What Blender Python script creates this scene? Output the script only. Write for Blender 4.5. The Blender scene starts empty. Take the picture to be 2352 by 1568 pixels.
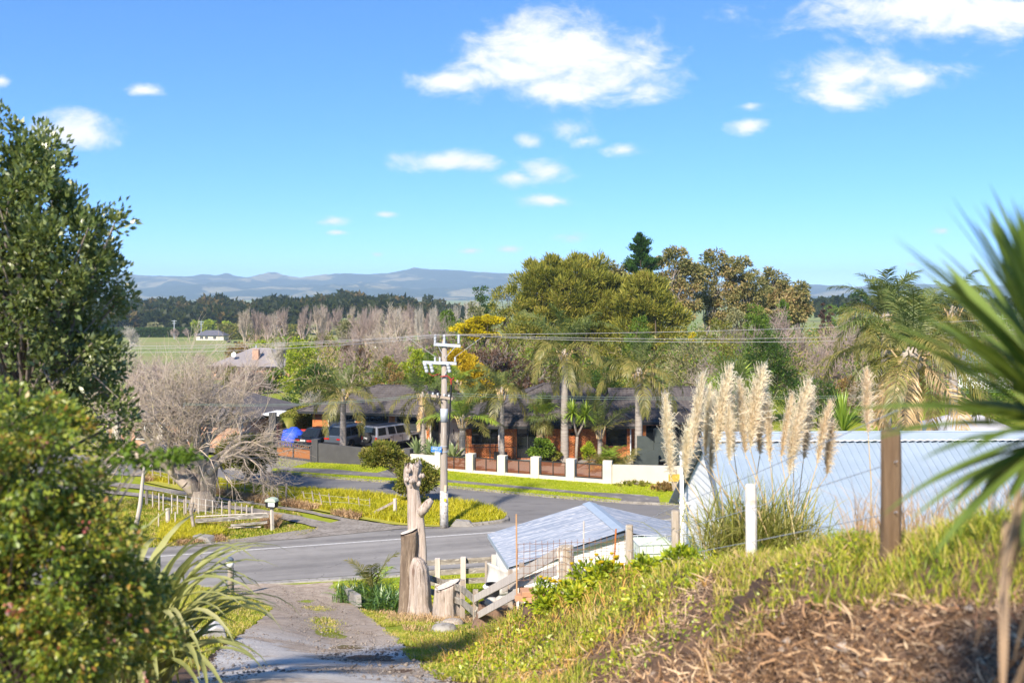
import bpy, math, random
import numpy as np
from mathutils import Vector, Matrix, Euler
R = math.radians
rng = np.random.default_rng(7)
random.seed(7)
S = bpy.context.scene
COL = S.collection
# ------------------------------------------------------------------ camera
F, H, CX, HY = 2286.7, 11.5, 1176.0, 680.0      # focal length, eye height, principal column, horizon row (of a 2352 x 1568 frame)
cam = bpy.data.cameras.new('camera')
cam.lens = 35; cam.sensor_width = 36; cam.shift_y = -(784 - HY) / 2352
cam.clip_start = 0.05; cam.clip_end = 60000
cam.dof.use_dof = True; cam.dof.focus_distance = 45; cam.dof.aperture_fstop = 2.0
co = bpy.data.objects.new('camera', cam); COL.objects.link(co)
co.location = (0, 0, H); co.rotation_euler = (R(90), 0, 0)
S.camera = co
# ------------------------------------------------------------------ light
SUN_AZ, SUN_EL = R(203), R(38)       # clockwise from +Y
W = bpy.data.worlds.new('World'); S.world = W; W.use_nodes = True
sun = bpy.data.lights.new('sun', 'SUN'); sun.energy = 2.9; sun.angle = R(3.5); sun.color = (1.0, 0.90, 0.77)
so = bpy.data.objects.new('sun', sun); COL.objects.link(so); so.location = (20, -20, 60)
sd = Vector((math.sin(SUN_AZ) * math.cos(SUN_EL), math.cos(SUN_AZ) * math.cos(SUN_EL), math.sin(SUN_EL)))
so.rotation_euler = (-sd).to_track_quat('-Z', 'Y').to_euler()
vs = S.view_settings
vs.view_transform = 'Standard'; vs.look = 'None'; vs.gamma = 1; vs.use_curve_mapping = False
vs.exposure = 1.72
cy = S.cycles
cy.max_bounces = 6; cy.diffuse_bounces = 4; cy.glossy_bounces = 2; cy.transmission_bounces = 3; cy.transparent_max_bounces = 6; cy.volume_bounces = 0
cy.use_denoising = True; cy.caustics_reflective = False; cy.caustics_refractive = False
cy.sample_clamp_indirect = 4
cy.volume_step_rate = 10

# ---- node helper
def N(nt, typ, ins=None, **props):
    n = nt.nodes.new(typ)
    for k, v in props.items(): setattr(n, k, v)
    for k, v in (ins or {}).items():
        s = n.inputs[k]
        if hasattr(v, 'is_output') or isinstance(v, bpy.types.NodeSocket): nt.links.new(v, s)
        else: s.default_value = v
    return n
def MATH(nt, op, a, b=0.0, c=0.0, clamp=False):
    n = N(nt, 'ShaderNodeMath', {0: a, 1: b, 2: c}, operation=op, use_clamp=clamp); return n.outputs[0]
def VM(nt, op, a, b=(0, 0, 0), c=(0, 0, 0)):
    n = nt.nodes.new('ShaderNodeVectorMath'); n.operation = op
    for i, v in enumerate((a, b, c)):
        if i >= len(n.inputs): break
        if isinstance(v, bpy.types.NodeSocket): nt.links.new(v, n.inputs[i])
        elif i < 3 and n.inputs[i].type == 'VECTOR': n.inputs[i].default_value = v
    return n.outputs['Value' if op in ('LENGTH', 'DOT_PRODUCT') else 'Vector']
def RAMP(nt, fac, stops, interp='LINEAR'):
    n = nt.nodes.new('ShaderNodeValToRGB'); nt.links.new(fac, n.inputs[0])
    e = n.color_ramp; e.interpolation = interp
    while len(e.elements) < len(stops): e.elements.new(0.5)
    for el, (p, c) in zip(e.elements, stops):
        el.position = p; el.color = (*c, 1) if len(c) == 3 else c
    return n.outputs[0]
def SSTEP(nt, v, a, b):
    n = N(nt, 'ShaderNodeMapRange', {0: v, 1: a, 2: b, 3: 0.0, 4: 1.0}, interpolation_type='SMOOTHSTEP'); return n.outputs[0]

# ---- sky with fair-weather clouds
def build_world():
    nt = W.node_tree; nt.nodes.clear()
    out = N(nt, 'ShaderNodeOutputWorld')
    sky = N(nt, 'ShaderNodeTexSky', sky_type='NISHITA')
    sky.sun_disc = False; sky.sun_elevation = SUN_EL; sky.sun_rotation = SUN_AZ
    sky.altitude = 8000; sky.air_density = 1.0; sky.dust_density = 0.0; sky.ozone_density = 4.0
    hs = N(nt, 'ShaderNodeHueSaturation', {'Saturation': SKY_SAT, 'Value': 1.0, 'Hue': SKY_HUE, 'Color': N(nt, 'ShaderNodeGamma', {0: sky.outputs[0], 1: .70}).outputs[0]})
    bg = N(nt, 'ShaderNodeBackground', {'Color': hs.outputs[0], 'Strength': SKY_STR})
    geo = N(nt, 'ShaderNodeTexCoord').outputs['Generated']
    d = VM(nt, 'NORMALIZE', geo)
    sx = N(nt, 'ShaderNodeSeparateXYZ', {0: d})
    dy = MATH(nt, 'MAXIMUM', sx.outputs[1], 0.05)
    u = MATH(nt, 'DIVIDE', sx.outputs[0], dy); v = MATH(nt, 'DIVIDE', sx.outputs[2], dy)
    uv = N(nt, 'ShaderNodeCombineXYZ', {0: u, 1: v, 2: 0.0}).outputs[0]
    n1 = N(nt, 'ShaderNodeTexNoise', {'Vector': VM(nt, 'MULTIPLY', uv, (1, 1.9, 1)), 'Scale': 15.0, 'Detail': 12.0, 'Roughness': 0.64, 'Distortion': 0.5})
    n2 = N(nt, 'ShaderNodeTexNoise', {'Vector': VM(nt, 'MULTIPLY', uv, (1, 1.6, 1)), 'Scale': 55.0, 'Detail': 6.0, 'Roughness': 0.6})
    wob = MATH(nt, 'ADD', MATH(nt, 'MULTIPLY', MATH(nt, 'SUBTRACT', n1.outputs[0], 0.5), 2.5), MATH(nt, 'MULTIPLY', MATH(nt, 'SUBTRACT', n2.outputs[0], 0.5), 0.9))
    # centre x, y, half width, half height (frame pixels), strength
    CL = [(1290, 118, 180, 66, 1.15), (1180, 165, 150, 52, 1.0), (1390, 160, 130, 62, 1.1), (1470, 205, 95, 34, .85), (1040, 188, 90, 26, .75), (1300, 205, 220, 40, .7),
          (1950, 175, 140, 52, .95), (2090, 180, 110, 36, .7), (1930, 220, 80, 32, .7), (2200, 20, 330, 58, 1.1), (2290, 70, 120, 40, .5), (1250, 395, 62, 32, .9), (1190, 410, 55, 20, .6),
          (1260, 462, 75, 18, .8), (1010, 368, 105, 22, .72), (1090, 375, 60, 20, .7), (1310, 295, 75, 34, .45), (1220, 325, 50, 22, .45), (1430, 345, 70, 18, .45), (1350, 325, 60, 20, .4),
          (1720, 290, 50, 20, .6), (1720, 245, 45, 16, .35), (165, 298, 92, 38, 1.0), (100, 300, 60, 40, .8), (330, 208, 48, 15, .6), (0, 185, 26, 16, .6), (885, 493, 30, 8, .7), (760, 508, 40, 12, .6),
          (772, 534, 30, 7, .5), (1315, 545, 50, 15, .8), (1080, 576, 30, 8, .6), (1170, 572, 40, 10, .5), (2160, 530, 36, 12, .45), (865, 584, 20, 8, .35), (2095, 607, 22, 7, .35)]
    f = None
    for (x, y, a, b, s) in CL:
        s = s + .22 if s < .8 else s
        cu, cv = (x - CX) / F, (HY - y) / F; ru, rv = a * 1.35 / F, b * 1.45 / F
        p = VM(nt, 'MULTIPLY_ADD', uv, (1 / ru, 1 / rv, 0), (-cu / ru, -cv / rv, 0))
        m = MATH(nt, 'MULTIPLY_ADD', VM(nt, 'LENGTH', p), -1.0, s)
        f = m if f is None else MATH(nt, 'MAXIMUM', f, m)
    dens = MATH(nt, 'ADD', f, MATH(nt, 'MULTIPLY', wob, 0.72))
    a1 = MATH(nt, 'MULTIPLY', SSTEP(nt, dens, -0.05, 0.9), SSTEP(nt, f, -1.1, -0.25))
    # the same kind of cloud over the rest of the sky
    dz = MATH(nt, 'MAXIMUM', sx.outputs[2], 0.08)
    pl = N(nt, 'ShaderNodeCombineXYZ', {0: MATH(nt, 'DIVIDE', sx.outputs[0], dz), 1: MATH(nt, 'DIVIDE', sx.outputs[1], dz), 2: 0.0}).outputs[0]
    n3 = N(nt, 'ShaderNodeTexNoise', {'Vector': pl, 'Scale': 1.1, 'Detail': 8.0, 'Roughness': 0.58})
    a2 = MATH(nt, 'MULTIPLY', SSTEP(nt, n3.outputs[0], 0.58, 0.72), SSTEP(nt, sx.outputs[1], 0.45, 0.2))
    al = MATH(nt, 'MAXIMUM', a1, a2)
    al = MATH(nt, 'MULTIPLY', al, SSTEP(nt, sx.outputs[2], 0.0, 0.03))
    n4 = N(nt, 'ShaderNodeTexNoise', {'Vector': VM(nt, 'MULTIPLY', VM(nt, 'ADD', uv, (-.004, .011, 0)), (1, 1.9, 1)), 'Scale': 15.0, 'Detail': 12.0, 'Roughness': 0.64, 'Distortion': 0.5})
    rel = MATH(nt, 'MULTIPLY_ADD', MATH(nt, 'SUBTRACT', n1.outputs[0], n4.outputs[0]), 3.2, .62)
    lit = MATH(nt, 'ADD', MATH(nt, 'MULTIPLY', rel, .55), MATH(nt, 'MULTIPLY', SSTEP(nt, dens, .1, 1.1), .5))  # bright tops and bluish shade of the clouds put into their colour
    cc = RAMP(nt, lit, [(0.1, (0.70, 0.80, 0.95)), (0.45, (.88, .93, 1)), (0.8, (1, 1, 1))])
    bc = N(nt, 'ShaderNodeBackground', {'Color': cc, 'Strength': CLOUD_STR})
    mx = N(nt, 'ShaderNodeMixShader', {0: al, 1: bg.outputs[0], 2: bc.outputs[0]})
    nt.links.new(mx.outputs[0], out.inputs[0])
    W.cycles.sampling_method = 'MANUAL'; W.cycles.sample_map_resolution = 1024
SKY_STR, SKY_SAT, SKY_HUE, CLOUD_STR = 0.15, 1.34, 0.506, 0.345
build_world()

# ------------------------------------------------------------------ geometry of the picture -> places
def at(x, y, Y): return Vector(((x - CX) * Y / F, Y, H - (y - HY) * Y / F))
def gx(x, Y): return (x - CX) * Y / F
def gn(x, y, z=0.0):
    Y = (H - z) * F / (y - HY); return Vector(((x - CX) * Y / F, Y, z))
def ss(x, a, b):
    t = np.clip((np.asarray(x, float) - a) / (b - a), 0, 1); return t * t * (3 - 2 * t)
_PY = [-30, -3, 0, 6, 10, 14, 20, 25, 30, 34, 37, 39.3, 40.6, 85, 520, 40000]
_PZ = [17, 10.9, 10.0, 8.9, 7.6, 6.3, 4.5, 3.15, 1.9, 1.0, .42, .02, -.05, -.05, -15, -15]
_fy = np.concatenate([np.arange(-30, 60, .25), np.arange(60, 1000, 5), [40000]])
_fz = np.interp(_fy, _PY, _PZ)
for _ in range(3):
    _k = _fz.copy(); _k[2:-2] = (_fz[:-4] + _fz[1:-3] + _fz[2:-2] + _fz[3:-1] + _fz[4:]) / 5
    _m = _fy < 38.5; _fz[_m] = _k[_m]
dl = [(-1.9, -2), (-2.2, 3), (-2.7, 6), (-3.26, 10), (-4.35, 14.5), (-5.5, 21), (-6.4, 26), (-7.16, 30), (-8.6, 34), (-10.2, 37), (-12, 39.4)]
dr = [(1.0, -2), (.55, 3), (.1, 6), (-.55, 10), (-1.34, 14.5), (-2.4, 21), (-3.5, 26), (-4.54, 30), (-5.6, 34), (-6.5, 37), (-7.2, 39.9)]
def dedge(Y, e): return np.interp(Y, [q[1] for q in e], [q[0] for q in e])
def hz(X, Y):
    X = np.asarray(X, float); Y = np.asarray(Y, float)
    z = np.interp(Y, _fy, _fz)
    z = z + 1.2 * ss(X - dedge(Y, dr), .6, 2.6) * (1 - ss(Y, 14, 24)) * ss(Y, 2, 5.5)
    z = z + .25 * ss(-X, 3.4, 5.5) * (1 - ss(Y, 26, 36)) * ss(Y, 8, 16)
    z = z + (.05 * np.sin(X * 2.1 + Y * .7) + .04 * np.sin(X * 4.3 - Y * 2.9)) * ss(X, -.4, 1) * (1 - ss(Y, 14, 22))
    return z
def gp(x, Y, dz=0.0):
    X = gx(x, Y); return Vector((X, Y, float(hz(X, Y)) + dz))

# ------------------------------------------------------------------ materials
MATS = {}
def newmat(name):
    m = bpy.data.materials.new(name); m.use_nodes = True; m.node_tree.nodes.clear(); return m, m.node_tree
def pm(name, c1, c2=None, scale=4.0, rough=.7, metal=0.0, bump=0.0, bscale=None, stretch=(1, 1, 1), spec=.35, detail=5.0, lo=.35, hi=.65, c3=None, s3=30.0, coat=0.0, world=False):
    if name in MATS: return MATS[name]
    m, nt = newmat(name)
    out = N(nt, 'ShaderNodeOutputMaterial')
    b = N(nt, 'ShaderNodeBsdfPrincipled', {'Roughness': rough, 'Metallic': metal, 'Specular IOR Level': spec})
    if coat: b.inputs['Coat Weight'].default_value = coat; b.inputs['Coat Roughness'].default_value = .05
    if world: vec = N(nt, 'ShaderNodeNewGeometry').outputs['Position']
    else: vec = N(nt, 'ShaderNodeTexCoord').outputs['Object']
    vec = VM(nt, 'MULTIPLY', vec, stretch)
    if c2 is None: c2 = tuple(x * .82 for x in c1)
    n1 = N(nt, 'ShaderNodeTexNoise', {'Vector': vec, 'Scale': scale, 'Detail': detail, 'Roughness': .6})
    col = RAMP(nt, n1.outputs[0], [(lo, c1), (hi, c2)])
    if c3 is not None:
        n2 = N(nt, 'ShaderNodeTexNoise', {'Vector': vec, 'Scale': s3, 'Detail': 4.0, 'Roughness': .65})
        f = SSTEP(nt, n2.outputs[0], .52, .68)
        mx = N(nt, 'ShaderNodeMix', {0: f, 6: col, 7: (*c3, 1)}, data_type='RGBA'); col = mx.outputs[2]
    nt.links.new(col, b.inputs['Base Color'])
    if bump:
        nb = N(nt, 'ShaderNodeTexNoise', {'Vector': vec, 'Scale': bscale or scale * 4, 'Detail': 5.0, 'Roughness': .6})
        bp = N(nt, 'ShaderNodeBump', {'Height': nb.outputs[0], 'Strength': min(1, bump), 'Distance': .02 * max(1, bump)})
        nt.links.new(bp.outputs[0], b.inputs['Normal'])
    nt.links.new(b.outputs[0], out.inputs[0]); MATS[name] = m; return m
LEAFK = 1.7
def leafm(name, cols, trans=.36, gloss=.015, nscale=.6, nmix=.45, rough=.45, tmix=.4):
    if name in MATS: return MATS[name]
    kk = LEAFK if name.startswith(('leaf', 'frond')) else (1.0 if name.startswith(('plume', 'pink')) else 1.2)
    cols = [tuple(min(.9, q * kk * t) for q, t in zip(c, (1.06, 1.0, .85))) for c in cols]
    m, nt = newmat(name); out = N(nt, 'ShaderNodeOutputMaterial')
    g = N(nt, 'ShaderNodeNewGeometry')
    n1 = N(nt, 'ShaderNodeTexNoise', {'Vector': g.outputs['Position'], 'Scale': nscale, 'Detail': 3.0})
    nn = N(nt, 'ShaderNodeMapRange', {0: n1.outputs[0], 1: .3, 2: .7}).outputs[0]
    fac = MATH(nt, 'ADD', MATH(nt, 'MULTIPLY', g.outputs['Random Per Island'], 1 - nmix), MATH(nt, 'MULTIPLY', nn, nmix))
    k = len(cols); col = RAMP(nt, fac, [(.12 + .76 * i / max(1, k - 1), c) for i, c in enumerate(cols)])
    d = N(nt, 'ShaderNodeBsdfDiffuse', {'Color': col})
    tc = N(nt, 'ShaderNodeMix', {0: tmix, 6: col, 7: (.3, .34, .03, 1)}, data_type='RGBA').outputs[2]
    t = N(nt, 'ShaderNodeBsdfTranslucent', {'Color': tc})
    mx = N(nt, 'ShaderNodeMixShader', {0: trans, 1: d.outputs[0], 2: t.outputs[0]})
    if gloss:
        gl = N(nt, 'ShaderNodeBsdfGlossy', {'Roughness': rough, 'Color': (.8, .8, .75, 1)})
        mx = N(nt, 'ShaderNodeMixShader', {0: gloss, 1: mx.outputs[0], 2: gl.outputs[0]})
    nt.links.new(mx.outputs[0], out.inputs[0]); MATS[name] = m; return m
def islandm(name, cols, rough=.8, bump=0.0, bscale=20., spec=.2):
    """colour varies from piece to piece"""
    if name in MATS: return MATS[name]
    m, nt = newmat(name); out = N(nt, 'ShaderNodeOutputMaterial')
    g = N(nt, 'ShaderNodeNewGeometry'); k = len(cols)
    n1 = N(nt, 'ShaderNodeTexNoise', {'Vector': g.outputs['Position'], 'Scale': 2.5, 'Detail': 4.0})
    fac = MATH(nt, 'ADD', MATH(nt, 'MULTIPLY', g.outputs['Random Per Island'], .7), MATH(nt, 'MULTIPLY', n1.outputs[0], .3))
    col = RAMP(nt, fac, [(i / max(1, k - 1), c) for i, c in enumerate(cols)])
    b = N(nt, 'ShaderNodeBsdfPrincipled', {'Base Color': col, 'Roughness': rough, 'Specular IOR Level': spec})
    if bump:
        nb = N(nt, 'ShaderNodeTexNoise', {'Vector': g.outputs['Position'], 'Scale': bscale, 'Detail': 4.0})
        bp = N(nt, 'ShaderNodeBump', {'Height': nb.outputs[0], 'Strength': bump, 'Distance': .01}); nt.links.new(bp.outputs[0], b.inputs['Normal'])
    nt.links.new(b.outputs[0], out.inputs[0]); MATS[name] = m; return m

# ------------------------------------------------------------------ mesh helpers
def np_mesh(name, V, Fs, smooth=False):
    """V (n,3); Fs list of int arrays (k,3)/(k,4)"""
    me = bpy.data.meshes.new(name); V = np.asarray(V, np.float32)
    Fs = [np.asarray(f, np.int32) for f in Fs if len(f)]
    me.vertices.add(len(V)); me.vertices.foreach_set('co', V.ravel())
    nl = sum(f.size for f in Fs); npoly = sum(len(f) for f in Fs)
    me.loops.add(nl); me.loops.foreach_set('vertex_index', np.concatenate([f.ravel() for f in Fs]))
    me.polygons.add(npoly)
    tot = np.concatenate([np.full(len(f), f.shape[1], np.int32) for f in Fs]); st = np.concatenate([[0], np.cumsum(tot)[:-1]]).astype(np.int32)
    me.polygons.foreach_set('loop_start', st); me.polygons.foreach_set('loop_total', tot)
    if smooth: me.polygons.foreach_set('use_smooth', np.ones(npoly, bool))
    me.update(calc_edges=True); return me
def join_np(parts):
    V = []; F3 = []; F4 = []; o = 0
    for v, fs in parts:
        for f in fs:
            if len(f) == 0: continue
            f = np.asarray(f); (F3 if f.shape[1] == 3 else F4).append(f + o)
        V.append(v); o += len(v)
    return np.concatenate(V), ([np.concatenate(F3)] if F3 else []) + ([np.concatenate(F4)] if F4 else [])
class MB:
    def __init__(s): s.v = []; s.f = []
    def add(s, vs, fs):
        o = len(s.v); s.v += [tuple(map(float, p)) for p in vs]; s.f += [tuple(i + o for i in f) for f in fs]; return s
    def box(s, c, d, rz=0.0, M=None, taper=1.0):
        x, y, z = d[0] / 2, d[1] / 2, d[2] / 2; t = taper
        vs = [(-x, -y, -z), (x, -y, -z), (x, y, -z), (-x, y, -z), (-x * t, -y * t, z), (x * t, -y * t, z), (x * t, y * t, z), (-x * t, y * t, z)]
        m = M if M is not None else Matrix.Rotation(rz, 4, 'Z')
        c = Vector(c); vs = [c + (m @ Vector(p)) for p in vs]
        return s.add(vs, [(3, 2, 1, 0), (4, 5, 6, 7), (0, 1, 5, 4), (1, 2, 6, 5), (2, 3, 7, 6), (3, 0, 4, 7)])
    def beam(s, p0, p1, w, h, up=(0, 0, 1)):
        p0 = Vector(p0); p1 = Vector(p1); d = (p1 - p0).normalized(); u = Vector(up)
        a = d.cross(u)
        if a.length < 1e-4: a = d.cross(Vector((1, 0, 0)))
        a.normalize(); b = a.cross(d).normalized()
        vs = [p + a * (sx * w / 2) + b * (sy * h / 2) for p in (p0, p1) for sx, sy in ((-1, -1), (1, -1), (1, 1), (-1, 1))]
        return s.add(vs, [(3, 2, 1, 0), (4, 5, 6, 7), (0, 1, 5, 4), (1, 2, 6, 5), (2, 3, 7, 6), (3, 0, 4, 7)])
    def tube(s, pts, rad, n=8, cap=True, sq=1.0):
        pts = [Vector(p) for p in pts]
        if not hasattr(rad, '__len__'): rad = [rad] * len(pts)
        o = len(s.v); k = len(pts); prev = None
        for i, p in enumerate(pts):
            d = (pts[min(i + 1, k - 1)] - pts[max(i - 1, 0)])
            if d.length < 1e-9: d = Vector((0, 0, 1))
            d.normalize()
            if prev is None:
                a = d.cross(Vector((0, 0, 1)) if abs(d.z) < .9 else Vector((1, 0, 0))).normalized()
            else: a = (prev - d * prev.dot(d)).normalized()
            prev = a; b = d.cross(a)
            for j in range(n):
                t = 2 * math.pi * j / n; q = p + (a * math.cos(t) + b * math.sin(t) * sq) * rad[i]; s.v.append(tuple(q))
        for i in range(k - 1):
            for j in range(n):
                s.f.append((o + i * n + j, o + i * n + (j + 1) % n, o + (i + 1) * n + (j + 1) % n, o + (i + 1) * n + j))
        if cap: s.f.append(tuple(o + j for j in reversed(range(n)))); s.f.append(tuple(o + (k - 1) * n + j for j in range(n)))
        return s
    def lathe(s, prof, n=16, c=(0, 0, 0), M=None):
        c = Vector(c); m = M or Matrix.Identity(4); o = len(s.v); k = len(prof)
        for r, z in prof:
            for j in range(n):
                t = 2 * math.pi * j / n; s.v.append(tuple(c + (m @ Vector((r * math.cos(t), r * math.sin(t), z)))))
        for i in range(k - 1):
            for j in range(n): s.f.append((o + i * n + j, o + i * n + (j + 1) % n, o + (i + 1) * n + (j + 1) % n, o + (i + 1) * n + j))
        s.f.append(tuple(o + j for j in reversed(range(n)))); s.f.append(tuple(o + (k - 1) * n + j for j in range(n)))
        return s
    def prism(s, poly, y0, y1, M=None):
        """polygon in x,z pushed from y0 to y1"""
        m = M or Matrix.Identity(4); k = len(poly)
        vs = [m @ Vector((x, y0, z)) for x, z in poly] + [m @ Vector((x, y1, z)) for x, z in poly]
        fs = [tuple(range(k)), tuple(reversed(range(k, 2 * k)))] + [(i + k, (i + 1) % k + k, (i + 1) % k, i) for i in range(k)]
        return s.add(vs, fs)
    def quad(s, a, b, c, d): return s.add([a, b, c, d], [(0, 1, 2, 3)])
    def loft(s, rings, cap=True):
        n = len(rings[0]); o = len(s.v)
        for r in rings: s.v += [tuple(map(float, p)) for p in r]
        for i in range(len(rings) - 1):
            for j in range(n): s.f.append((o + i * n + j, o + i * n + (j + 1) % n, o + (i + 1) * n + (j + 1) % n, o + (i + 1) * n + j))
        if cap: s.f.append(tuple(o + j for j in reversed(range(n)))); s.f.append(tuple(o + (len(rings) - 1) * n + j for j in range(n)))
        return s
    def mesh(s, name, smooth=False):
        me = bpy.data.meshes.new(name); me.from_pydata(s.v, [], s.f); me.update()
        if smooth: me.polygons.foreach_set('use_smooth', np.ones(len(me.polygons), bool))
        return me
def obj(name, me, mat=None, parent=None, smooth=False, loc=None, rot=None, bevel=0.0):
    if isinstance(me, MB): me = me.mesh(name, smooth)
    if mat is not None and len(me.materials) == 0: me.materials.append(mat)
    o = bpy.data.objects.new(name, me); COL.objects.link(o)
    if parent is not None: o.parent = parent
    if loc is not None: o.location = loc
    if rot is not None: o.rotation_euler = rot
    if bevel:
        b = o.modifiers.new('bevel', 'BEVEL'); b.width = bevel; b.segments = 2; b.limit_method = 'ANGLE'; b.angle_limit = R(40)
    return o
def tag(o, label, cat, group=None):
    o['label'] = label; o['category'] = cat
    if group: o['group'] = group
    return o
def thing(name, label, cat, loc=(0, 0, 0), rz=0.0, group=None):
    o = bpy.data.objects.new(name, None); COL.objects.link(o); o.location = loc; o.rotation_euler = (0, 0, rz); o.empty_display_size = .1
    return tag(o, label, cat, group)
def struct(o): o['kind'] = 'structure'; return o
def stuff(o, label=None, cat=None):
    o['kind'] = 'stuff'
    if label: o['label'] = label; o['category'] = cat
    return o
def dup(root, loc=None, rz=None, label=None, scale=None):
    r = root.copy(); COL.objects.link(r)
    if loc is not None: r.location = loc
    if rz is not None: r.rotation_euler = (0, 0, rz)
    if scale is not None: r.scale = (scale,) * 3 if not hasattr(scale, '__len__') else scale
    if label: r['label'] = label
    for ch in list(root.children):
        c = ch.copy(); COL.objects.link(c); c.parent = r
        for g in ch.children: d = g.copy(); COL.objects.link(d); d.parent = c
    return r
ORD = 'first second third fourth fifth sixth seventh eighth ninth tenth eleventh twelfth thirteenth fourteenth fifteenth sixteenth seventeenth eighteenth nineteenth twentieth'.split()

# ---- foliage generators (numpy)
def unit(v): return v / (np.linalg.norm(v, axis=-1, keepdims=True) + 1e-9)
def rdir(n, r=rng): return unit(r.normal(size=(n, 3)))
def leaves(P, D, L, Wd, r=rng, cup=.18):
    """a folded diamond leaf for each point"""
    n = len(P); L = np.broadcast_to(L, n)[:, None]; Wd = np.broadcast_to(Wd, n)[:, None]
    D = unit(D); S_ = unit(np.cross(D, rdir(n, r))); Nn = np.cross(S_, D)
    m = P + D * L * .45 + Nn * L * cup * .5
    V = np.stack([P, m - S_ * Wd * .5 + Nn * L * cup * .3, P + D * L - Nn * L * cup * .3, m + S_ * Wd * .5 + Nn * L * cup * .3], 1).reshape(-1, 3)
    return V, [np.arange(4 * n).reshape(n, 4)]
def blades(P, Hh, Wd, lean, r=rng, az=None):
    """grass blade: quad and a tip, bent over"""
    n = len(P); Hh = np.broadcast_to(Hh, n)[:, None]; Wd = np.broadcast_to(Wd, n)[:, None]; lean = np.broadcast_to(lean, n)[:, None]
    a = r.uniform(0, 2 * np.pi, n) if az is None else az
    b = a + r.normal(0, 1.2, n)
    D = np.stack([np.cos(a), np.sin(a), 0 * a], 1); Sd = np.stack([-np.sin(b), np.cos(b), 0 * b], 1)
    Z = np.array([0, 0, 1.])
    m = P + Z * Hh * .55 + D * Hh * lean * .3; t = P + Z * Hh * (1 - .35 * lean) + D * Hh * lean
    V = np.stack([P - Sd * Wd * .5, P + Sd * Wd * .5, m + Sd * Wd * .4, m - Sd * Wd * .4, t], 1).reshape(-1, 3)
    i = np.arange(n)[:, None] * 5
    return V, [i + np.array([[3, 2, 4]]), i + np.array([[0, 1, 2, 3]])]
def segs(P0, P1, R0, R1, n=4):
    P0, P1 = np.asarray(P0, float), np.asarray(P1, float); R0 = np.asarray(R0, float)[:, None]; R1 = np.asarray(R1, float)[:, None]
    D = unit(P1 - P0); ref = np.where(np.abs(D[:, 2:3]) < .9, np.array([[0, 0, 1.]]), np.array([[1., 0, 0]]))
    A = unit(np.cross(D, ref)); B = np.cross(D, A); V = []
    for P, Rr in ((P0, R0), (P1, R1)):
        for j in range(n):
            t = 2 * math.pi * j / n; V.append(P + (A * math.cos(t) + B * math.sin(t)) * Rr)
    V = np.stack(V, 1).reshape(-1, 3); i = np.arange(len(P0))[:, None] * 2 * n
    fs = [i + np.array([[j, (j + 1) % n, n + (j + 1) % n, n + j]]) for j in range(n)]
    return V, [np.concatenate(fs)]
def poly_scatter(poly, n, r=rng):
    p = np.array([(q[0], q[1]) for q in poly], float); lo, hi = p.min(0), p.max(0); out = []; got = 0
    while got < n:
        q = r.uniform(lo, hi, (n * 2, 2)); ins = np.zeros(len(q), bool); j = len(p) - 1
        for i in range(len(p)):
            c = ((p[i, 1] > q[:, 1]) != (p[j, 1] > q[:, 1])) & (q[:, 0] < (p[j, 0] - p[i, 0]) * (q[:, 1] - p[i, 1]) / (p[j, 1] - p[i, 1] + 1e-12) + p[i, 0])
            ins ^= c; j = i
        q = q[ins]; out.append(q); got += len(q)
        if len(q) == 0: break
    return np.concatenate(out)[:n]
def resample(pts, n):
    p = np.array([tuple(q)[:3] for q in pts], float); d = np.r_[0, np.cumsum(np.linalg.norm(np.diff(p, axis=0), axis=1))]
    t = np.linspace(0, d[-1], n); return np.stack([np.interp(t, d, p[:, k]) for k in range(3)], 1)
def strip(name, A, B, mat, na=60, nb=12, zf=None, wob=0.0, sm=True):
    """sheet between two edge lines"""
    a = resample(A, na); b = resample(B, na)
    if wob:
        for e in (a, b):
            k = np.arange(na); e[:, 0] += wob * (np.sin(k * .9 + rng.uniform(0, 6)) + .6 * np.sin(k * 2.3)); e[:, 1] += wob * .5 * np.sin(k * 1.7)
    t = np.linspace(0, 1, nb)[None, :, None]; V = a[:, None] * (1 - t) + b[:, None] * t
    if zf is not None: V[..., 2] = zf(V[..., 0], V[..., 1])
    i = np.arange(na * nb).reshape(na, nb); f = np.stack([i[:-1, :-1], i[1:, :-1], i[1:, 1:], i[:-1, 1:]], -1).reshape(-1, 4)
    n0 = np.cross(V[1, 0] - V[0, 0], V[0, 1] - V[0, 0])
    if n0[2] < 0: f = f[:, ::-1]
    return struct(obj(name, np_mesh(name, V.reshape(-1, 3), [f], sm), mat))
def noise_grid(X, Y, seed=0, octs=5, base=1.0, rough=.5):
    """cheap sum of rotated sines used as smooth noise"""
    r = np.random.default_rng(seed); z = 0 * X; amp = 1.0; fr = base
    for _ in range(octs):
        for __ in range(3):
            a = r.uniform(0, 6.28); p = r.uniform(0, 6.28); z = z + amp / 3 * np.sin(fr * (X * math.cos(a) + Y * math.sin(a)) + p + 1.5 * np.sin(fr * .5 * (X * math.sin(a) - Y * math.cos(a)) + p))
        amp *= rough; fr *= 2.03
    return z
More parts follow.
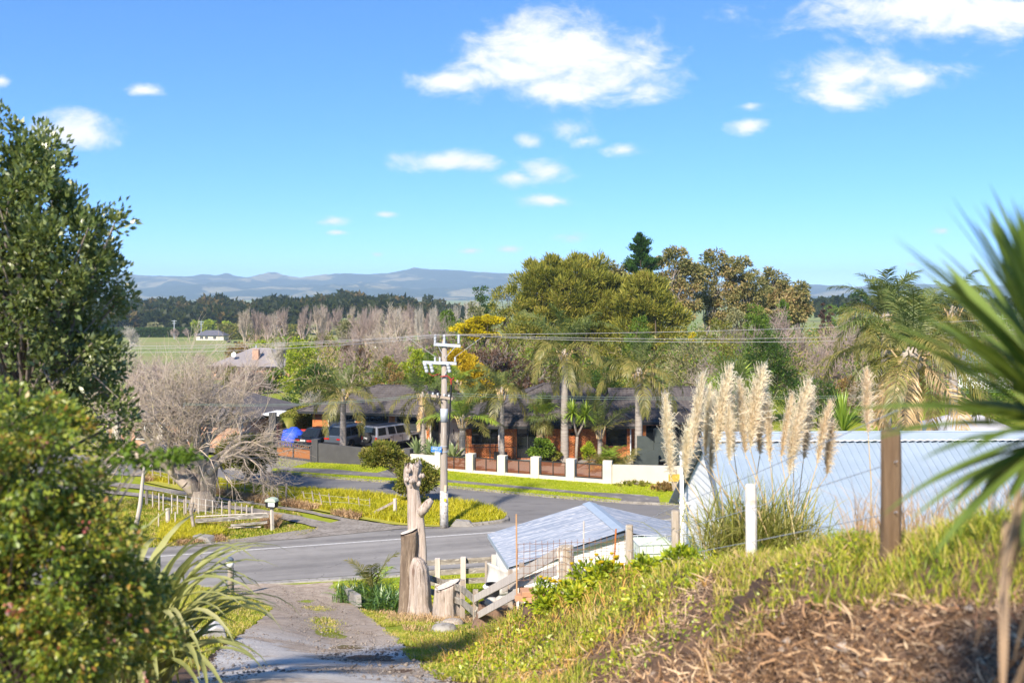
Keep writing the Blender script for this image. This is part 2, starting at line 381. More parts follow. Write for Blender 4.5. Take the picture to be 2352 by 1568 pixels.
# ================================================================== THE SETTING
def groundmat():
    m, nt = newmat('ground'); out = N(nt, 'ShaderNodeOutputMaterial')
    P = N(nt, 'ShaderNodeNewGeometry').outputs['Position']; sp = N(nt, 'ShaderNodeSeparateXYZ', {0: P})
    n1 = N(nt, 'ShaderNodeTexNoise', {'Vector': P, 'Scale': .5, 'Detail': 6.0, 'Roughness': .65}).outputs[0]
    n2 = N(nt, 'ShaderNodeTexNoise', {'Vector': P, 'Scale': 9.0, 'Detail': 5.0, 'Roughness': .7}).outputs[0]
    n3 = N(nt, 'ShaderNodeTexNoise', {'Vector': P, 'Scale': .012, 'Detail': 5.0}).outputs[0]
    grass = RAMP(nt, MATH(nt, 'ADD', MATH(nt, 'MULTIPLY', n1, .6), MATH(nt, 'MULTIPLY', n2, .4)), [(.3, (.13, .19, .018)), (.5, (.24, .28, .022)), (.66, (.32, .30, .05))])
    soil = RAMP(nt, n2, [(.3, (.07, .043, .028)), (.55, (.16, .10, .065)), (.75, (.26, .17, .11))])
    past = RAMP(nt, n3, [(.35, (.17, .23, .05)), (.55, (.24, .26, .09)), (.7, (.28, .24, .12))])
    so_ = MATH(nt, 'MULTIPLY', SSTEP(nt, MATH(nt, 'ADD', sp.outputs[1], MATH(nt, 'MULTIPLY', n1, 5.)), 27., 20.), 1.0)
    c1 = N(nt, 'ShaderNodeMix', {0: so_, 6: grass, 7: soil}, data_type='RGBA').outputs[2]
    c2 = N(nt, 'ShaderNodeMix', {0: SSTEP(nt, sp.outputs[1], 90., 200.), 6: c1, 7: past}, data_type='RGBA').outputs[2]
    b = N(nt, 'ShaderNodeBsdfPrincipled', {'Base Color': c2, 'Roughness': .95, 'Specular IOR Level': .1})
    bp = N(nt, 'ShaderNodeBump', {'Height': n2, 'Strength': .5, 'Distance': .06}); nt.links.new(bp.outputs[0], b.inputs['Normal'])
    nt.links.new(b.outputs[0], out.inputs[0]); return m
ys = np.concatenate([np.arange(-4, 0, .5), np.arange(0, 16, .16), np.arange(16, 45, .35), np.arange(45, 90, 2.), np.geomspace(90, 12400, 60)])
sv = np.linspace(-1, 1, 261); sv = np.sign(sv) * np.abs(sv) ** 1.25 * 1.0
YY = np.repeat(ys[:, None], len(sv), 1); XX = sv[None, :] * (YY * 1.0 + 9); ZZ = hz(XX, YY)
ZZ = ZZ + .05 * noise_grid(XX, YY, 3, 4, 1.6) * ss(XX, -.2, 1.4) * (1 - ss(YY, 14, 22)) + .35 * noise_grid(XX, YY, 5, 3, .02) * ss(YY, 110, 300)
i = np.arange(YY.size).reshape(YY.shape)
struct(obj('ground', np_mesh('ground', np.stack([XX, YY, ZZ], -1).reshape(-1, 3), [np.stack([i[:-1, :-1], i[:-1, 1:], i[1:, 1:], i[1:, :-1]], -1).reshape(-1, 4)], True), groundmat()))

# ---- mountains on the horizon
def hills():
    cr = [(-900, 640), (-300, 634), (100, 630), (285, 628), (330, 632), (380, 633), (440, 634), (470, 628), (500, 632), (520, 626), (545, 634), (575, 637), (600, 633), (612, 633), (618, 625), (632, 624), (652, 631), (690, 637), (740, 630), (790, 627), (850, 630), (900, 626), (935, 619), (950, 614),
          (990, 618), (1050, 620), (1100, 624), (1180, 628), (1300, 636), (1500, 642), (1700, 650), (1820, 656), (1850, 652), (1900, 655), (1960, 659), (2050, 651), (2110, 652), (2200, 658), (2352, 653), (2700, 648), (3300, 650)]
    xs = np.linspace(-900, 3300, 900); yc = np.interp(xs, [c[0] for c in cr], [c[1] for c in cr])
    t = np.linspace(0, 1.35, 46); Yf, Yc = 6200., 10000.
    T = np.repeat(t[:, None], len(xs), 1); Xp = np.repeat(xs[None], len(t), 0)
    Yw = Yf + (Yc - Yf) * T; Xw = (Xp - CX) * Yc / F
    zc = H + (HY - np.repeat(yc[None], len(t), 0)) * Yc / F
    up = np.where(T <= 1, (T ** 1.25), 1 - (T - 1) * 1.6)
    nz = noise_grid(Xw, Yw * .55, 11, 5, .0042, .55)
    z = -15 + (zc + 15) * up * (1 + .85 * nz * np.clip(1 - T, 0, 1) * np.minimum(1, T * 4)) + 3.0 * noise_grid(Xw, Yw, 4, 3, .06) * np.minimum(1, T * 3)
    z = np.maximum(z, -16)
    i = np.arange(T.size).reshape(T.shape)
    m, nt = newmat('mountain'); out = N(nt, 'ShaderNodeOutputMaterial')
    P = N(nt, 'ShaderNodeNewGeometry').outputs['Position']
    n1 = N(nt, 'ShaderNodeTexNoise', {'Vector': VM(nt, 'MULTIPLY', P, (1, .6, 2.5)), 'Scale': .0016, 'Detail': 6.0, 'Roughness': .62, 'Distortion': .6}).outputs[0]
    n2 = N(nt, 'ShaderNodeTexNoise', {'Vector': P, 'Scale': .02, 'Detail': 5.0}).outputs[0]
    fo = RAMP(nt, n2, [(.3, (.014, .026, .016)), (.7, (.035, .055, .03))]); pa = RAMP(nt, n2, [(.3, (.16, .15, .07)), (.7, (.30, .25, .14))])
    c = N(nt, 'ShaderNodeMix', {0: SSTEP(nt, n1, .52, .60), 6: fo, 7: pa}, data_type='RGBA').outputs[2]
    b = N(nt, 'ShaderNodeBsdfDiffuse', {'Color': c}); nt.links.new(b.outputs[0], out.inputs[0])
    struct(obj('mountains', np_mesh('mountains', np.stack([Xw, Yw, z], -1).reshape(-1, 3), [np.stack([i[:-1, :-1], i[:-1, 1:], i[1:, 1:], i[1:, :-1]], -1).reshape(-1, 4)], True), m))
hills()

# ---- roads
def roadmat():
    m, nt = newmat('chip_seal'); out = N(nt, 'ShaderNodeOutputMaterial'); P = N(nt, 'ShaderNodeNewGeometry').outputs['Position']; sp = N(nt, 'ShaderNodeSeparateXYZ', {0: P})
    al = N(nt, 'ShaderNodeVectorRotate', {'Vector': P, 'Angle': -math.atan(.3)}, rotation_type='Z_AXIS').outputs[0]
    nz = lambda s, d, v, r=.6: N(nt, 'ShaderNodeTexNoise', {'Vector': v, 'Scale': s, 'Detail': d, 'Roughness': r}).outputs[0]
    big = nz(.5, 6.0, VM(nt, 'MULTIPLY', al, (.18, 1.5, 1))); fine = nz(45.0, 3.0, P, .7); spot = nz(1.6, 5.0, P)
    d = MATH(nt, 'SUBTRACT', sp.outputs[1], MATH(nt, 'MULTIPLY_ADD', sp.outputs[0], .3, 48.7))          # metres across the road from its line
    tr = None
    for c in (-3.6, -1.9, .75, 2.2):
        q = SSTEP(nt, MATH(nt, 'ABSOLUTE', MATH(nt, 'SUBTRACT', d, c)), .55, .1); tr = q if tr is None else MATH(nt, 'MAXIMUM', tr, q)
    v = MATH(nt, 'ADD', MATH(nt, 'MULTIPLY', big, .62), MATH(nt, 'ADD', MATH(nt, 'MULTIPLY', fine, .2), MATH(nt, 'MULTIPLY', spot, .18))); v = MATH(nt, 'SUBTRACT', v, MATH(nt, 'MULTIPLY', tr, .055))
    col = RAMP(nt, v, [(.34, (.145, .137, .13)), (.47, (.215, .203, .19)), (.6, (.285, .27, .252))])
    vo = N(nt, 'ShaderNodeTexVoronoi', {'Vector': VM(nt, 'ADD', P, N(nt, 'ShaderNodeTexNoise', {'Vector': P, 'Scale': 1.5, 'Detail': 4.0}).outputs['Color']), 'Scale': .32}, feature='DISTANCE_TO_EDGE').outputs['Distance']
    cr = MATH(nt, 'MULTIPLY', SSTEP(nt, vo, .012, .003), SSTEP(nt, spot, .5, .6)); col = N(nt, 'ShaderNodeMix', {0: MATH(nt, 'MULTIPLY', cr, .6), 6: col, 7: (.06, .056, .052, 1)}, data_type='RGBA').outputs[2]
    b = N(nt, 'ShaderNodeBsdfPrincipled', {'Base Color': col, 'Roughness': .8, 'Specular IOR Level': .3}); bp = N(nt, 'ShaderNodeBump', {'Height': fine, 'Strength': .4, 'Distance': .02}); nt.links.new(bp.outputs[0], b.inputs['Normal']); nt.links.new(b.outputs[0], out.inputs[0]); return m
asphalt = roadmat()
asphalt2 = pm('chip_seal_lane', (.155, .148, .145), (.195, .186, .18), .5, .85, bump=.35, bscale=60, lo=.3, hi=.7, c3=(.135, .128, .125), s3=1.3, stretch=(.5, 1.4, 1), world=True)
concrete = pm('old_concrete', (.34, .32, .29), (.24, .225, .205), 1.5, .9, bump=.6, bscale=22, c3=(.17, .15, .13), s3=6, world=True)
kerbm = pm('kerb_concrete', (.30, .275, .24), (.2, .18, .155), 3, .9, bump=.4, c3=(.12, .11, .09), s3=9, world=True)
gravel = pm('gravel', (.20, .175, .15), (.29, .26, .23), 1.4, .95, bump=1.0, bscale=26, c3=(.11, .092, .075), s3=7, world=True)
pathm = pm('footpath_asphalt', (.125, .115, .11), (.19, .175, .165), .9, .9, bump=.3, bscale=50, c3=(.27, .25, .22), s3=1.6, world=True)
yardm = pm('yard_concrete', (.21, .19, .17), (.27, .245, .22), .7, .9, bump=.3, world=True)
white_paint = pm('road_paint', (.66, .65, .63), (.42, .41, .39), 9, .6, world=True)
near_e = [(-60, 27.5, 0), (-30, 35.2, 0), (-12.3, 39.75, 0), (-7.3, 40.85, 0), (0, 42.8, 0), (10, 46, 0), (40, 55.5, 0), (70, 65, 0)]
far_e = [(-60, 32.7, 0), (-30, 41.6, 0), (-15.2, 46.1, 0), (-5.5, 49.2, 0), (0, 51, 0), (10, 54, 0), (40, 63, 0), (70, 72, 0)]
strip('main_road', near_e, far_e, asphalt, 120, 16, lambda X, Y: 0 * X)
cen = [(-60, 31, 0), (-30, 39.7, 0), (-14.5, 44.4, 0), (-1, 48.5, 0), (12, 52.4, 0), (40, 61, 0)]
c_ = resample(cen, 100); o_ = np.array([.02, -.058, 0])
strip('centre_line', c_ - o_, c_ + o_, white_paint, 100, 2, lambda X, Y: 0 * X + .004)
def V0(pts, z=0.0): return [gn(x, y, z) for x, y in pts]
FKp = [(40, 1040), (200, 1050), (330, 1058), (450, 1068), (588, 1086), (623, 1086), (763, 1100), (915, 1111), (1030, 1121), (1176, 1135), (1301, 1146), (1436, 1156), (1518, 1160), (1561, 1161), (1640, 1163), (1760, 1162)]
NKp = [(40, 1086), (200, 1088), (330, 1093), (450, 1101), (588, 1122), (663, 1126), (763, 1136), (923, 1150), (1030, 1161), (1088, 1168), (1138, 1179), (1168, 1189), (1172, 1199), (1260, 1204), (1420, 1197), (1600, 1185), (1760, 1176)]
strip('side_road', V0(FKp, .004), V0(NKp, .004), asphalt2, 120, 14, lambda X, Y: 0 * X + .004)
def sweep(name, pts, prof, mat, n=80, flip=1):
    """profile (offset, z) carried along a line"""
    p = resample(pts, n); t = np.gradient(p, axis=0); t[:, 2] = 0; t = unit(t); s = np.stack([-t[:, 1], t[:, 0], 0 * t[:, 0]], 1) * flip
    mb = MB(); mb.loft([[p[k] + s[k] * a + np.array([0, 0, z]) for a, z in prof] for k in range(n)]); return obj(name, mb, mat)
kprof = [(0, -.05), (.015, .11), (.05, .13), (.22, .13), (.24, -.05)]
struct(sweep('kerb', V0(FKp[:4] + [(560, 1083)]), kprof, kerbm, 40, 1))
struct(sweep('kerb', V0(FKp[5:]), kprof, kerbm, 110, 1))
tip = [(1070, 1162), (1120, 1172), (1150, 1180), (1168, 1188), (1170, 1195), (1155, 1200), (1125, 1204), (1075, 1208.5)]
struct(sweep('kerb', V0(tip), kprof, kerbm, 60, -1))
struct(sweep('kerb', [(x, y, .0) for x, y in [(-12.4, 39.66), (-9.8, 40.2), (-7.3, 40.76), (-4, 41.6), (0, 42.7), (4, 44)]], [(0, -.06), (.0, .015), (.42, .03), (.44, -.06)], concrete, 40, -1))
WLp = [(560, 1046), (640, 1052), (720, 1061), (843, 1067), (915, 1070), (985, 1076), (1078, 1085), (1250, 1099), (1395, 1110), (1580, 1110), (1760, 1112)]
lawn = pm('mown_lawn', (.22, .28, .015), (.31, .35, .02), 2.2, .95, bump=.8, bscale=30, c3=(.33, .32, .07), s3=.9, lo=.3, hi=.7, spec=.1, world=True)
strip('verge', [p + Vector((0, .1, 0)) for p in V0(FKp[5:], .0)], V0(WLp[1:], .12), lawn, 110, 14, lambda X, Y: 0 * X + .115)
strip('verge', [p + Vector((0, .1, 0)) for p in V0(FKp[:4] + [(560, 1082)])], V0([(40, 1020), (200, 1030), (330, 1038), (450, 1042), (560, 1050)], .12), lawn, 50, 8, lambda X, Y: 0 * X + .115)
strip('concrete_apron', V0([(556, 1084.5), (628, 1086.6)]), V0([(632, 1049), (718, 1060)], .12), yardm, 10, 14, lambda X, Y: .012 + .118 * ss(Y, 65.0, 66.2))
fpU = [(665, 1073), (763, 1077), (840, 1084), (915, 1088), (1008, 1099.5), (1176, 1114), (1326, 1127.5), (1476, 1136), (1512, 1143)]
fpL = [(633, 1079), (738, 1086), (863, 1094), (915, 1097.5), (1008, 1105), (1176, 1119.5), (1326, 1133), (1436, 1146), (1515, 1150)]
strip('footpath', V0(fpL, .12), V0(fpU, .12), pathm, 110, 4, lambda X, Y: 0 * X + .125)
strip('footpath', V0([(1425, 1154), (1516, 1158)], .02), V0([(1432, 1141), (1512, 1140)], .12), pathm, 10, 12, lambda X, Y: 0 * X + .134)
strip('footpath', V0([(850, 1090), (905, 1094)], .12), V0([(925, 1068), (975, 1074)], .12), pathm, 10, 10, lambda X, Y: 0 * X + .131)
strip('house_yard', [(-26, 73.2, .25), (-13.6, 69.35, .25), (-7, 67.2, .25), (-2, 65.2, .25), (7, 61.8, .25), (16, 61, .25)], [(-26, 100, .25), (-13.6, 100, .25), (-7, 100, .25), (-2, 100, .25), (6, 100, .25), (26, 100, .25)], yardm, 40, 12, lambda X, Y: 0 * X + .25)
# ---- island of rough grass between the roads
ISp = [(1068, 1162), (1118, 1172), (1148, 1181), (1165, 1189), (1166, 1194), (1150, 1199), (1070, 1207), (1010, 1211)]
strip('rough_verge', V0([(330, 1085), (450, 1097), (588, 1116), (763, 1129), (923, 1143), (1030, 1155), (1088, 1163), (1138, 1175), (1166, 1188)]),
      V0([(330, 1108), (450, 1135), (588, 1152), (700, 1168), (800, 1188), (900, 1206), (1000, 1211.5), (1100, 1206), (1166, 1193)]), pm('rough_turf', (.28, .28, .025), (.36, .32, .05), 1.5, .95, world=True, c3=(.16, .2, .03), s3=5), 70, 8, lambda X, Y: 0 * X + .06)
# ---- gravel farm track, two wheel lines
tl = [(740, 1214), (650, 1193), (560, 1174), (480, 1162), (330, 1142), (100, 1118)]
tm1 = [(790, 1209), (680, 1184), (580, 1167.5), (490, 1155), (330, 1134), (100, 1110)]
tm2 = [(830, 1206), (710, 1179), (600, 1162), (500, 1148), (330, 1124), (100, 1102)]
tu = [(905, 1207), (800, 1192), (700, 1171), (600, 1157), (500, 1142), (330, 1114), (100, 1092)]
zt = lambda X, Y: 0 * X + .035
strip('gravel_track', V0(tl), V0(tm1), gravel, 60, 6, zt, .05)
strip('gravel_track', V0(tm2), V0(tu), gravel, 60, 6, zt, .05)
strip('gravel_track', V0([(700, 1236), (760, 1222), (900, 1209)]), V0([(735, 1205), (800, 1192), (905, 1206)]), gravel, 20, 8, lambda X, Y: 0 * X + .03, .04)
strip('gravel_shoulder', V0([(430, 1256), (560, 1246), (700, 1236), (920, 1214), (1030, 1212)]), V0([(430, 1247), (560, 1236), (700, 1216), (920, 1206), (1030, 1207)]), gravel, 60, 5, lambda X, Y: 0 * X + .02, .03)
# ---- the driveway
def drivemat():
    m, nt = newmat('driveway'); out = N(nt, 'ShaderNodeOutputMaterial'); P = N(nt, 'ShaderNodeNewGeometry').outputs['Position']; sp = N(nt, 'ShaderNodeSeparateXYZ', {0: P})
    nz = lambda s, d=6.0, v=P, r=.62: N(nt, 'ShaderNodeTexNoise', {'Vector': v, 'Scale': s, 'Detail': d, 'Roughness': r}).outputs[0]
    big = nz(.75, 7.0, VM(nt, 'MULTIPLY', P, (.6, 1, 1))); mid = nz(3.5); fine = nz(22.0, 5.0, P, .7)
    gr = RAMP(nt, MATH(nt, 'ADD', MATH(nt, 'MULTIPLY', mid, .55), MATH(nt, 'MULTIPLY', fine, .45)), [(.33, (.19, .13, .09)), (.46, (.35, .275, .21)), (.58, (.45, .365, .285)), (.72, (.56, .475, .39))])
    sl = RAMP(nt, MATH(nt, 'ADD', MATH(nt, 'MULTIPLY', big, .5), MATH(nt, 'MULTIPLY', fine, .5)), [(.35, (.25, .215, .18)), (.48, (.46, .42, .38)), (.6, (.6, .565, .52))])
    f = MATH(nt, 'MULTIPLY', SSTEP(nt, big, .44, .5), SSTEP(nt, MATH(nt, 'ADD', sp.outputs[1], MATH(nt, 'MULTIPLY', mid, 5.0)), 25.0, 19.0))
    c = N(nt, 'ShaderNodeMix', {0: f, 6: gr, 7: sl}, data_type='RGBA').outputs[2]
    b = N(nt, 'ShaderNodeBsdfPrincipled', {'Base Color': c, 'Roughness': .95, 'Specular IOR Level': .15})
    hgt = MATH(nt, 'ADD', MATH(nt, 'MULTIPLY', fine, .5), MATH(nt, 'ADD', MATH(nt, 'MULTIPLY', mid, .6), MATH(nt, 'MULTIPLY', f, .5)))
    bp = N(nt, 'ShaderNodeBump', {'Height': hgt, 'Strength': .9, 'Distance': .06}); nt.links.new(bp.outputs[0], b.inputs['Normal']); nt.links.new(b.outputs[0], out.inputs[0]); return m
strip('driveway', [(x, y, 0) for x, y in dl], [(x, y, 0) for x, y in dr], drivemat(), 190, 46, lambda X, Y: hz(X, Y) + .035 + .02 * noise_grid(X, Y, 21, 4, 1.9) + .03 * np.sin(X * 2.2 + Y * .6), .03)
# loose stones on the drive
r_ = np.random.default_rng(5); n_ = 6500; Yq = r_.uniform(5, 39, n_) ; tq = r_.uniform(0, 1, n_); Xq = dedge(Yq, dl) * (1 - tq) + dedge(Yq, dr) * tq
sz = r_.gamma(2, .005, n_) + .005
octv = np.array([[1, 0, 0], [-1, 0, 0], [0, 1, 0], [0, -1, 0], [0, 0, .6], [0, 0, -.6]]); octf = np.array([[0, 2, 4], [2, 1, 4], [1, 3, 4], [3, 0, 4], [2, 0, 5], [1, 2, 5], [3, 1, 5], [0, 3, 5]])
Vq = (octv[None] * (sz[:, None, None] * r_.uniform(.5, 1.4, (n_, 6, 1)))) + np.stack([Xq, Yq, hz(Xq, Yq) + .05], 1)[:, None]
stuff(obj('driveway_stones', np_mesh('driveway_stones', Vq.reshape(-1, 3), [(octf[None] + np.arange(n_)[:, None, None] * 6).reshape(-1, 3)]), islandm('stones', [(.10, .075, .06), (.22, .185, .155), (.33, .29, .25)])), 'loose grey and brown stones strewn over the gravel driveway', 'stones')

# ---- far air
hm, nt = newmat('haze'); out = N(nt, 'ShaderNodeOutputMaterial')
pv = N(nt, 'ShaderNodeVolumePrincipled', {'Color': (.58, .80, 1.0, 1), 'Density': 1.1e-4, 'Anisotropy': .0})
nt.links.new(pv.outputs[0], out.inputs['Volume'])
HAZE = True
if HAZE: stuff(obj('haze', MB().box((0, 6150, 150), (26600, 12700, 345)), hm), 'pale blue haze lying over the far plain and mountains', 'haze')
# ================================================================== PLANTS
bark_grey = pm('bark_grey', (.30, .25, .20), (.20, .16, .13), 6, .95, bump=.8, bscale=18, stretch=(1, 1, .35), c3=(.36, .34, .28), s3=14)
bark_dark = pm('bark_dark', (.10, .075, .055), (.16, .12, .09), 5, .95, bump=.6, stretch=(1, 1, .4))
bark_pale = pm('bark_pale', (.42, .36, .29), (.30, .25, .20), 4, .9, bump=.5, stretch=(1, 1, .4))
twig_m = pm('twig_grey', (.50, .42, .34), (.36, .29, .235), .8, .95, c3=(.36, .31, .16), s3=3.)
twig_pink = pm('twig_pink', (.42, .33, .28), (.32, .245, .21), .4, .95)
twig_dark = pm('twig_dark', (.21, .17, .145), (.30, .255, .22), .4, .95)
twig_white = pm('twig_white', (.52, .47, .40), (.40, .36, .30), 1., .95)
trunk_palm = pm('palm_trunk', (.37, .33, .29), (.25, .215, .185), 3, .95, bump=.8, bscale=7, stretch=(.6, .6, 5))
L_olive = leafm('leaf_olive', [(.06, .072, .014), (.12, .13, .022), (.19, .19, .035), (.23, .19, .05)], nscale=.25)
L_dark = leafm('leaf_dark', [(.014, .032, .008), (.03, .065, .014), (.055, .1, .022)], nscale=.4)
L_mid = leafm('leaf_mid', [(.04, .08, .012), (.08, .14, .02), (.13, .19, .03)], nscale=.5)
L_lime = leafm('leaf_lime', [(.12, .17, .015), (.2, .26, .02), (.28, .33, .03)], nscale=.6)
L_gum = leafm('leaf_gum', [(.07, .085, .035), (.13, .135, .055), (.2, .18, .085), (.24, .17, .09)], nscale=.22)
L_pine = leafm('leaf_pine', [(.012, .035, .012), (.025, .065, .018), (.05, .10, .02)], nscale=.4)
L_gold = leafm('leaf_gold', [(.20, .18, .006), (.36, .31, .01), (.5, .4, .015)], nscale=.5)
L_wattle = leafm('leaf_wattle', [(.27, .19, .006), (.36, .27, .01), (.42, .33, .03)], nscale=.6)
L_greyg = leafm('leaf_greygreen', [(.10, .11, .06), (.17, .175, .10), (.25, .25, .16)], nscale=.5)
L_brown = leafm('leaf_brown', [(.10, .065, .03), (.18, .12, .05), (.26, .18, .08)], nscale=.5)
L_purple = leafm('leaf_purple', [(.035, .018, .016), (.065, .035, .03), (.1, .06, .045)], nscale=.5)
L_bush = leafm('leaf_mid_warm', [(.05, .075, .012), (.1, .12, .02), (.16, .16, .035), (.2, .17, .06)], nscale=1.2)
P_green = leafm('frond_green', [(.04, .065, .02), (.08, .11, .035), (.15, .165, .065)], nscale=.8, gloss=.035)
P_olive = leafm('frond_olive', [(.06, .07, .02), (.115, .115, .035), (.2, .17, .06)], nscale=.8, gloss=.035)
P_dead = leafm('frond_dead', [(.22, .15, .09), (.34, .25, .15), (.42, .33, .22)], nscale=.8, gloss=.03, trans=.1)
P_fresh = leafm('frond_fresh', [(.07, .13, .012), (.14, .22, .02), (.26, .33, .04)], nscale=1., gloss=.08)

def crown_pts(ells, ncl, r, shell=.5, low=-.75):
    e = np.array(ells, float); w = e[:, 3] * e[:, 4] * e[:, 5]; idx = r.choice(len(e), ncl, p=w / w.sum())
    d = rdir(ncl, r); d[:, 2] = np.where(d[:, 2] < low, -d[:, 2], d[:, 2])
    rad = shell + (1 - shell) * r.uniform(0, 1, ncl) ** .6
    C = e[idx, :3] + d * e[idx, 3:] * rad[:, None]; return C, d
def crown_np(ells, ncl, nlf, clr, L, Wd, seed, shell=.5, up=.25, droop=0.0, flat=.8, low=-.75, jit=.35):
    r = np.random.default_rng(seed); C, d = crown_pts(ells, ncl, r, shell, low)
    k = r.integers(0, ncl, ncl * nlf); cs = clr * r.uniform(.6, 1.35, ncl)
    off = rdir(len(k), r) * (r.uniform(0, 1, len(k)) ** .45)[:, None] * cs[k][:, None] * np.array([1, 1, flat])
    P = C[k] + off; D = unit(off) * .7 + d[k] * .5 + rdir(len(k), r) * .6 + np.array([0, 0, up - droop])
    s = r.uniform(1 - jit, 1 + jit, len(k)); return leaves(P, D, L * s, Wd * s, r), C
def limb_np(C, base, top, r0, seed, nmax=40, n=5, lean=(0, 0)):
    """trunk with limbs reaching the clumps"""
    r = np.random.default_rng(seed); b = np.array(base, float); t = np.array(top, float)
    A = []; B = []; Ra = []; Rb = []
    pts = [b + (t - b) * s + np.array([r.normal(0, .04), r.normal(0, .04), 0]) * np.linalg.norm(t - b) * (0 < s < 1) for s in np.linspace(0, 1, 6)]
    rr = [r0 * (1.25 if s == 0 else 1) * (1 - .7 * s) for s in np.linspace(0, 1, 6)]
    for q in range(5): A.append(pts[q]); B.append(pts[q + 1]); Ra.append(rr[q]); Rb.append(rr[q + 1])
    for c in C[r.permutation(len(C))[:nmax]]:
        s = r.uniform(.3, .95); q = min(4, int(s * 5)); p = pts[q] + (pts[q + 1] - pts[q]) * (s * 5 - q); rad = r0 * (1 - .7 * s) * .5
        m = p + (c - p) * .5 + np.array([0, 0, .12]) * np.linalg.norm(c - p) + r.normal(0, .06, 3) * np.linalg.norm(c - p)
        A += [p, m]; B += [m, c]; Ra += [rad, rad * .6]; Rb += [rad * .6, rad * .2]
    return segs(A, B, Ra, Rb, n)
def tree(name, label, cat, base, ells, leafmat, barkmat=None, ncl=60, nlf=80, clr=.8, L=.25, Wd=.1, r0=.25, seed=1, top=None, shell=.5, up=.25, droop=0., flat=.8, group=None, nmax=40, low=-.75, part='crown', scale=1.0):
    t = thing(name, label, cat, base, 0, group)
    (V, Fs), C = crown_np(ells, ncl, nlf, clr, L, Wd, seed, shell, up, droop, flat, low)
    obj(part, np_mesh(part, V, Fs), leafmat, t)
    if top is None:
        e = max(ells, key=lambda q: q[3] * q[5]); top = (e[0], e[1], e[2] + e[5] * .3)
    v, f = limb_np(C, (0, 0, -.3), top, r0, seed + 1, nmax)
    obj('trunk', np_mesh('trunk', v, f, True), barkmat or bark_dark, t)
    if scale != 1.0: t.scale = (scale,) * 3
    return t
def grow(p, d, L, rad, lev, maxl, out, r, o):
    n = 3 if lev < maxl else 2; pts = [p]; rads = [rad]; e = rad * o['taper']
    for k in range(n):
        d = d + r.normal(0, o['wig'], 3) + np.array([0, 0, o['up'] * (1 if lev else .3)]); d = d / np.linalg.norm(d)
        p = p + d * L / n; pts.append(p); rads.append(rad + (e - rad) * (k + 1) / n)
    for k in range(n): out.append((pts[k], pts[k + 1], rads[k], rads[k + 1]))
    if lev >= maxl: return
    nc = r.integers(o['nc'][0], o['nc'][1] + 1)
    for c in range(nc):
        s = r.uniform(.35, 1) if c else 1.0; q = min(n - 1, int(s * n)); b = pts[q] + (pts[q + 1] - pts[q]) * (s * n - q)
        a = d + rdir(1, r)[0] * o['spread'] * (1 if c else .4); a[2] += o.get('lift', 0); a = a / np.linalg.norm(a)
        grow(b, a, L * r.uniform(*o['lr']), max(o['rmin'], (rads[q] if c else e) * r.uniform(*o.get('rr', (.6, .85)))), lev + 1, maxl, out, r, o)
def bare_np(seed, L, r0, maxl, starts=None, spread=.75, up=.05, wig=.12, nc=(3, 4), lr=(.55, .85), taper=.65, rmin=.008, lift=0., n_big=7, n_small=3, rr=(.6, .85)):
    r = np.random.default_rng(seed); out = []; o = dict(spread=spread, up=up, wig=wig, nc=nc, lr=lr, taper=taper, rmin=rmin, lift=lift, rr=rr)
    for st in (starts or [((0, 0, -.2), (0, 0, 1), L, r0, 0)]): grow(np.array(st[0], float), np.array(st[1], float), st[2], st[3], st[4], maxl, out, r, o)
    P0 = np.array([q[0] for q in out]); P1 = np.array([q[1] for q in out]); A = np.array([q[2] for q in out]); B = np.array([q[3] for q in out])
    big = A > r0 * .16
    return join_np([segs(P0[big], P1[big], A[big], B[big], n_big), segs(P0[~big], P1[~big], A[~big], B[~big], n_small)]), (P1[~big], P1[~big] - P0[~big])

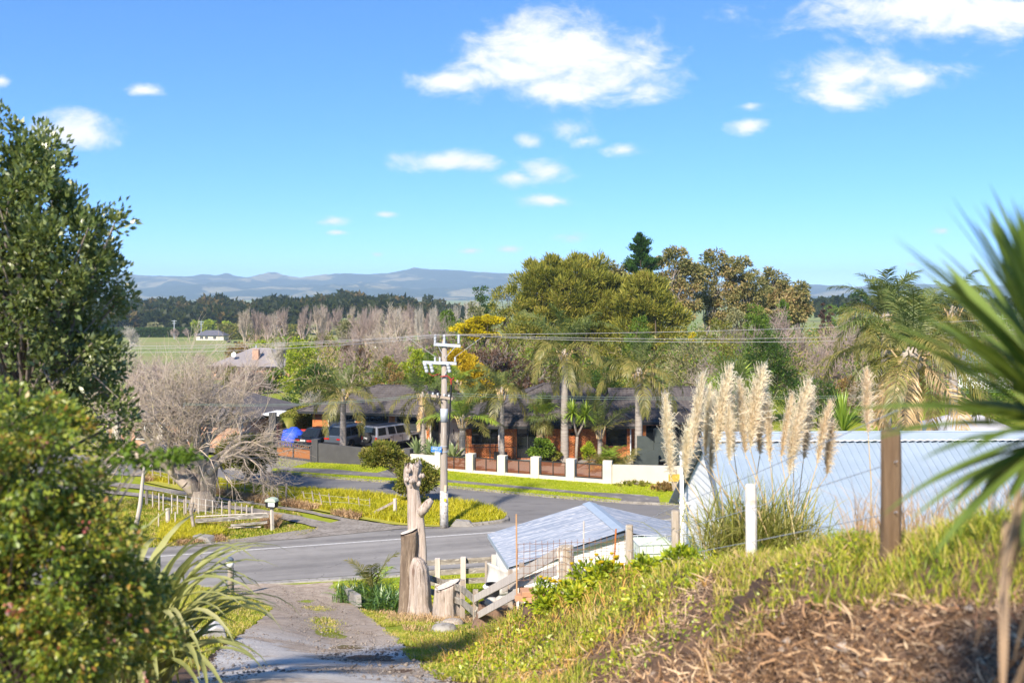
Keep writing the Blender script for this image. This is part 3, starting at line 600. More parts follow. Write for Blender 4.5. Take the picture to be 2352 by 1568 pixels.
# ---- palms
def frond_mesh(name, L=3.0, th0=60, curv=110, nl=46, ll=.7, droop=.8, wd=.035, seed=0, pw=1.2, side=.9, fwd=.55):
    r = np.random.default_rng(seed); n = 24; s = np.linspace(0, 1, n); th = np.radians(th0 - curv * s ** pw)
    dx = np.cos(th) * L / (n - 1); dz = np.sin(th) * L / (n - 1); x = np.r_[0, np.cumsum(dx[:-1])]; z = np.r_[0, np.cumsum(dz[:-1])]
    rad = .035 * (1 - .85 * s) * (L / 3) ** .5; C = np.stack([x, 0 * x, z], 1)
    parts = [segs(C[:-1], C[1:], rad[:-1], rad[1:], 4)]
    q = np.repeat(np.linspace(.14, .995, nl), 2) + r.normal(0, .006, nl * 2); q = np.clip(q, .1, .999); sg = np.tile([1., -1.], nl)
    B = np.stack([np.interp(q, s, x), 0 * q, np.interp(q, s, z)], 1); tq = np.interp(q, s, th); T = np.stack([np.cos(tq), 0 * tq, np.sin(tq)], 1)
    Nm = np.stack([-np.sin(tq), 0 * tq, np.cos(tq)], 1)
    ln = ll * (1 - .55 * np.abs(q - .42) * 1.4) * r.uniform(.8, 1.15, len(q)); ln = np.where(q > .9, ln * (1.1 - (q - .9) * 5), ln)
    D = unit(np.stack([0 * q, sg * side, 0 * q], 1) + T * (fwd + .9 * q ** 3)[:, None] + Nm * r.normal(.12, .22, len(q))[:, None])
    dr = droop * r.uniform(.6, 1.3, len(q)); Z = np.array([0, 0, -1.])
    p1 = B + D * (ln * .4)[:, None]; D2 = unit(D + Z * dr[:, None] * .7); p2 = p1 + D2 * (ln * .33)[:, None]; D3 = unit(D2 + Z * dr[:, None]); p3 = p2 + D3 * (ln * .3)[:, None]
    Wv = unit(np.cross(D, Nm)) * wd / 2 * r.uniform(.7, 1.2, (len(q), 1))
    V = np.stack([B - Wv * .5, B + Wv * .5, p1 + Wv, p1 - Wv, p2 + Wv * .8, p2 - Wv * .8, p3], 1).reshape(-1, 3); i = np.arange(len(q))[:, None] * 7
    parts.append((V, [i + np.array([[5, 4, 6]]), np.concatenate([i + np.array([[0, 1, 2, 3]]), i + np.array([[3, 2, 4, 5]])])]))
    V, Fs = join_np(parts); return np_mesh(name, V, Fs)
def trunk_mb(h, r0, r1, lean=(0, 0), rings=14, bulge=.05, n=10):
    mb = MB(); pts = []; rad = []
    for k in range(rings + 1):
        s = k / rings
        for e, m in ((0, 1.0), (.6, 1 - bulge)):
            if k == rings and e: break
            u = (k + e) / rings; pts.append((lean[0] * u * u * h, lean[1] * u * u * h, h * u)); rad.append((r0 + (r1 - r0) * u) * m * (1.18 if u == 0 else 1))
    mb.tube(pts, rad, n); return mb
def palm(label, base, h, FL, nf, r0, r1, seed, lean=(0, 0), th=(78, -35), name='queen_palm', group=None, mats=(P_green, P_olive, P_olive), ll=.75, droop=.9, skirt=0, shaft=True, nl=46, wd=.04, az0=None, curv=(70, 105), fruit=False, dead=0):
    r = np.random.default_rng(seed); t = thing(name, label, 'palm', base, 0, group)
    obj('trunk', trunk_mb(h, r0, r1, lean, max(10, int(h * 4))), trunk_palm, t, True)
    top = Vector((lean[0] * h, lean[1] * h, h))
    if shaft:
        mb = MB(); mb.tube([top + Vector((0, 0, -.05)), top + Vector((0, 0, .25)), top + Vector((0, 0, .7)), top + Vector((0, 0, 1.0))], [r1 * 1.05, r1 * 1.5, r1 * 1.15, r1 * .5], 9)
        obj('crownshaft', mb, bark_pale, t, True); top = top + Vector((0, 0, .6))
        hb = MB()
        for k in range(9):
            a = k * 2.4; c = Vector((math.cos(a), math.sin(a), 0)); hb.tube([top - Vector((0, 0, .5)) + c * r1 * 1.1, top + c * r1 * 1.9, top + c * r1 * 2.6 + Vector((0, 0, .3))], [.06, .045, .02], 4)
        obj('leaf_base', hb, P_dead, t)
    K = 5; ms = []
    for k in range(K):
        f = k / (K - 1); me = frond_mesh('frond', FL * (.85 if k == 0 else 1.0) * r.uniform(.92, 1.05), th[0] + (th[1] - th[0]) * f, curv[0] + (curv[1] - curv[0]) * min(1, f * 1.5) * (1 - .35 * max(0, f - .6) / .4), nl, ll, droop * (.7 + .5 * f), wd, seed * 10 + k, 1.35)
        me.materials.append(mats[0] if k < 2 else (mats[1] if k < 4 else mats[2])); ms.append(me)
    for k in range(nf):
        f = (k + .5) / nf; o = obj('frond', ms[min(K - 1, int(f ** .85 * K))], None, t)
        a = k * 2.399 + (az0 or seed) + r.normal(0, .15); o.location = top + Vector((math.cos(a), math.sin(a), 0)) * r1 * .6 + Vector((0, 0, .15 * (1 - f)))
        o.rotation_euler = (r.normal(0, .2), r.normal(0, .1), a); o.scale = (r.uniform(.85, 1.1),) * 3
    if dead:
        dm = frond_mesh('dead_frond', FL * .7, -72, 14, 30, ll * .6, 1.6, wd, seed + 77); dm.materials.append(P_dead)
        for k in range(dead):
            o = obj('dead_frond', dm, None, t); a = az0 or 0; o.location = top - Vector((0, 0, .3)); o.rotation_euler = (0, 0, a + k * 1.9)
    return t
def fan_mesh(name, R_=.7, pet=.7, n=24, th0=40, seed=0, wd=.05, droop=.35, spread=150):
    r = np.random.default_rng(seed); a = math.radians(th0); d0 = np.array([math.cos(a), 0, math.sin(a)])
    tip = d0 * pet; mb = segs([np.zeros(3), tip * .5], [tip * .5, tip], [.02, .015], [.015, .01], 4)
    nm = np.array([-math.sin(a), 0, math.cos(a)]); ang = np.radians(np.linspace(-spread, spread, n) + r.normal(0, 2, n)); ln = R_ * (1 - .25 * np.abs(ang / 2.7)) * r.uniform(.85, 1.1, n)
    D = np.cos(ang)[:, None] * d0 + np.sin(ang)[:, None] * np.array([0, 1., 0]) + nm * .12; D = unit(D); Sd = unit(np.cross(D, nm)) * wd / 2
    m = tip + D * (ln * .6)[:, None] + nm * .02 * ((np.arange(n) % 2) * 2 - 1)[:, None]; t = tip + unit(D + np.array([0, 0, -droop]) * r.uniform(.3, 1.6, (n, 1))) * ln[:, None]
    V = np.stack([tip + 0 * D, m - Sd, t, m + Sd], 1).reshape(-1, 3); V2, F2 = join_np([mb, (V, [np.arange(4 * n).reshape(n, 4)])]); return np_mesh(name, V2, F2)
def sword_mesh(name, L=.6, w=.04, th0=50, curv=40, seed=0, fold=.25, n=7, pw=1.5):
    s = np.linspace(0, 1, n); th = np.radians(th0 - curv * s ** pw); ds = L / (n - 1)
    x = np.r_[0, np.cumsum(np.cos(th[:-1]) * ds)]; z = np.r_[0, np.cumsum(np.sin(th[:-1]) * ds)]
    wv = w / 2 * np.minimum(1, .55 + 2.2 * s) * np.clip((1 - s) * 2.6, 0, 1) ** .8
    nx, nz = -np.sin(th), np.cos(th)
    c = np.stack([x, 0 * x, z], 1); l = np.stack([x + nx * wv * fold, wv, z + nz * wv * fold], 1); rr = np.stack([x + nx * wv * fold, -wv, z + nz * wv * fold], 1)
    V = np.stack([l, c, rr], 1).reshape(-1, 3); f = []
    for k in range(n - 1): f += [(3 * k, 3 * k + 1, 3 * k + 4, 3 * k + 3), (3 * k + 1, 3 * k + 2, 3 * k + 5, 3 * k + 4)]
    return np_mesh(name, V, [np.array(f)], True)
def merged(meshes, n, mats_fn, seed):
    """one mesh of many rotated copies of blade meshes; mats_fn gives loc, euler, scale"""
    out = []
    base = []
    for m in meshes:
        v = np.empty(len(m.vertices) * 3, np.float32); m.vertices.foreach_get('co', v); v = v.reshape(-1, 3)
        f4 = [tuple(p.vertices) for p in m.polygons if len(p.vertices) == 4]; f3 = [tuple(p.vertices) for p in m.polygons if len(p.vertices) == 3]
        base.append((v, [np.array(f) for f in (f3, f4) if f]))
    r = np.random.default_rng(seed)
    for k in range(n):
        loc, e, sc = mats_fn(k, r); M = np.array(Euler(e).to_matrix()); v, fs = base[k % len(base)]; out.append(((v * sc) @ M.T + np.array(loc), fs))
    return join_np(out)
# ================================================================== BACKGROUND TREES AND FAR THINGS
def tb(x, Y): return gp(x, Y)                       # foot of a plant
def far_tree(label, x, top, half_w, Y, leafmat, seed, name='tree', ncl=70, nlf=70, shape='round', base_h=.3, group=None, bark=None, Lk=1.0, up=.25, shell=.5, droop=0., clk=1.0, flat=.8, cat='tree', wk=.42):
    """tree whose crown spans half_w pixels each way and reaches row `top`"""
    b = tb(x, Y); zt = H - (top - HY) * Y / F; h = zt - b.z; w = half_w * Y / F; c0 = h * base_h
    rz = (h - c0) / 2
    if shape == 'round': el = [(0, 0, c0 + rz, w, w * .9, rz), (-w * .35, 0, c0 + rz * .7, w * .65, w * .7, rz * .6), (w * .35, .2, c0 + rz * .8, w * .65, w * .7, rz * .6)]
    elif shape == 'cone': el = [(0, 0, c0 + rz * .5, w, w, rz * .5), (0, 0, c0 + rz, w * .75, w * .75, rz * .6), (0, 0, c0 + rz * 1.5, w * .42, w * .42, rz * .5)]
    elif shape == 'dome': el = [(0, 0, c0, w, w * .8, h - c0)]
    Lf = max(.16, Y * .0022) * Lk
    return tree(name, label, cat, b, el, leafmat, bark, ncl, nlf, min(w, rz) * .3 * clk, Lf, Lf * wk, max(.06, h * .02), seed, None, shell, up, droop, flat, group, 26)
# -- the big olive she-oak and its neighbours on the knoll
def bigtree(label, name, Y, foot, blobs, leafmat, seed, ncl, nlf, clr, L, Wd, up=.5, shell=.6, bark=bark_dark, nmax=60, r0=.4, flat=.8, droop=0.):
    b = tb(foot, Y); el = []
    for (x, y, rx, ry) in blobs:
        p = at(x, y, Y); el.append((p.x - b.x, 0, p.z - b.z, rx * Y / F, rx * Y / F * .8, ry * Y / F))
    return tree(name, label, 'tree', b, el, leafmat, bark, ncl, nlf, clr, L, Wd, r0, seed, (0, 0, max(e[2] for e in el)), shell, up, droop, flat, None, nmax, -.9)
bigtree('broad olive-green she-oak with a domed crown, the biggest tree behind the brick house', 'she_oak_tree', 130, 1330,
        [(1300, 680, 95, 90), (1235, 670, 55, 65), (1390, 720, 90, 80), (1440, 780, 70, 60), (1250, 760, 80, 60), (1350, 640, 60, 48), (1180, 700, 40, 35)], L_olive, 11, 320, 170, .95, .75, .13, .9, .5)
bigtree('golden-olive tree with a pointed top to the right of the she-oak', 'she_oak_tree', 126, 1490, [(1480, 700, 65, 66), (1530, 750, 50, 50), (1460, 770, 60, 50)], L_olive, 12, 160, 160, .8, .7, .13, .8, .5)
def pine():
    Y = 150; b = tb(1472, Y); t = thing('pine_tree', 'tall dark green pine with tiered branches rising above the other trees', 'tree', b)
    zt = at(0, 541, Y).z - b.z; r = np.random.default_rng(3); A = []; B = []; Ra = []; Rb = []; Pp = []; Dd = []
    for k in range(10): A.append((0, 0, zt * k / 10)); B.append((0, 0, zt * (k + 1) / 10)); Ra.append(.38 * (1 - k / 10.3)); Rb.append(.38 * (1 - (k + 1) / 10.3))
    for z in np.linspace(zt * .42, zt * .99, 30):
        f = min(1.0, max(0.0, (z / zt - .42) / .57)); Lb = 4.1 * (1 - f) ** .75 * (.85 + .3 * math.sin(z * 1.9)) + .35
        for q in range(r.integers(5, 8)):
            a = r.uniform(0, 6.28); d = np.array([math.cos(a), math.sin(a), .12 + .55 * f]); L_ = Lb * r.uniform(.55, 1.1); p0 = np.array([0, 0, z]); p1 = p0 + d * L_ * .6 - np.array([0, 0, .05 * L_]); p2 = p0 + d * L_ + np.array([0, 0, .12 * L_])
            A += [p0, p1]; B += [p1, p2]; Ra += [.07, .05]; Rb += [.05, .02]
            n = int(26 + 34 * L_); s = r.uniform(.35, 1.02, n)[:, None]; Pp.append(p0 + (p2 - p0) * s + r.normal(0, .2, (n, 3)) * np.array([1, 1, .55])); Dd.append(d + r.normal(0, .5, (n, 3)) + np.array([0, 0, .7]))
    P_ = np.concatenate(Pp); V, Fs = leaves(P_, np.concatenate(Dd), .5 * r.uniform(.7, 1.3, len(P_)), .17, r)
    obj('crown', np_mesh('crown', V, Fs), L_pine, t); v, f = segs(A, B, Ra, Rb, 5); obj('trunk', np_mesh('trunk', v, f), bark_dark, t)
pine()
gums = [(1555, 655, [(1545, 600, 38, 30), (1580, 640, 40, 34), (1530, 660, 30, 34), (1570, 700, 45, 30)], 155), (1640, 0, [(1640, 605, 42, 34), (1670, 650, 38, 36), (1615, 660, 36, 40), (1650, 715, 40, 30)], 160),
        (1715, 0, [(1700, 625, 34, 26), (1730, 660, 40, 36), (1700, 700, 40, 34), (1745, 725, 34, 26)], 158), (1785, 0, [(1775, 645, 34, 26), (1800, 680, 36, 34), (1770, 710, 36, 32)], 166), (1835, 0, [(1830, 670, 26, 24), (1815, 715, 34, 30), (1845, 715, 22, 24)], 162), (1400, 0, [(1395, 615, 22, 14), (1420, 635, 24, 18)], 150)]
gl_ = ['tall bronze-green gum tree just right of the pine', 'gum tree with open crown and bare trunks, second right of the pine', 'gum tree in the middle of the grove right of the pine', 'gum tree on the falling right side of the grove', 'rightmost and lowest gum tree of the grove on the skyline', 'slim pale gum tree peeping out between the she-oak and the pine']
for k, (x, _, bl, Y) in enumerate(gums): bigtree(gl_[k], 'gum_tree', Y, x, bl, L_gum, 40 + k, 70 if k < 5 else 22, 110, .85, .5, .2, .0, .35, bark_pale if k == 1 else bark_grey, 30, .28, .75, .4)
for (lab, x, top, hw, Y, m, sd, kw) in [
    ('olive tree in front of the she-oak on its left side', 1160, 655, 42, 135, L_olive, 60, dict(ncl=60)),
    ('dark round tree on the skyline left of the she-oak', 1108, 660, 30, 220, L_dark, 61, dict(ncl=40)),
    ('grey-green broadleaf bush left of the she-oak trunk', 1090, 690, 30, 170, L_greyg, 62, dict(ncl=40)),
    ('fresh green bush beside the bare white tree', 1030, 715, 26, 180, L_mid, 63, dict(ncl=40)),
    ('round grey-leaved shrub in front of the bare poplars', 801, 727, 25, 190, L_greyg, 64, dict(ncl=50)),
    ('dark purple-leaved shrub among the bare trees left of the pole', 815, 790, 38, 125, L_purple, 65, dict(ncl=60, base_h=.05)),
    ('dark evergreen tree behind the leftmost palm', 725, 835, 46, 100, L_dark, 66, dict(ncl=90, base_h=.05)),
    ('lime-green bush beside the grey roof', 690, 780, 30, 150, L_lime, 67, dict(ncl=60, base_h=.05)),
    ('yellow-green bush above the grey roof', 600, 785, 32, 210, L_lime, 68, dict(ncl=50, base_h=.05)),
    ('olive bush behind the grey roof, nearest the cows', 548, 790, 26, 215, L_brown, 69, dict(ncl=40, base_h=.05)),
    ('lime-leaved bush just left of the power pole', 950, 800, 34, 98, L_lime, 70, dict(ncl=60, base_h=.05)),
    ('pale yellow-green shrub left of the power pole above the garage roof', 888, 822, 36, 95, L_bush, 71, dict(ncl=60, base_h=.05)),
    ('green shrub between the pole and the dark conifer', 990, 806, 22, 96, L_mid, 72, dict(ncl=40, base_h=.05)),
    ('dark dense tree behind the pampas plumes', 1762, 768, 74, 92, L_dark, 73, dict(ncl=140, nlf=90, base_h=.02)),
    ('grey-green feathery tree right of the tall palms', 1590, 778, 62, 105, L_greyg, 74, dict(ncl=110, base_h=.03, shell=.3)),
    ('olive thin-leaved tree left of the dark dense tree', 1660, 770, 56, 110, L_bush, 75, dict(ncl=90, base_h=.03, shell=.3)),
    ('glossy light green round tree below the she-oak', 1466, 722, 34, 112, L_mid, 76, dict(ncl=60, base_h=.3)),
    ('small golden upright conifer among the shrubs', 1588, 737, 15, 118, L_gold, 77, dict(ncl=40, shape='cone', base_h=.3)),
    ('pale silvery shrub below the gum grove', 1690, 708, 30, 140, L_greyg, 78, dict(ncl=50)),
    ('bright green bush below the right end of the gum grove', 1740, 700, 32, 138, L_mid, 79, dict(ncl=60)),
    ('yellow-green loose bush under the gum grove', 1650, 735, 44, 130, L_bush, 80, dict(ncl=60)),
    ('green bush right of the gum grove near the skyline', 1800, 690, 22, 150, L_mid, 81, dict(ncl=40)),
    ('dark bushy tree filling the gap under the she-oak', 1400, 790, 70, 108, L_olive, 82, dict(ncl=90, base_h=.05)),
    ('dark green tree between the two tallest palms', 1385, 820, 44, 92, L_dark, 83, dict(ncl=70, base_h=.05)),
    ('dark leafy tree behind the fan palm at right', 1880, 870, 54, 88, L_dark, 84, dict(ncl=80, base_h=.02)),
    ('broad dark green tree behind the big right-hand palm', 2250, 830, 80, 84, L_mid, 85, dict(ncl=90, base_h=.02)),
    ('dark tree far right on the plain behind the palm', 1975, 665, 28, 300, L_dark, 86, dict(ncl=40)),
    ('olive round tree on the skyline behind the right palm', 2110, 668, 50, 260, L_olive, 87, dict(ncl=60)),
    ('slim dark cypress, left one of the pair right of the pink bare tree', 1888, 695, 9, 280, L_purple, 88, dict(ncl=24, shape='cone', base_h=.05)),
    ('slim dark cypress, right one of the pair right of the pink bare tree', 1906, 693, 9, 282, L_purple, 89, dict(ncl=24, shape='cone', base_h=.05)),
    ('low green tree belt bush beyond the cypress pair', 1935, 690, 40, 340, L_mid, 90, dict(ncl=40, base_h=.05)),
    ('dark leafy bush behind the left end of the garage roof', 660, 905, 34, 88, L_dark, 91, dict(ncl=60, base_h=.02)),
    ('spiky-looking green shrub behind the brown slat fence', 690, 925, 24, 86, L_mid, 92, dict(ncl=50, base_h=.02)),
    ('sparse reddish-brown shrub behind the garage roof', 905, 838, 30, 92, L_brown, 93, dict(ncl=40, base_h=.02, shell=.2)),
    ('bright green tree behind the white gable house at far right', 2310, 720, 60, 190, L_mid, 94, dict(ncl=60, base_h=.05)),
    ('lone gum with tufted crown on the far right skyline', 2235, 648, 34, 200, L_greyg, 95, dict(ncl=30)),
    ('green bush left of the round grey-leaved shrub', 745, 770, 34, 230, L_bush, 96, dict(ncl=50, base_h=.02)),
    ('dense olive shrub behind the entrance of the brick house', 1130, 850, 46, 90, L_bush, 97, dict(ncl=60, base_h=.02)),
    ('tan winter-leaved bush on the right below the big palm', 1960, 870, 50, 96, L_brown, 98, dict(ncl=60, base_h=.02)),
    ('olive shrub in front of the far grey-roofed house, leftmost of four', 540, 846, 30, 140, L_bush, 150, dict(ncl=40, base_h=.02)), ('dark shrub in front of the far grey-roofed house, second of four', 585, 856, 30, 135, L_dark, 151, dict(ncl=40, base_h=.02)),
    ('green shrub in front of the far grey-roofed house, third of four', 632, 850, 30, 138, L_mid, 152, dict(ncl=40, base_h=.02)), ('lime shrub in front of the far grey-roofed house, rightmost of four', 680, 848, 30, 136, L_lime, 153, dict(ncl=40, base_h=.02)),
    ('broad olive bush at the far left behind the bare paddock tree', 430, 850, 60, 120, L_bush, 154, dict(ncl=60, base_h=.02)), ('brownish bush far left beyond the paddock', 330, 860, 60, 115, L_brown, 155, dict(ncl=60, base_h=.02)),
    ]: far_tree(lab, x, top, hw, Y, m, sd, **kw)
# golden layered conifer and the shaggy dark one under it
bigtree('flat-topped golden conifer spreading above the power pole', 'golden_conifer', 104, 1095, [(1110, 738, 34, 9), (1085, 752, 40, 8), (1050, 757, 24, 6), (1130, 733, 22, 7), (1100, 768, 46, 9)], L_gold, 120, 90, 110, .42, .28, .1, .25, .2, bark_dark, 30, .2, .4)
(Vb, Fb), (tp, td) = bare_np(31, 3.2, .4, 5, [((0, 0, -.3), (0, 0, 1), 2.4, .4, 0), ((0, 0, 1), (-.9, .1, .5), 2.6, .25, 1), ((0, 0, 1), (.9, -.1, .45), 2.6, .25, 1), ((0, 0, 1.5), (.2, -.8, .6), 2.2, .22, 1)], .8, .03, .14, (4, 5), (.6, .85), .65, .02, .1)
t = thing('conifer_tree', 'shaggy dark conifer with grey feathery branches right of the power pole', 'tree', tb(1115, 98)); t.scale = (1.25, 1, 1.05)
obj('trunk', np_mesh('trunk', Vb, Fb), twig_dark, t)
r_ = np.random.default_rng(8); k_ = r_.integers(0, len(tp), 9000); V, Fs = leaves(tp[k_] + r_.normal(0, .15, (9000, 3)), td[k_] * 3 + rdir(9000, r_) + np.array([0, 0, -.3]), .5, .1, r_)
obj('crown', np_mesh('crown', V, Fs), L_purple, t)
bigtree('bright yellow flowering wattle right beside the power pole', 'wattle_tree', 90, 1070, [(1050, 825, 30, 22), (1075, 850, 36, 30), (1100, 880, 28, 26), (1060, 880, 34, 26)], L_wattle, 130, 110, 110, .5, .2, .09, .3, .4, bark_dark, 30, .15)
# ---- bare winter trees
BT = []
for k, (sd, sp, up_, lv, nc) in enumerate([(51, .75, .06, 5, (4, 5)), (52, .6, .12, 5, (4, 5)), (53, .95, .02, 5, (4, 5))]):
    (v, f), _ = bare_np(sd, 3.4, .26, lv, None, sp, up_, .13, nc, (.58, .86), .66, .016, .1)
    zmax = v[:, 2].max(); BT.append((np_mesh('branches', v, f), zmax, np.abs(v[:, 0]).max()))
BTM = {}
def bare(label, x, top, hw, Y, mat, kind=0, rz=0., name='bare_tree', group=None):
    b = tb(x, Y); me, zm, xm = BT[kind]; h = at(0, top, Y).z - b.z; w = hw * 1.3 * Y / F
    t = thing(name, label, 'tree', b, rz, group); 
    if len(me.materials) == 0: me.materials.append(twig_m)
    o = obj('branches', me, None, t); o.material_slots[0].link = 'OBJECT'; o.material_slots[0].material = mat; o.scale = (w / xm, w / xm, h / zm); return t
for (lab, x, top, hw, Y, m, kd, rz) in [
    ('large leafless tree with spreading twigs left of the golden conifer', 930, 690, 95, 140, twig_m, 0, .3), ('leafless tree behind the grey roof, left of the large bare tree', 850, 705, 60, 155, twig_pink, 1, 1.2),
    ('leafless brownish tree just behind the power pole top', 1000, 715, 60, 128, twig_dark, 2, 2.), ('low leafless shrub above the garage roof', 900, 770, 70, 110, twig_pink, 2, 3.), ('white-stemmed leafless tree left of the golden conifer', 1053, 690, 34, 185, twig_white, 1, .5),
    ('pale leafless tree on the skyline beside the dark round tree', 1090, 672, 34, 230, twig_white, 1, 1.5), ('pinkish leafless tree at the right end of the gum grove', 1815, 688, 78, 125, twig_pink, 0, 1.), ('pinkish leafless tree behind the big palm at right', 1930, 725, 80, 120, twig_pink, 2, 2.2),
    ('reddish leafless shrub right of the dark dense tree', 1870, 770, 70, 104, twig_pink, 0, 2.8), ('pale dead tree standing over the right slope of the grey roof', 655, 775, 40, 160, twig_white, 1, .2), ('pale leafless shrub beside the garage roof corner', 720, 890, 34, 84, twig_white, 2, .9),
    ('leafless shrub behind the pampas plumes', 1640, 800, 60, 96, twig_m, 0, .7), ('leafless tan tree behind the bare tree at the paddock', 340, 800, 110, 78, twig_pink, 2, .4), ('leafless tan tree far left behind the paddock', 250, 830, 90, 84, twig_m, 0, 1.4), ('leafless tree behind the left brick house', 560, 820, 70, 92, twig_pink, 1, 2.4),
    ('white dead tree at the left edge of the far field', 300, 745, 26, 420, twig_white, 2, .1), ('leafless pinkish tree left of the far grey roof', 470, 800, 70, 150, twig_pink, 0, 2.1), ('leafless tan tree at the left edge of the far field', 370, 815, 70, 130, twig_m, 2, 1.1), ('small reddish leafless tree left of the far farmhouse', 405, 752, 14, 600, twig_pink, 1, 0.), ('small reddish leafless tree close to the far farmhouse', 432, 750, 13, 605, twig_pink, 0, 1.),
    ('brown leafless tree at the far right behind the palm', 2190, 750, 70, 130, twig_pink, 0, .4), ('leafless tan shrub between the fan palm and the big palm', 2030, 840, 80, 90, twig_m, 2, .8)]: bare(lab, x, top, hw, Y, m, kd, rz)
r_ = np.random.default_rng(77)
for k in range(17): bare(f'bare poplar in the long winter belt before the dark forest, {ORD[k]} from the left', 560 + k * 27 + r_.normal(0, 6), 706 + r_.normal(0, 5) - (8 if 4 < k < 12 else 0), 22 + r_.uniform(0, 8), 400 + r_.uniform(-25, 25), twig_pink if k % 3 else twig_m, 1, r_.uniform(0, 6), 'poplar_tree', 'bare poplars before the forest')
for k in range(6): bare(f'pale bare poplar at the right end of the belt, {ORD[k]} from the left', 900 + k * 20 + r_.normal(0, 5), 700 + r_.normal(0, 6), 16, 330 + r_.uniform(-20, 20), twig_white if k % 2 else twig_pink, 1, r_.uniform(0, 6), 'poplar_tree', 'pale poplars at the belt end')
# ---- the forest across the plain
def forest():
    r = np.random.default_rng(15); out = []; out2 = []
    ridge = [(150, 690), (285, 684), (400, 682), (500, 676), (560, 690), (600, 682), (700, 674), (800, 670), (870, 672), (950, 678), (1010, 690), (1060, 700), (1200, 700), (1800, 695), (2400, 694)]
    def treeblob(x, top, Y, w, hgt, acc, n=90):
        b = tb(x, Y); zt = H - (top - HY) * Y / F; rz = hgt / 2; w = w * Y / F
        d = rdir(n, r); d[:, 2] = np.abs(d[:, 2]) * 1.2 - .3; P = np.array([b.x, Y, zt - rz]) + d * np.array([w, w, rz]) * r.uniform(.75, 1.05, (n, 1)); acc.append((P, d))
    for k in range(330):
        x = r.uniform(120, 1080); yy = np.interp(x, [q[0] for q in ridge], [q[1] for q in ridge]); f = r.uniform(0, 1) ** .7
        Y = 1000 - 330 * f; top = yy + f * 42 + r.normal(0, 2.2)
        if x > 560: top = yy + f * 30 + r.normal(0, 2)
        treeblob(x, top, Y, r.uniform(12, 22), r.uniform(12, 18), out if r.uniform() < (.72 if x < 560 else .9) else out2)
    for k in range(70): treeblob(r.uniform(1850, 2420), r.uniform(684, 700), r.uniform(700, 1100), r.uniform(12, 22), 12, out)
    for nm, acc, m, lab in (('forest', out, leafm('leaf_forest', [(.007, .013, .005), (.015, .022, .007), (.028, .034, .01)], nscale=.05), 'dark green native forest across the plain'), ('forest_edge', out2, leafm('leaf_forest_brown', [(.03, .03, .01), (.06, .048, .018), (.09, .063, .027)], nscale=.05), 'paler olive and brown trees mixed into the far forest')):
        P = np.concatenate([a[0] for a in acc]); D = np.concatenate([a[1] for a in acc]); V, Fs = leaves(P, D * .6 + rdir(len(P), r) * .8, 5.2 * r.uniform(.6, 1.3, len(P)), 3.2, r)
        stuff(obj(nm, np_mesh(nm, V, Fs), m), lab, 'forest')
forest()
def thicket():
    r = np.random.default_rng(25); acc = {0: [], 1: [], 2: []}
    for k in range(520):
        f = r.uniform(); Y = 92 * (330 / 92) ** f; x = r.uniform(560 if Y > 200 else 640, 2420) if k < 420 else (r.uniform(-400, 270) if k < 480 else r.uniform(2420, 2900)); zg = float(hz(0, Y)); x0 = x
        if x < 1000: top = r.uniform(765, 800) + (10 if Y < 130 else 0) + 22 * (Y < 110)
        elif x < 1560: top = r.uniform(735, 800)
        else: top = r.uniform(725, 790) + 25 * (Y < 120)
        if 500 < x < 720 and Y < 185: continue
        h = H - (top - HY) * Y / F - zg
        if h < 1.2: continue
        w = r.uniform(.35, .6) * h + .8; n = 150; dd = rdir(n, r); dd[:, 2] = np.abs(dd[:, 2]) * 1.15 - .25
        Pq = np.array([gx(x, Y), Y, zg + h * .42]) + dd * np.array([w, w, h * .55]) * r.uniform(.55, 1.05, (n, 1)); acc[int(r.choice(3, p=(.45, .3, .25)))].append((Pq, dd, np.full(n, max(.3, Y * .0035))))
    for q, (m, lab, wk) in enumerate(((L_bush, 'olive green scrub filling the ground behind the houses', .45), (L_mid, 'fresh green scrub mixed into the growth behind the houses', .45), (leafm('twig_mass', [(.2, .14, .11), (.32, .24, .19), (.4, .31, .25)], trans=.1, gloss=0), 'brownish winter scrub mixed into the growth behind the houses', .12))):
        P = np.concatenate([a[0] for a in acc[q]]); D = np.concatenate([a[1] for a in acc[q]]); Lq = np.concatenate([a[2] for a in acc[q]]); V, Fs = leaves(P, D * .6 + rdir(len(P), r) * .8 + np.array([0, 0, .3]), Lq * r.uniform(.6, 1.4, len(P)) * (1 if q < 2 else 2.2), Lq * wk, r); stuff(obj('scrub', np_mesh('scrub', V, Fs), m), lab, 'scrub')
thicket()
for sd_, (xa, xb, nm) in enumerate(((640, 1250, 'left of the she-oak'), (1560, 2250, 'right of the palms'))):
    for k, x in enumerate(sorted(rng.uniform(xa, xb, 13))): bare(f'leafless brownish tree of the winter thicket {nm}, {ORD[k]} from the left', x, rng.uniform(740, 775), rng.uniform(26, 50), rng.uniform(120, 260), (twig_pink, twig_m, twig_dark)[k % 3], k % 3, rng.uniform(0, 6), 'bare_tree', 'winter thicket behind the houses')
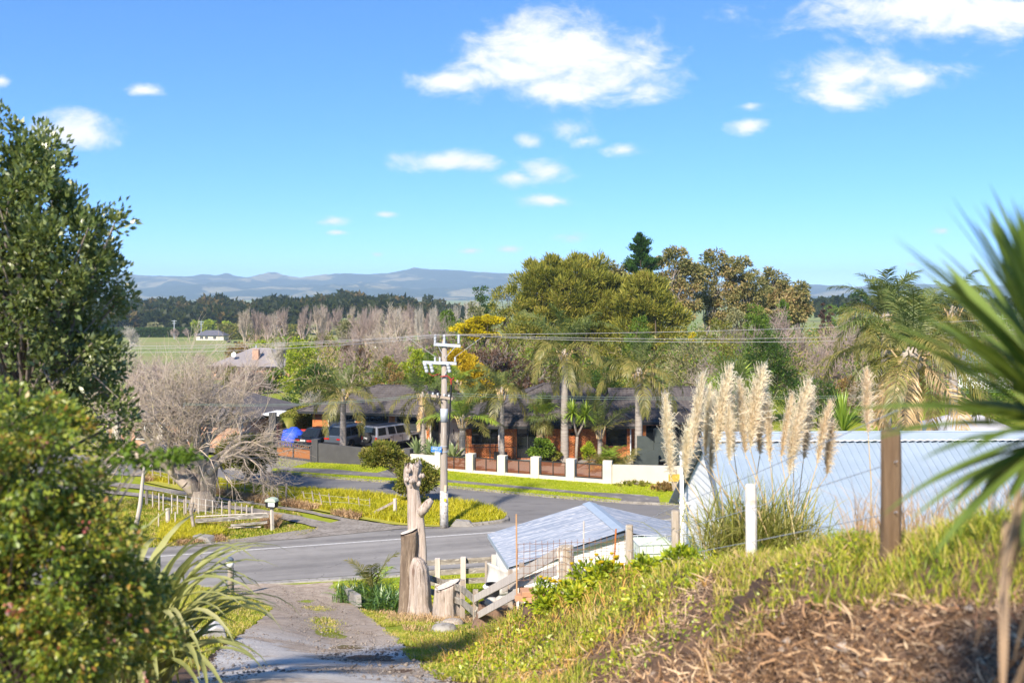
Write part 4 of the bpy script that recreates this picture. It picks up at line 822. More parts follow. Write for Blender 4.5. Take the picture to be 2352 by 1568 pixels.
def hedge(name, label, pts, w, h, mat, n, L, seed=0):
    r = np.random.default_rng(seed); p = resample(pts, 200); k = r.integers(0, 199, n); q = p[k] + (p[k + 1] - p[k]) * r.uniform(0, 1, (n, 1)); t = unit(p[k + 1] - p[k]); s = np.stack([-t[:, 1], t[:, 0], 0 * t[:, 0]], 1)
    face = r.integers(0, 3, n); a = np.where(face == 0, -1., np.where(face == 1, r.uniform(-1, 1, n), 1.)); z = np.where(face == 1, 1., r.uniform(0, 1, n)); P = q + s * (a * w / 2 * r.uniform(.85, 1.08, n))[:, None] + np.array([0, 0, 1.]) * (z * h * r.uniform(.92, 1.06, n))[:, None]
    D = s * a[:, None] + np.array([0, 0, .5]) + rdir(n, r); V, Fs = leaves(P, D, L, L * .55, r); c = np.array(pts[0]); V = V - c
    mb = MB(); mb.loft([[p[k] - c + s2 * (w * .42 * sx) + np.array([0, 0, zz]) for sx, zz in ((-1, 0), (-1, h * .93), (1, h * .93), (1, 0))] for k in range(0, 200, 20) for s2 in [np.array([-(p[min(k + 1, 199)] - p[max(k - 1, 0)])[1], (p[min(k + 1, 199)] - p[max(k - 1, 0)])[0], 0]) / (np.linalg.norm(p[min(k + 1, 199)] - p[max(k - 1, 0)]) + 1e-9)]])
    V2, F2 = np.array(mb.v), [np.array([f for f in mb.f if len(f) == 4])]; V, Fs = join_np([(V, Fs), (V2, F2)])
    return tag(obj(name, np_mesh(name, V, Fs), mat, loc=tuple(c)), label, 'hedge')
hedge('hedge', 'long clipped dark hedge along the far side of the field', [gp(240, 640), gp(440, 650)], 4, 5, L_dark, 5000, 1.6, 1)
hedge('hedge', 'brown-green shelter hedge right of the far farmhouse', [gp(505, 615), gp(640, 600), gp(700, 590)], 5, 8, L_bush, 6000, 1.8, 2)
hedge('hedge', 'dark hedge behind the far farmhouse', [gp(430, 690), gp(520, 690)], 5, 8, L_mid, 3500, 1.8, 3)
for k, (x, tp_, w, m, lb) in enumerate([(450, 738, 10, L_lime, 'rounded lime-green tree left of the far farmhouse'), (480, 736, 14, L_lime, 'lime-green tree right behind the far farmhouse'), (520, 740, 12, L_lime, 'pale green tree behind the shelter hedge'), (350, 742, 24, L_greyg, 'silvery tree at the foot of the far forest')]): far_tree(lb, x, tp_, w, 660, m, 140 + k, ncl=30, nlf=40, base_h=.15)
# ================================================================== BRICK HOUSE, FENCES, VEHICLES
brickm = islandm('red_brick', [(.46, .13, .05), (.62, .2, .07), (.68, .26, .09), (.56, .18, .07), (.4, .115, .06)], .9, .3, 60)
mortar = pm('mortar', (.42, .30, .22), (.34, .24, .18), 8, .95)
tilem = pm('roof_tile', (.072, .062, .06), (.10, .088, .085), 1.2, .75, bump=.3, bscale=40, c3=(.055, .047, .046), s3=3, world=True, spec=.3)
darkm = pm('dark_trim', (.022, .024, .025), (.03, .032, .033), 3, .5)
doorm = pm('garage_door_paint', (.028, .032, .033), (.038, .042, .043), 1.5, .5)
creamm = pm('cream_render', (.62, .565, .475), (.57, .515, .43), 1.2, .9, bump=.2, bscale=30)
charm = pm('charcoal_render', (.062, .06, .06), (.08, .078, .077), 1.5, .9, bump=.25, bscale=30)
soffit = pm('soffit', (.5, .42, .33), (.4, .33, .26), 2, .9)
whitem = pm('white_paint', (.80, .80, .79), (.72, .72, .71), 2, .55)
slatm = pm('stained_slat', (.17, .06, .028), (.27, .10, .045), 5, .6, stretch=(.3, 1, 6), bump=.2)
woodbr = pm('brown_paling', (.26, .10, .035), (.36, .15, .055), 3, .65, stretch=(6, 6, .5), bump=.2)
chromem = pm('bright_metal', (.6, .6, .61), (.5, .5, .51), 5, .25, metal=1.0)
rubber = pm('tyre_rubber', (.018, .018, .018), (.03, .03, .03), 9, .85)
platem = pm('number_plate', (.8, .8, .78), (.74, .74, .72), 3, .5)
inkm = pm('black_ink', (.01, .01, .012), (.014, .014, .016), 3, .6)
def glassm():
    m, nt = newmat('dark_glass'); out = N(nt, 'ShaderNodeOutputMaterial')
    b = N(nt, 'ShaderNodeBsdfPrincipled', {'Base Color': (.012, .015, .017, 1), 'Roughness': .06, 'Specular IOR Level': .6}); nt.links.new(b.outputs[0], out.inputs[0]); return m
glass = glassm()
def text_mesh(s, size, ext=.002):
    c = bpy.data.curves.new('lettering', 'FONT'); c.body = s; c.size = size; c.extrude = ext; c.align_x = 'CENTER'; c.align_y = 'CENTER'; c.resolution_u = 3
    o = bpy.data.objects.new('lettering', c); COL.objects.link(o); dg = bpy.context.evaluated_depsgraph_get(); dg.update()
    me = bpy.data.meshes.new_from_object(o.evaluated_get(dg)); bpy.data.objects.remove(o); bpy.data.curves.remove(c); me.materials.clear(); return me
def bricks(p0, p1, rects, out=None, z0=0.0, off=.0):
    """bricks on the right-hand side of p0->p1 (looking from above, side facing the street)"""
    p0 = np.array(p0, float); p1 = np.array(p1, float); u = (p1 - p0) / np.linalg.norm(p1 - p0); nrm = np.array([u[1], -u[0]]); L = .23; Hh = .076; g = .010; B = []
    for (s0, s1, a, b) in rects:
        k0 = 0; z = a
        while z < b - .03:
            h = min(Hh, b - z); s = s0 - (.12 if k0 % 2 else 0)
            while s < s1 - .02:
                q0, q1 = max(s, s0), min(s + L, s1)
                if q1 - q0 > .02: B.append((q0, q1, z, z + h))
                s += L + g
            z += Hh + g; k0 += 1
    B = np.array(B); dep = .012 + .006 * rng.uniform(0, 1, len(B)); V = []
    for d in (0 * dep, dep):
        for (i, j) in ((0, 2), (1, 2), (1, 3), (0, 3)):
            xy = p0 + B[:, i:i + 1] * u + nrm * (d + off)[:, None]; V.append(np.concatenate([xy, B[:, j:j + 1] + z0], 1))
    V = np.stack(V, 1).reshape(-1, 3); i = np.arange(len(B))[:, None] * 8
    fs = np.concatenate([i + np.array([q]) for q in ((4, 5, 6, 7), (0, 1, 5, 4), (1, 2, 6, 5), (2, 3, 7, 6), (3, 0, 4, 7))]); return V, [fs]
def brick_wall(house, p0, p1, h, opens, z0):
    """wall from p0 to p1 with openings (s0,s1,za,zb): backing and brick skin"""
    p0 = np.array(p0, float); p1 = np.array(p1, float); Lw = np.linalg.norm(p1 - p0); u = (p1 - p0) / Lw; n = np.array([u[1], -u[0]])
    cuts = sorted(set([0, Lw] + [q for o in opens for q in o[:2]])); rects = []
    for a, b in zip(cuts[:-1], cuts[1:]):
        m = (a + b) / 2; zs = 0.0
        for o in sorted([o for o in opens if o[0] <= m <= o[1]], key=lambda q: q[2]):
            if o[2] > zs + .02: rects.append((a, b, zs, o[2]))
            zs = o[3]
        if zs < h - .02: rects.append((a, b, zs, h))
    mb = MB()
    for (a, b, za, zb) in rects:
        c = p0 + u * (a + b) / 2 - n * .06; mb.box((c[0], c[1], z0 + (za + zb) / 2), (b - a, .12, zb - za), math.atan2(u[1], u[0]))
    obj('wall', mb, mortar, house); V, Fs = bricks(p0, p1, rects, None, z0); stuff(obj('brickwork', np_mesh('brickwork', V, Fs), brickm, house))
def roof_plane(a, b, tops, acc, flatacc):
    """tiled plane over eave a->b with upper corners tops (ordered from b side back to a side)"""
    a = np.array(a, float); b = np.array(b, float); T = [np.array(t, float) for t in tops]; u = unit(b - a); poly = [a, b] + T
    n = unit(np.cross(b - a, T[0] - a)); n = n if n[2] > 0 else -n; v = unit(np.cross(n, u)); v = v if v[2] > 0 else -v
    P2 = np.array([((p - a) @ u, (p - a) @ v) for p in poly]); x0, x1 = P2[:, 0].min(), P2[:, 0].max(); y1 = P2[:, 1].max()
    nx = int((x1 - x0) / .075) + 1; rows = int(y1 / .37) + 1
    xs = x0 + np.arange(nx + 1) * .075; V = []; Fq = []
    for rI in range(rows):
        ya, yb = rI * .37, min(y1, (rI + 1) * .37)
        yc = (ya + yb) / 2; xi = []
        for q in range(len(P2)):
            p, r_2 = P2[q], P2[(q + 1) % len(P2)]
            if (p[1] > yc) != (r_2[1] > yc): xi.append(p[0] + (r_2[0] - p[0]) * (yc - p[1]) / (r_2[1] - p[1]))
        if len(xi) < 2: continue
        sel = xs[(xs >= min(xi) - .06) & (xs <= max(xi) + .06)]
        if len(sel) < 2: continue
        wv = .024 * np.sin(2 * np.pi * sel / .30 + (rI % 2) * 0.0); o = len(V)
        for k, (yy, lift) in enumerate(((ya, .0), (ya, .045), (yb, .008))):
            for s, w in zip(sel, wv): V.append(a + u * s + v * yy + n * (lift + (w if k else -.01)))
        m = len(sel); i = np.arange(m - 1)
        for k in range(2): Fq += [(o + k * m + j, o + k * m + j + 1, o + (k + 1) * m + j + 1, o + (k + 1) * m + j) for j in i]
    acc.append((np.array(V), [np.array(Fq)])); flatacc.append([p - n * .02 for p in poly])
def hip_roof(house, x0, x1, y0, y1, ze, zr, rx0, rx1, M=None, fascia=True):
    """hip roof over a rectangle with ridge from rx0 to rx1"""
    ym = (y0 + y1) / 2; M = M or Matrix.Identity(4); g = lambda x, y, z: tuple(M @ Vector((x, y, z)))
    A, B, C, D = g(x0, y0, ze), g(x1, y0, ze), g(x1, y1, ze), g(x0, y1, ze); E, G = g(rx0, ym, zr), g(rx1, ym, zr)
    acc = []; fl = []
    roof_plane(A, B, [G, E], acc, fl); roof_plane(D, A, [E], acc, fl); roof_plane(B, C, [G], acc, fl); roof_plane(C, D, [E, G], acc, fl)
    mb = MB()
    for p in fl: mb.add(p, [tuple(range(len(p)))])
    mb.add([A, B, C, D], [(3, 2, 1, 0)])
    rf = obj('roof', mb, tilem, house)
    V, Fs = join_np(acc); stuff(obj('roof_tiles', np_mesh('roof_tiles', V, Fs), tilem, rf))
    cp = MB()
    for p, q in ((A, E), (D, E), (B, G), (C, G), (E, G)):
        p, q = Vector(p), Vector(q); d = q - p; k = max(2, int(d.length / .4))
        for i in range(k): cp.beam(p + d * (i / k) + Vector((0, 0, .035)), p + d * ((i + 1.04) / k) + Vector((0, 0, .06)), .22, .05)
    obj('ridge_cap', cp, tilem, rf)
    gt = MB()
    for p, q in ((A, B), (B, C), (C, D), (D, A)): gt.beam(Vector(p) - Vector((0, 0, .09)), Vector(q) - Vector((0, 0, .09)), .10, .17)
    obj('gutter', gt, darkm, rf); return rf
ZH = .25
house = thing('brick_house', 'red brick house with dark tiled hip roofs and three garage doors', 'house', (0, 0, 0))
# garage wing
GA, GB = np.array([-15.5, 77.4]), np.array([-6.25, 75.1]); gu = (GB - GA) / np.linalg.norm(GB - GA); gL = np.linalg.norm(GB - GA); gang = math.atan2(gu[1], gu[0]); gv = np.array([-gu[1], gu[0]])
def gs(x):
    k = (x - CX) / F; return (k * GA[1] - GA[0]) / (gu[0] - k * gu[1])
doors = [(gs(756), gs(815)), (gs(833), gs(892)), (gs(911), gs(966))]
brick_wall(house, GA, GB, 2.4, [(a, b, 0, 2.12) for a, b in doors], ZH)
brick_wall(house, GB, GB + gv * 3.2, 2.4, [], ZH)
brick_wall(house, GA + gv * 7.5, GA, 2.4, [], ZH)
nrm = np.array([gu[1], -gu[0]])
for (a, b) in doors:
    c = GA + gu * (a + b) / 2 - nrm * .1; w = b - a
    d = obj('garage_door', MB().box((0, 0, 1.06), (w, .04, 2.12)), doorm, house, loc=(c[0], c[1], ZH), rot=(0, 0, gang))
    me = MB().box((0, 0, 0), (w * .23, .02, .36), taper=1).mesh('panel')
    for r0 in range(4):
        for k in range(4):
            if r0 == 3:
                mb = MB(); mb.prism([(-w * .105, -.13), (w * .105, -.13), (w * .105, .02), (w * .06, .11), (0, .15), (-w * .06, .11), (-w * .105, .02)], -.012, .0); obj('window', mb, glass, d, loc=((k - 1.5) * w * .245, -.022, .27 + r0 * .53))
            else: obj('panel', me, doorm, d, loc=((k - 1.5) * w * .245, -.024, .27 + r0 * .53))
    obj('jamb', MB().box((-w / 2 - .05, -.05, 1.06), (.1, .16, 2.12)), soffit, d); obj('jamb', MB().box((w / 2 + .03, -.05, 1.06), (.06, .16, 2.12)), soffit, d)
Mg = Matrix.Translation((GA[0], GA[1], 0)) @ Matrix.Rotation(gang, 4, 'Z')
hip_roof(house, -1.0, gL + .55, -.65, 8.2, 2.62, 4.35, 4.0, gL - 1.6, Mg)
# house wings
def X68(x, Y=68.8): return (x - CX) * Y / F
MW = [(-3.2, 68.8), (8.2, 68.8)]
opA = (X68(1083) + 3.2, X68(1144) + 3.2, 1.05, 2.15); opB = (X68(1187) + 3.2, X68(1242) + 3.2, .05, 2.1); opC = (X68(1392) + 3.2, X68(1440) + 3.2, .9, 2.1)
brick_wall(house, MW[0], MW[1], 2.35, [opA, opB, opC], ZH); brick_wall(house, MW[1], (8.2, 70.6), 2.35, [], ZH); brick_wall(house, (-3.2, 74), MW[0], 2.35, [], ZH)
brick_wall(house, (8.2, 70.6), (13.1, 70.6), 2.35, [(1.3, 4.6, .05, 2.1)], ZH); brick_wall(house, (13.1, 70.6), (13.1, 75), 2.35, [], ZH); brick_wall(house, (11, 75), (17.2, 75), 2.35, [(3, 5, .9, 2.1)], ZH)
def window(x0, x1, z0, z1, y, bars, parent=house, name='window', depth=.05):
    w, h = x1 - x0, z1 - z0; o = obj(name, MB().box((0, 0, h / 2), (w, .02, h)), glass, parent, loc=((x0 + x1) / 2, y + .07, z0)); fr = MB()
    for sx in (-1, 1): fr.box((sx * (w / 2 - .025), -.03, h / 2), (.05, .06, h))
    for zz in (.025, h - .025): fr.box((0, -.03, zz), (w - .1, .056, .05))
    for b in bars: fr.box((-w / 2 + w * b, -.03, h / 2), (.06, .052, h - .1))
    obj('frame', fr, darkm, o); return o
for (o, x0, y, bars) in ((opA, -3.2, 68.8, (.36,)), (opB, -3.2, 68.8, (.45,)), (opC, -3.2, 68.8, ()), ((1.3, 4.6, .05, 2.1), 8.2, 70.6, (.25, .5, .75)), ((3, 5, .9, 2.1), 11, 75, (.5,))): window(x0 + o[0], x0 + o[1], ZH + o[2], ZH + o[3], y, bars, name='window' if o[2] > .5 else 'glass_door')
hip_roof(house, -3.7, 8.75, 68.15, 78.6, 2.6, 5.05, 2.4, 5.4)
hip_roof(house, 7.2, 13.5, 69.95, 79.5, 2.63, 4.55, 7.3, 10.9)
hip_roof(house, 10.5, 17.8, 74.3, 83.5, 2.66, 4.3, 12.6, 15.4)
hip_roof(house, -6.4, -2.9, 73.6, 79.5, 2.68, 4.0, -5.2, -4.1)
# entry recess between garage and living wing
en = MB().box((-5.0, 75.2, ZH + 1.2), (3.6, .12, 2.4)); obj('entry_wall', en, creamm, house)
window(-6.1, -5.5, ZH + .05, ZH + 2.15, 75.0, (), name='glass_door'); obj('entry_door', MB().box((-4.1, 75.1, ZH + 1.02), (.9, .06, 2.04)), creamm, house)
obj('door_handle', MB().box((-4.42, 75.05, ZH + 1.05), (.05, .06, .35)), darkm, house)
for (x, y) in ((X68(1153), 68.75), (X68(1315), 68.75), (-5.95, 76.4)): obj('wall_light', MB().box((x, y, ZH + 1.75), (.32, .12, .14), taper=.8), darkm, house)
dp = MB(); xx = X68(1448); dp.tube([(xx - .2, 68.4, 2.45), (xx, 68.7, 2.35), (xx, 68.72, ZH)], .045, 8); obj('downpipe', dp, whitem, house)
obj('downpipe', MB().tube([(X68(1146), 68.72, 2.4), (X68(1146), 68.72, ZH)], .04, 8), whitem, house)
rail = MB(); rail.beam((-3.4, 67.9, ZH + .95), (.2, 67.9, ZH + .95), .04, .04); rail.beam((-1.5, 67.9, ZH), (-1.5, 67.9, ZH + 2.3), .07, .07); rail.beam((-3.4, 67.9, ZH), (-3.4, 67.9, ZH + .97), .05, .05); rail.beam((.2, 67.9, ZH), (.2, 67.9, ZH + .97), .05, .05)
obj('veranda_rail', rail, darkm, house)
for x in (X68(1150), X68(1262)): obj('pot_stand', MB().box((x, 68.1, ZH + .3), (.9, .5, .6)), darkm, house)
# ---- outdoor fireplace and retaining walls
greenm = pm('dark_green_render', (.045, .055, .05), (.06, .072, .066), 2, .85, bump=.2)
fp = thing('outdoor_fireplace', 'dark green stepped outdoor fireplace with chimney on the patio', 'fireplace', (at(1530, 1072, 65.5).x, 65.5, ZH))
fh = at(0, 986, 65.5).z - ZH; fb = MB(); fb.box((0, 0, (fh - .85) / 2), (1.72, .9, fh - .85)); fb.box((-.15, 0, fh - .42), (1.28, .8, .86)); obj('body', fb, greenm, fp, bevel=.02)
cap = MB()
for sx, sy, dx, dy in ((-.68, 0, .12, .72), (.38, 0, .12, .72), (-.15, -.3, .94, .12), (-.15, .3, .94, .12)): cap.box((sx, sy, fh + .03), (dx, dy, .04))
obj('chimney_cap', cap, greenm, fp); obj('hearth_hood', MB().box((-.1, -.6, .55), (1.3, .5, .07)), greenm, fp); obj('firebox', MB().box((-.1, -.46, .25), (1.1, .05, .5)), inkm, fp)
rw = thing('retaining_wall', 'dark green block wall stepping down beside the outdoor fireplace', 'wall', (at(1490, 1072, 64.3).x, 64.3, ZH))
wl = MB(); wl.prism([(-1.0, 0), (.62, 0), (.62, 1.35), (-1.0, .95)], -.1, .1); obj('low_wall', wl, greenm, rw, loc=(0, 0, 0), rot=(0, 0, R(8))); obj('tall_wall', MB().prism([(-.6, 0), (.5, 0), (.5, 1.7), (0, 2.05), (-.6, 2.05)], -.1, .1), greenm, rw, loc=(.0, 1.2, 0), rot=(0, 0, R(-12)))
tag(obj('retaining_wall', MB().box((0, 0, .9), (.9, .25, 1.8)), greenm, loc=(at(1612, 1070, 64).x, 64, ZH)), 'narrow dark green wall right of the outdoor fireplace', 'wall')

# ---- street walls
def wbase(x):
    y = np.interp(x, [p[0] for p in WLp], [p[1] for p in WLp]); return gn(x, y, .12)
def htop(x, ytop): b = wbase(x); return at(x, ytop, b.y).z - .12
def wall_run(mb, x0, x1, y0, y1, th=.2, z0=-.15, n=8):
    """wall along the street line with its top following rows y0 -> y1"""
    for k in range(n):
        xa = x0 + (x1 - x0) * k / n; xb = x0 + (x1 - x0) * (k + 1) / n; a, b = wbase(xa), wbase(xb); ya = y0 + (y1 - y0) * k / n; yb = y0 + (y1 - y0) * (k + 1) / n
        za, zb = at(0, ya, a.y).z, at(0, yb, b.y).z; d = (b - a); d.z = 0; s = Vector((-d.y, d.x, 0)).normalized() * th
        lo = Vector((0, 0, z0)); vs = [a + lo, b + lo, b + s + lo, a + s + lo] + [Vector((q.x, q.y, z)) for q, z in ((a, za), (b, zb), (b + s, zb), (a + s, za))]
        fs = [(4, 5, 6, 7), (0, 1, 5, 4), (2, 3, 7, 6)] + ([(3, 0, 4, 7)] if k == 0 else []) + ([(1, 2, 6, 5)] if k == n - 1 else [])
        mb.add(vs, fs)
def wdir(x): a, b = wbase(x - 3), wbase(x + 3); return math.atan2(b.y - a.y, b.x - a.x)
def pillar_mb(x0, x1, ytop, mb, org, th=.5):
    xm = (x0 + x1) / 2; b = wbase(xm); w = (x1 - x0) * b.y / F; h = at(0, ytop, b.y).z - b.z + .15; rz = wdir(xm); c = b + Vector((-math.sin(rz), math.cos(rz), 0)) * (th / 2 - .06) - org
    mb.box((c.x, c.y, c.z - .15 + h / 2), (w * .93, th, h), rz)
org = wbase(780)
cw = thing('charcoal_wall', 'low charcoal rendered street wall beside the wooden sliding gate', 'wall', org)
mb = MB(); wall_run(mb, 731, 906, 1017.5, 1036); mb.v = [tuple(Vector(v) - org) for v in mb.v]; obj('wall_body', mb, charm, cw)
mb = MB(); pillar_mb(714.5, 731.5, 1009, mb, org, .55); obj('pillar', mb, charm, cw, bevel=.015); mb = MB(); pillar_mb(926, 944, 1031, mb, org, .5); obj('pillar', mb, charm, cw, bevel=.015)
pgp = wbase(916); pg = thing('pedestrian_gate', 'small brown wooden gate half hidden behind the leaning shrub', 'gate', pgp, wdir(916))
for k in range(5): obj('paling', MB().box((-.3 + k * .14, .05, .55), (.125, .03, 1.0)), woodbr, pg)
obj('rail', MB().box((0, .09, .9), (.75, .04, .08)), darkm, pg)
org = wbase(1200)
cr = thing('cream_wall', 'long cream rendered street wall with pillars and brown slat panels', 'wall', org)
mb = MB(); wall_run(mb, 938, 1000, 1042, 1046.5, n=3); wall_run(mb, 1404, 1760, 1067, 1075, n=12); mb.v = [tuple(Vector(v) - org) for v in mb.v]; obj('wall_body', mb, creamm, cr)
mb = MB(); wall_run(mb, 1011, 1386, 1075, 1101, n=14); mb.v = [tuple(Vector(v) - org) for v in mb.v]; obj('plinth', mb, creamm, cr)
PL = [(997.5, 1013.5, 1037.5), (1068, 1088.5, 1041.7), (1141, 1162, 1046), (1217.5, 1239.5, 1049.4), (1298.5, 1321, 1054), (1383.5, 1406, 1058.7)]
for p in PL: mb = MB(); pillar_mb(*p, mb, org); obj('pillar', mb, creamm, cr, bevel=.02)
for k in range(5):
    xa, xb = PL[k][1] + .5, PL[k + 1][0] - .5; a, b = wbase(xa), wbase(xb); rz = math.atan2(b.y - a.y, b.x - a.x); off = Vector((-math.sin(rz), math.cos(rz), 0)) * .12
    a2, b2 = a + off - org, b + off - org; L_ = (b2 - a2).length
    pan = bpy.data.objects.new('slat_panel', None); COL.objects.link(pan); pan.parent = cr; pan.location = a2; pan.rotation_euler = (0, 0, rz); pan.empty_display_size = .1
    zt = at(0, PL[k][2] + 9.5, a.y).z - .12; zb = zt - .84; drop = (PL[k + 1][2] - PL[k][2]) * a.y / F * .0
    fr = MB()
    for zz in (zt, zb): fr.box((L_ / 2, 0, zz), (L_, .05, .05))
    for xx in (.03, L_ / 2, L_ - .03): fr.box((xx, -.005, (zt + zb) / 2), (.055, .06, zt - zb))
    obj('frame', fr, darkm, pan); sm = MB().box((0, 0, 0), (L_ - .08, .02, .036)).mesh('slat'); sm.materials.append(slatm)
    for q in range(12): obj('slat', sm, None, pan, loc=(L_ / 2, .02, zb + .06 + q * .0655))
# ---- wooden sliding gate and slat fence left of the garage
ga, gb = gn(634, 1050, .12), gn(715, 1060, .12); rz = math.atan2(gb.y - ga.y, gb.x - ga.x); gl = (gb - ga).length
gt = thing('sliding_gate', 'brown wooden sliding gate with charcoal frame and open palings on top', 'gate', ga, rz)
gh = at(0, 1009, gn(640, 1050).y).z - .12; fr = MB()
fr.box((gl / 2, 0, .08), (gl, .08, .16)); fr.box((gl / 2, 0, gh * .74), (gl, .08, .09)); fr.beam((0, 0, gh), (gl, 0, gh * .93), .08, .09)
for xx in (.04, gl / 2, gl - .04): fr.box((xx, -.004, gh * .47), (.1, .09, gh * .93))
obj('frame', fr, charm, gt); pm_ = MB().box((0, 0, 0), (.085, .03, gh * .6)).mesh('paling'); pm_.materials.append(woodbr); ps = MB().box((0, 0, 0), (.05, .025, gh * .2)).mesh('paling'); ps.materials.append(woodbr)
for k in range(int(gl / .095)):
    obj('paling', pm_, None, gt, loc=(.06 + k * .095, .03, .12 + gh * .3))
    if k % 2 == 0: obj('paling', ps, None, gt, loc=(.06 + k * .095, .03, gh * .84))
tag(obj('gate_pillar', MB().box((0, 0, 1.0), (.6, .6, 2.1)).box((.05, .5, 1.5), (.5, .3, 3.2)), charm, loc=(ga.x - .45, ga.y + .2, .1)), 'charcoal gate pillar left of the wooden sliding gate', 'pillar')
fa, fb_ = at(636, 1030, 74), at(719, 1005, 86); fa.z = ZH; fb_.z = ZH; rz = math.atan2(fb_.y - fa.y, fb_.x - fa.x); fl_ = (fb_ - fa).length
sf = thing('slat_fence', 'tall brown slat fence with dark posts left of the garage', 'fence', fa, rz)
sm = MB().box((0, 0, 0), (fl_ / 4 - .1, .025, .075)).mesh('slat'); sm.materials.append(slatm)
for b in range(4):
    for q in range(17): obj('slat', sm, None, sf, loc=(fl_ * (b + .5) / 4, 0, .1 + q * .1))
    obj('post', MB().box((fl_ * (b + 1) / 4, -.03, .95), (.1, .1, 1.9)), darkm, sf)
obj('top_rail', MB().box((fl_ / 2, -.01, 1.84), (fl_, .09, .06)), darkm, sf)
hedge('hedge', 'clipped yellow-green hedge showing above the brown slat fence', [(fa.x + .4, fa.y + 1.6, ZH), (fb_.x + .4, fb_.y + 1.8, ZH)], 1.0, 2.15, L_bush, 6000, .16, 9)

# ---- vehicles
def wheel(par, x, y, r, w, side, rimm=chromem, spokes=6):
    o = obj('wheel', MB().lathe([(r * .62, -w / 2), (r * .9, -w / 2), (r, -w * .32), (r, w * .32), (r * .9, w / 2), (r * .62, w / 2)], 22, M=Matrix.Rotation(R(90), 4, 'X')), rubber, par, True, loc=(x, y, r))
    m = MB(); yo = side * w * .40
    m.lathe([(r * .64, -.012), (r * .64, .012)], 20, (0, yo, 0), Matrix.Rotation(R(90), 4, 'X')); obj('rim', m, inkm, o); s = MB()
    for k in range(spokes):
        a = k * 2 * math.pi / spokes; d = Vector((math.cos(a), 0, math.sin(a))); s.beam(Vector((0, yo + side * .02, 0)), d * r * .62 + Vector((0, yo + side * .02, 0)), .03, r * .16, (0, 1, 0))
    s.lathe([(r * .15, -.02), (r * .15, .02)], 10, (0, yo + side * .03, 0), Matrix.Rotation(R(90), 4, 'X'))
    s.lathe([(r * .66, -.01), (r * .66, .015), (r * .58, .015), (r * .58, -.01)], 20, (0, yo + side * .015, 0), Matrix.Rotation(R(90), 4, 'X'))
    obj('spokes', s, rimm, o)
def ring(x, hw, zb, zt, tb_=.88, bb=.9): return [(x, -hw * bb, zb), (x, -hw, zb + (zt - zb) * .25), (x, -hw, zt - (zt - zb) * .3), (x, -hw * .975, zt - (zt - zb) * .1), (x, -hw * tb_, zt), (x, hw * tb_, zt), (x, hw * .975, zt - (zt - zb) * .1), (x, hw, zt - (zt - zb) * .3), (x, hw, zb + (zt - zb) * .25), (x, hw * bb, zb)]
def paint(name, c): return pm(name, c, tuple(q * .9 for q in c), 1.0, .28, .35, coat=.6, spec=.5)
def green_house(par, b0, r0, r1, b1, hb, hr, zb, zt, roofmat, pil, rearglass=True):
    """cabin: belt from b0(rear) to b1(front), roof from r0 to r1"""
    v = [(b0, -hb, zb), (b1, -hb, zb), (b1, hb, zb), (b0, hb, zb), (r0, -hr, zt), (r1, -hr, zt), (r1, hr, zt), (r0, hr, zt)]
    mb = MB(); mb.add(v, [(4, 5, 6, 7), (0, 1, 5, 4), (1, 2, 6, 5), (2, 3, 7, 6), (3, 0, 4, 7)]); o = obj('cabin', mb, roofmat, par, bevel=.06)
    V_ = [Vector(p) for p in v]
    def pane(a, b, c, d, s0, s1, t0, t1, name='window'):
        q = lambda s, t: (a + (b - a) * s) * (1 - t) + (d + (c - d) * s) * t
        n = (b - a).cross(d - a).normalized() * .012; mb = MB(); p = [q(s0, t0), q(s1, t0), q(s1, t1), q(s0, t1)]; mb.add([x + n for x in p] + [x - n for x in p], [(0, 1, 2, 3), (7, 6, 5, 4), (0, 4, 5, 1), (1, 5, 6, 2), (2, 6, 7, 3), (3, 7, 4, 0)]); obj(name, mb, glass, o)
    for s0, s1 in pil: pane(V_[0], V_[1], V_[5], V_[4], s0, s1, .12, .86); pane(V_[2], V_[3], V_[7], V_[6], 1 - s1, 1 - s0, .12, .86)
    pane(V_[1], V_[2], V_[6], V_[5], .06, .94, .08, .92, 'windscreen'); pane(V_[3], V_[0], V_[4], V_[7], .1, .9, .14, .88, 'rear_window'); return o
def plate(par, x, z, txt, face):
    o = obj('number_plate', MB().box((x, 0, z), (.02, .42, .13)), platem, par); me = text_mesh(txt, .13); me.materials.append(inkm)
    l = obj('lettering', me, None, o); l.location = (x + face * .014, 0, z); l.rotation_euler = (R(90), 0, R(90) if face > 0 else R(-90)); return o
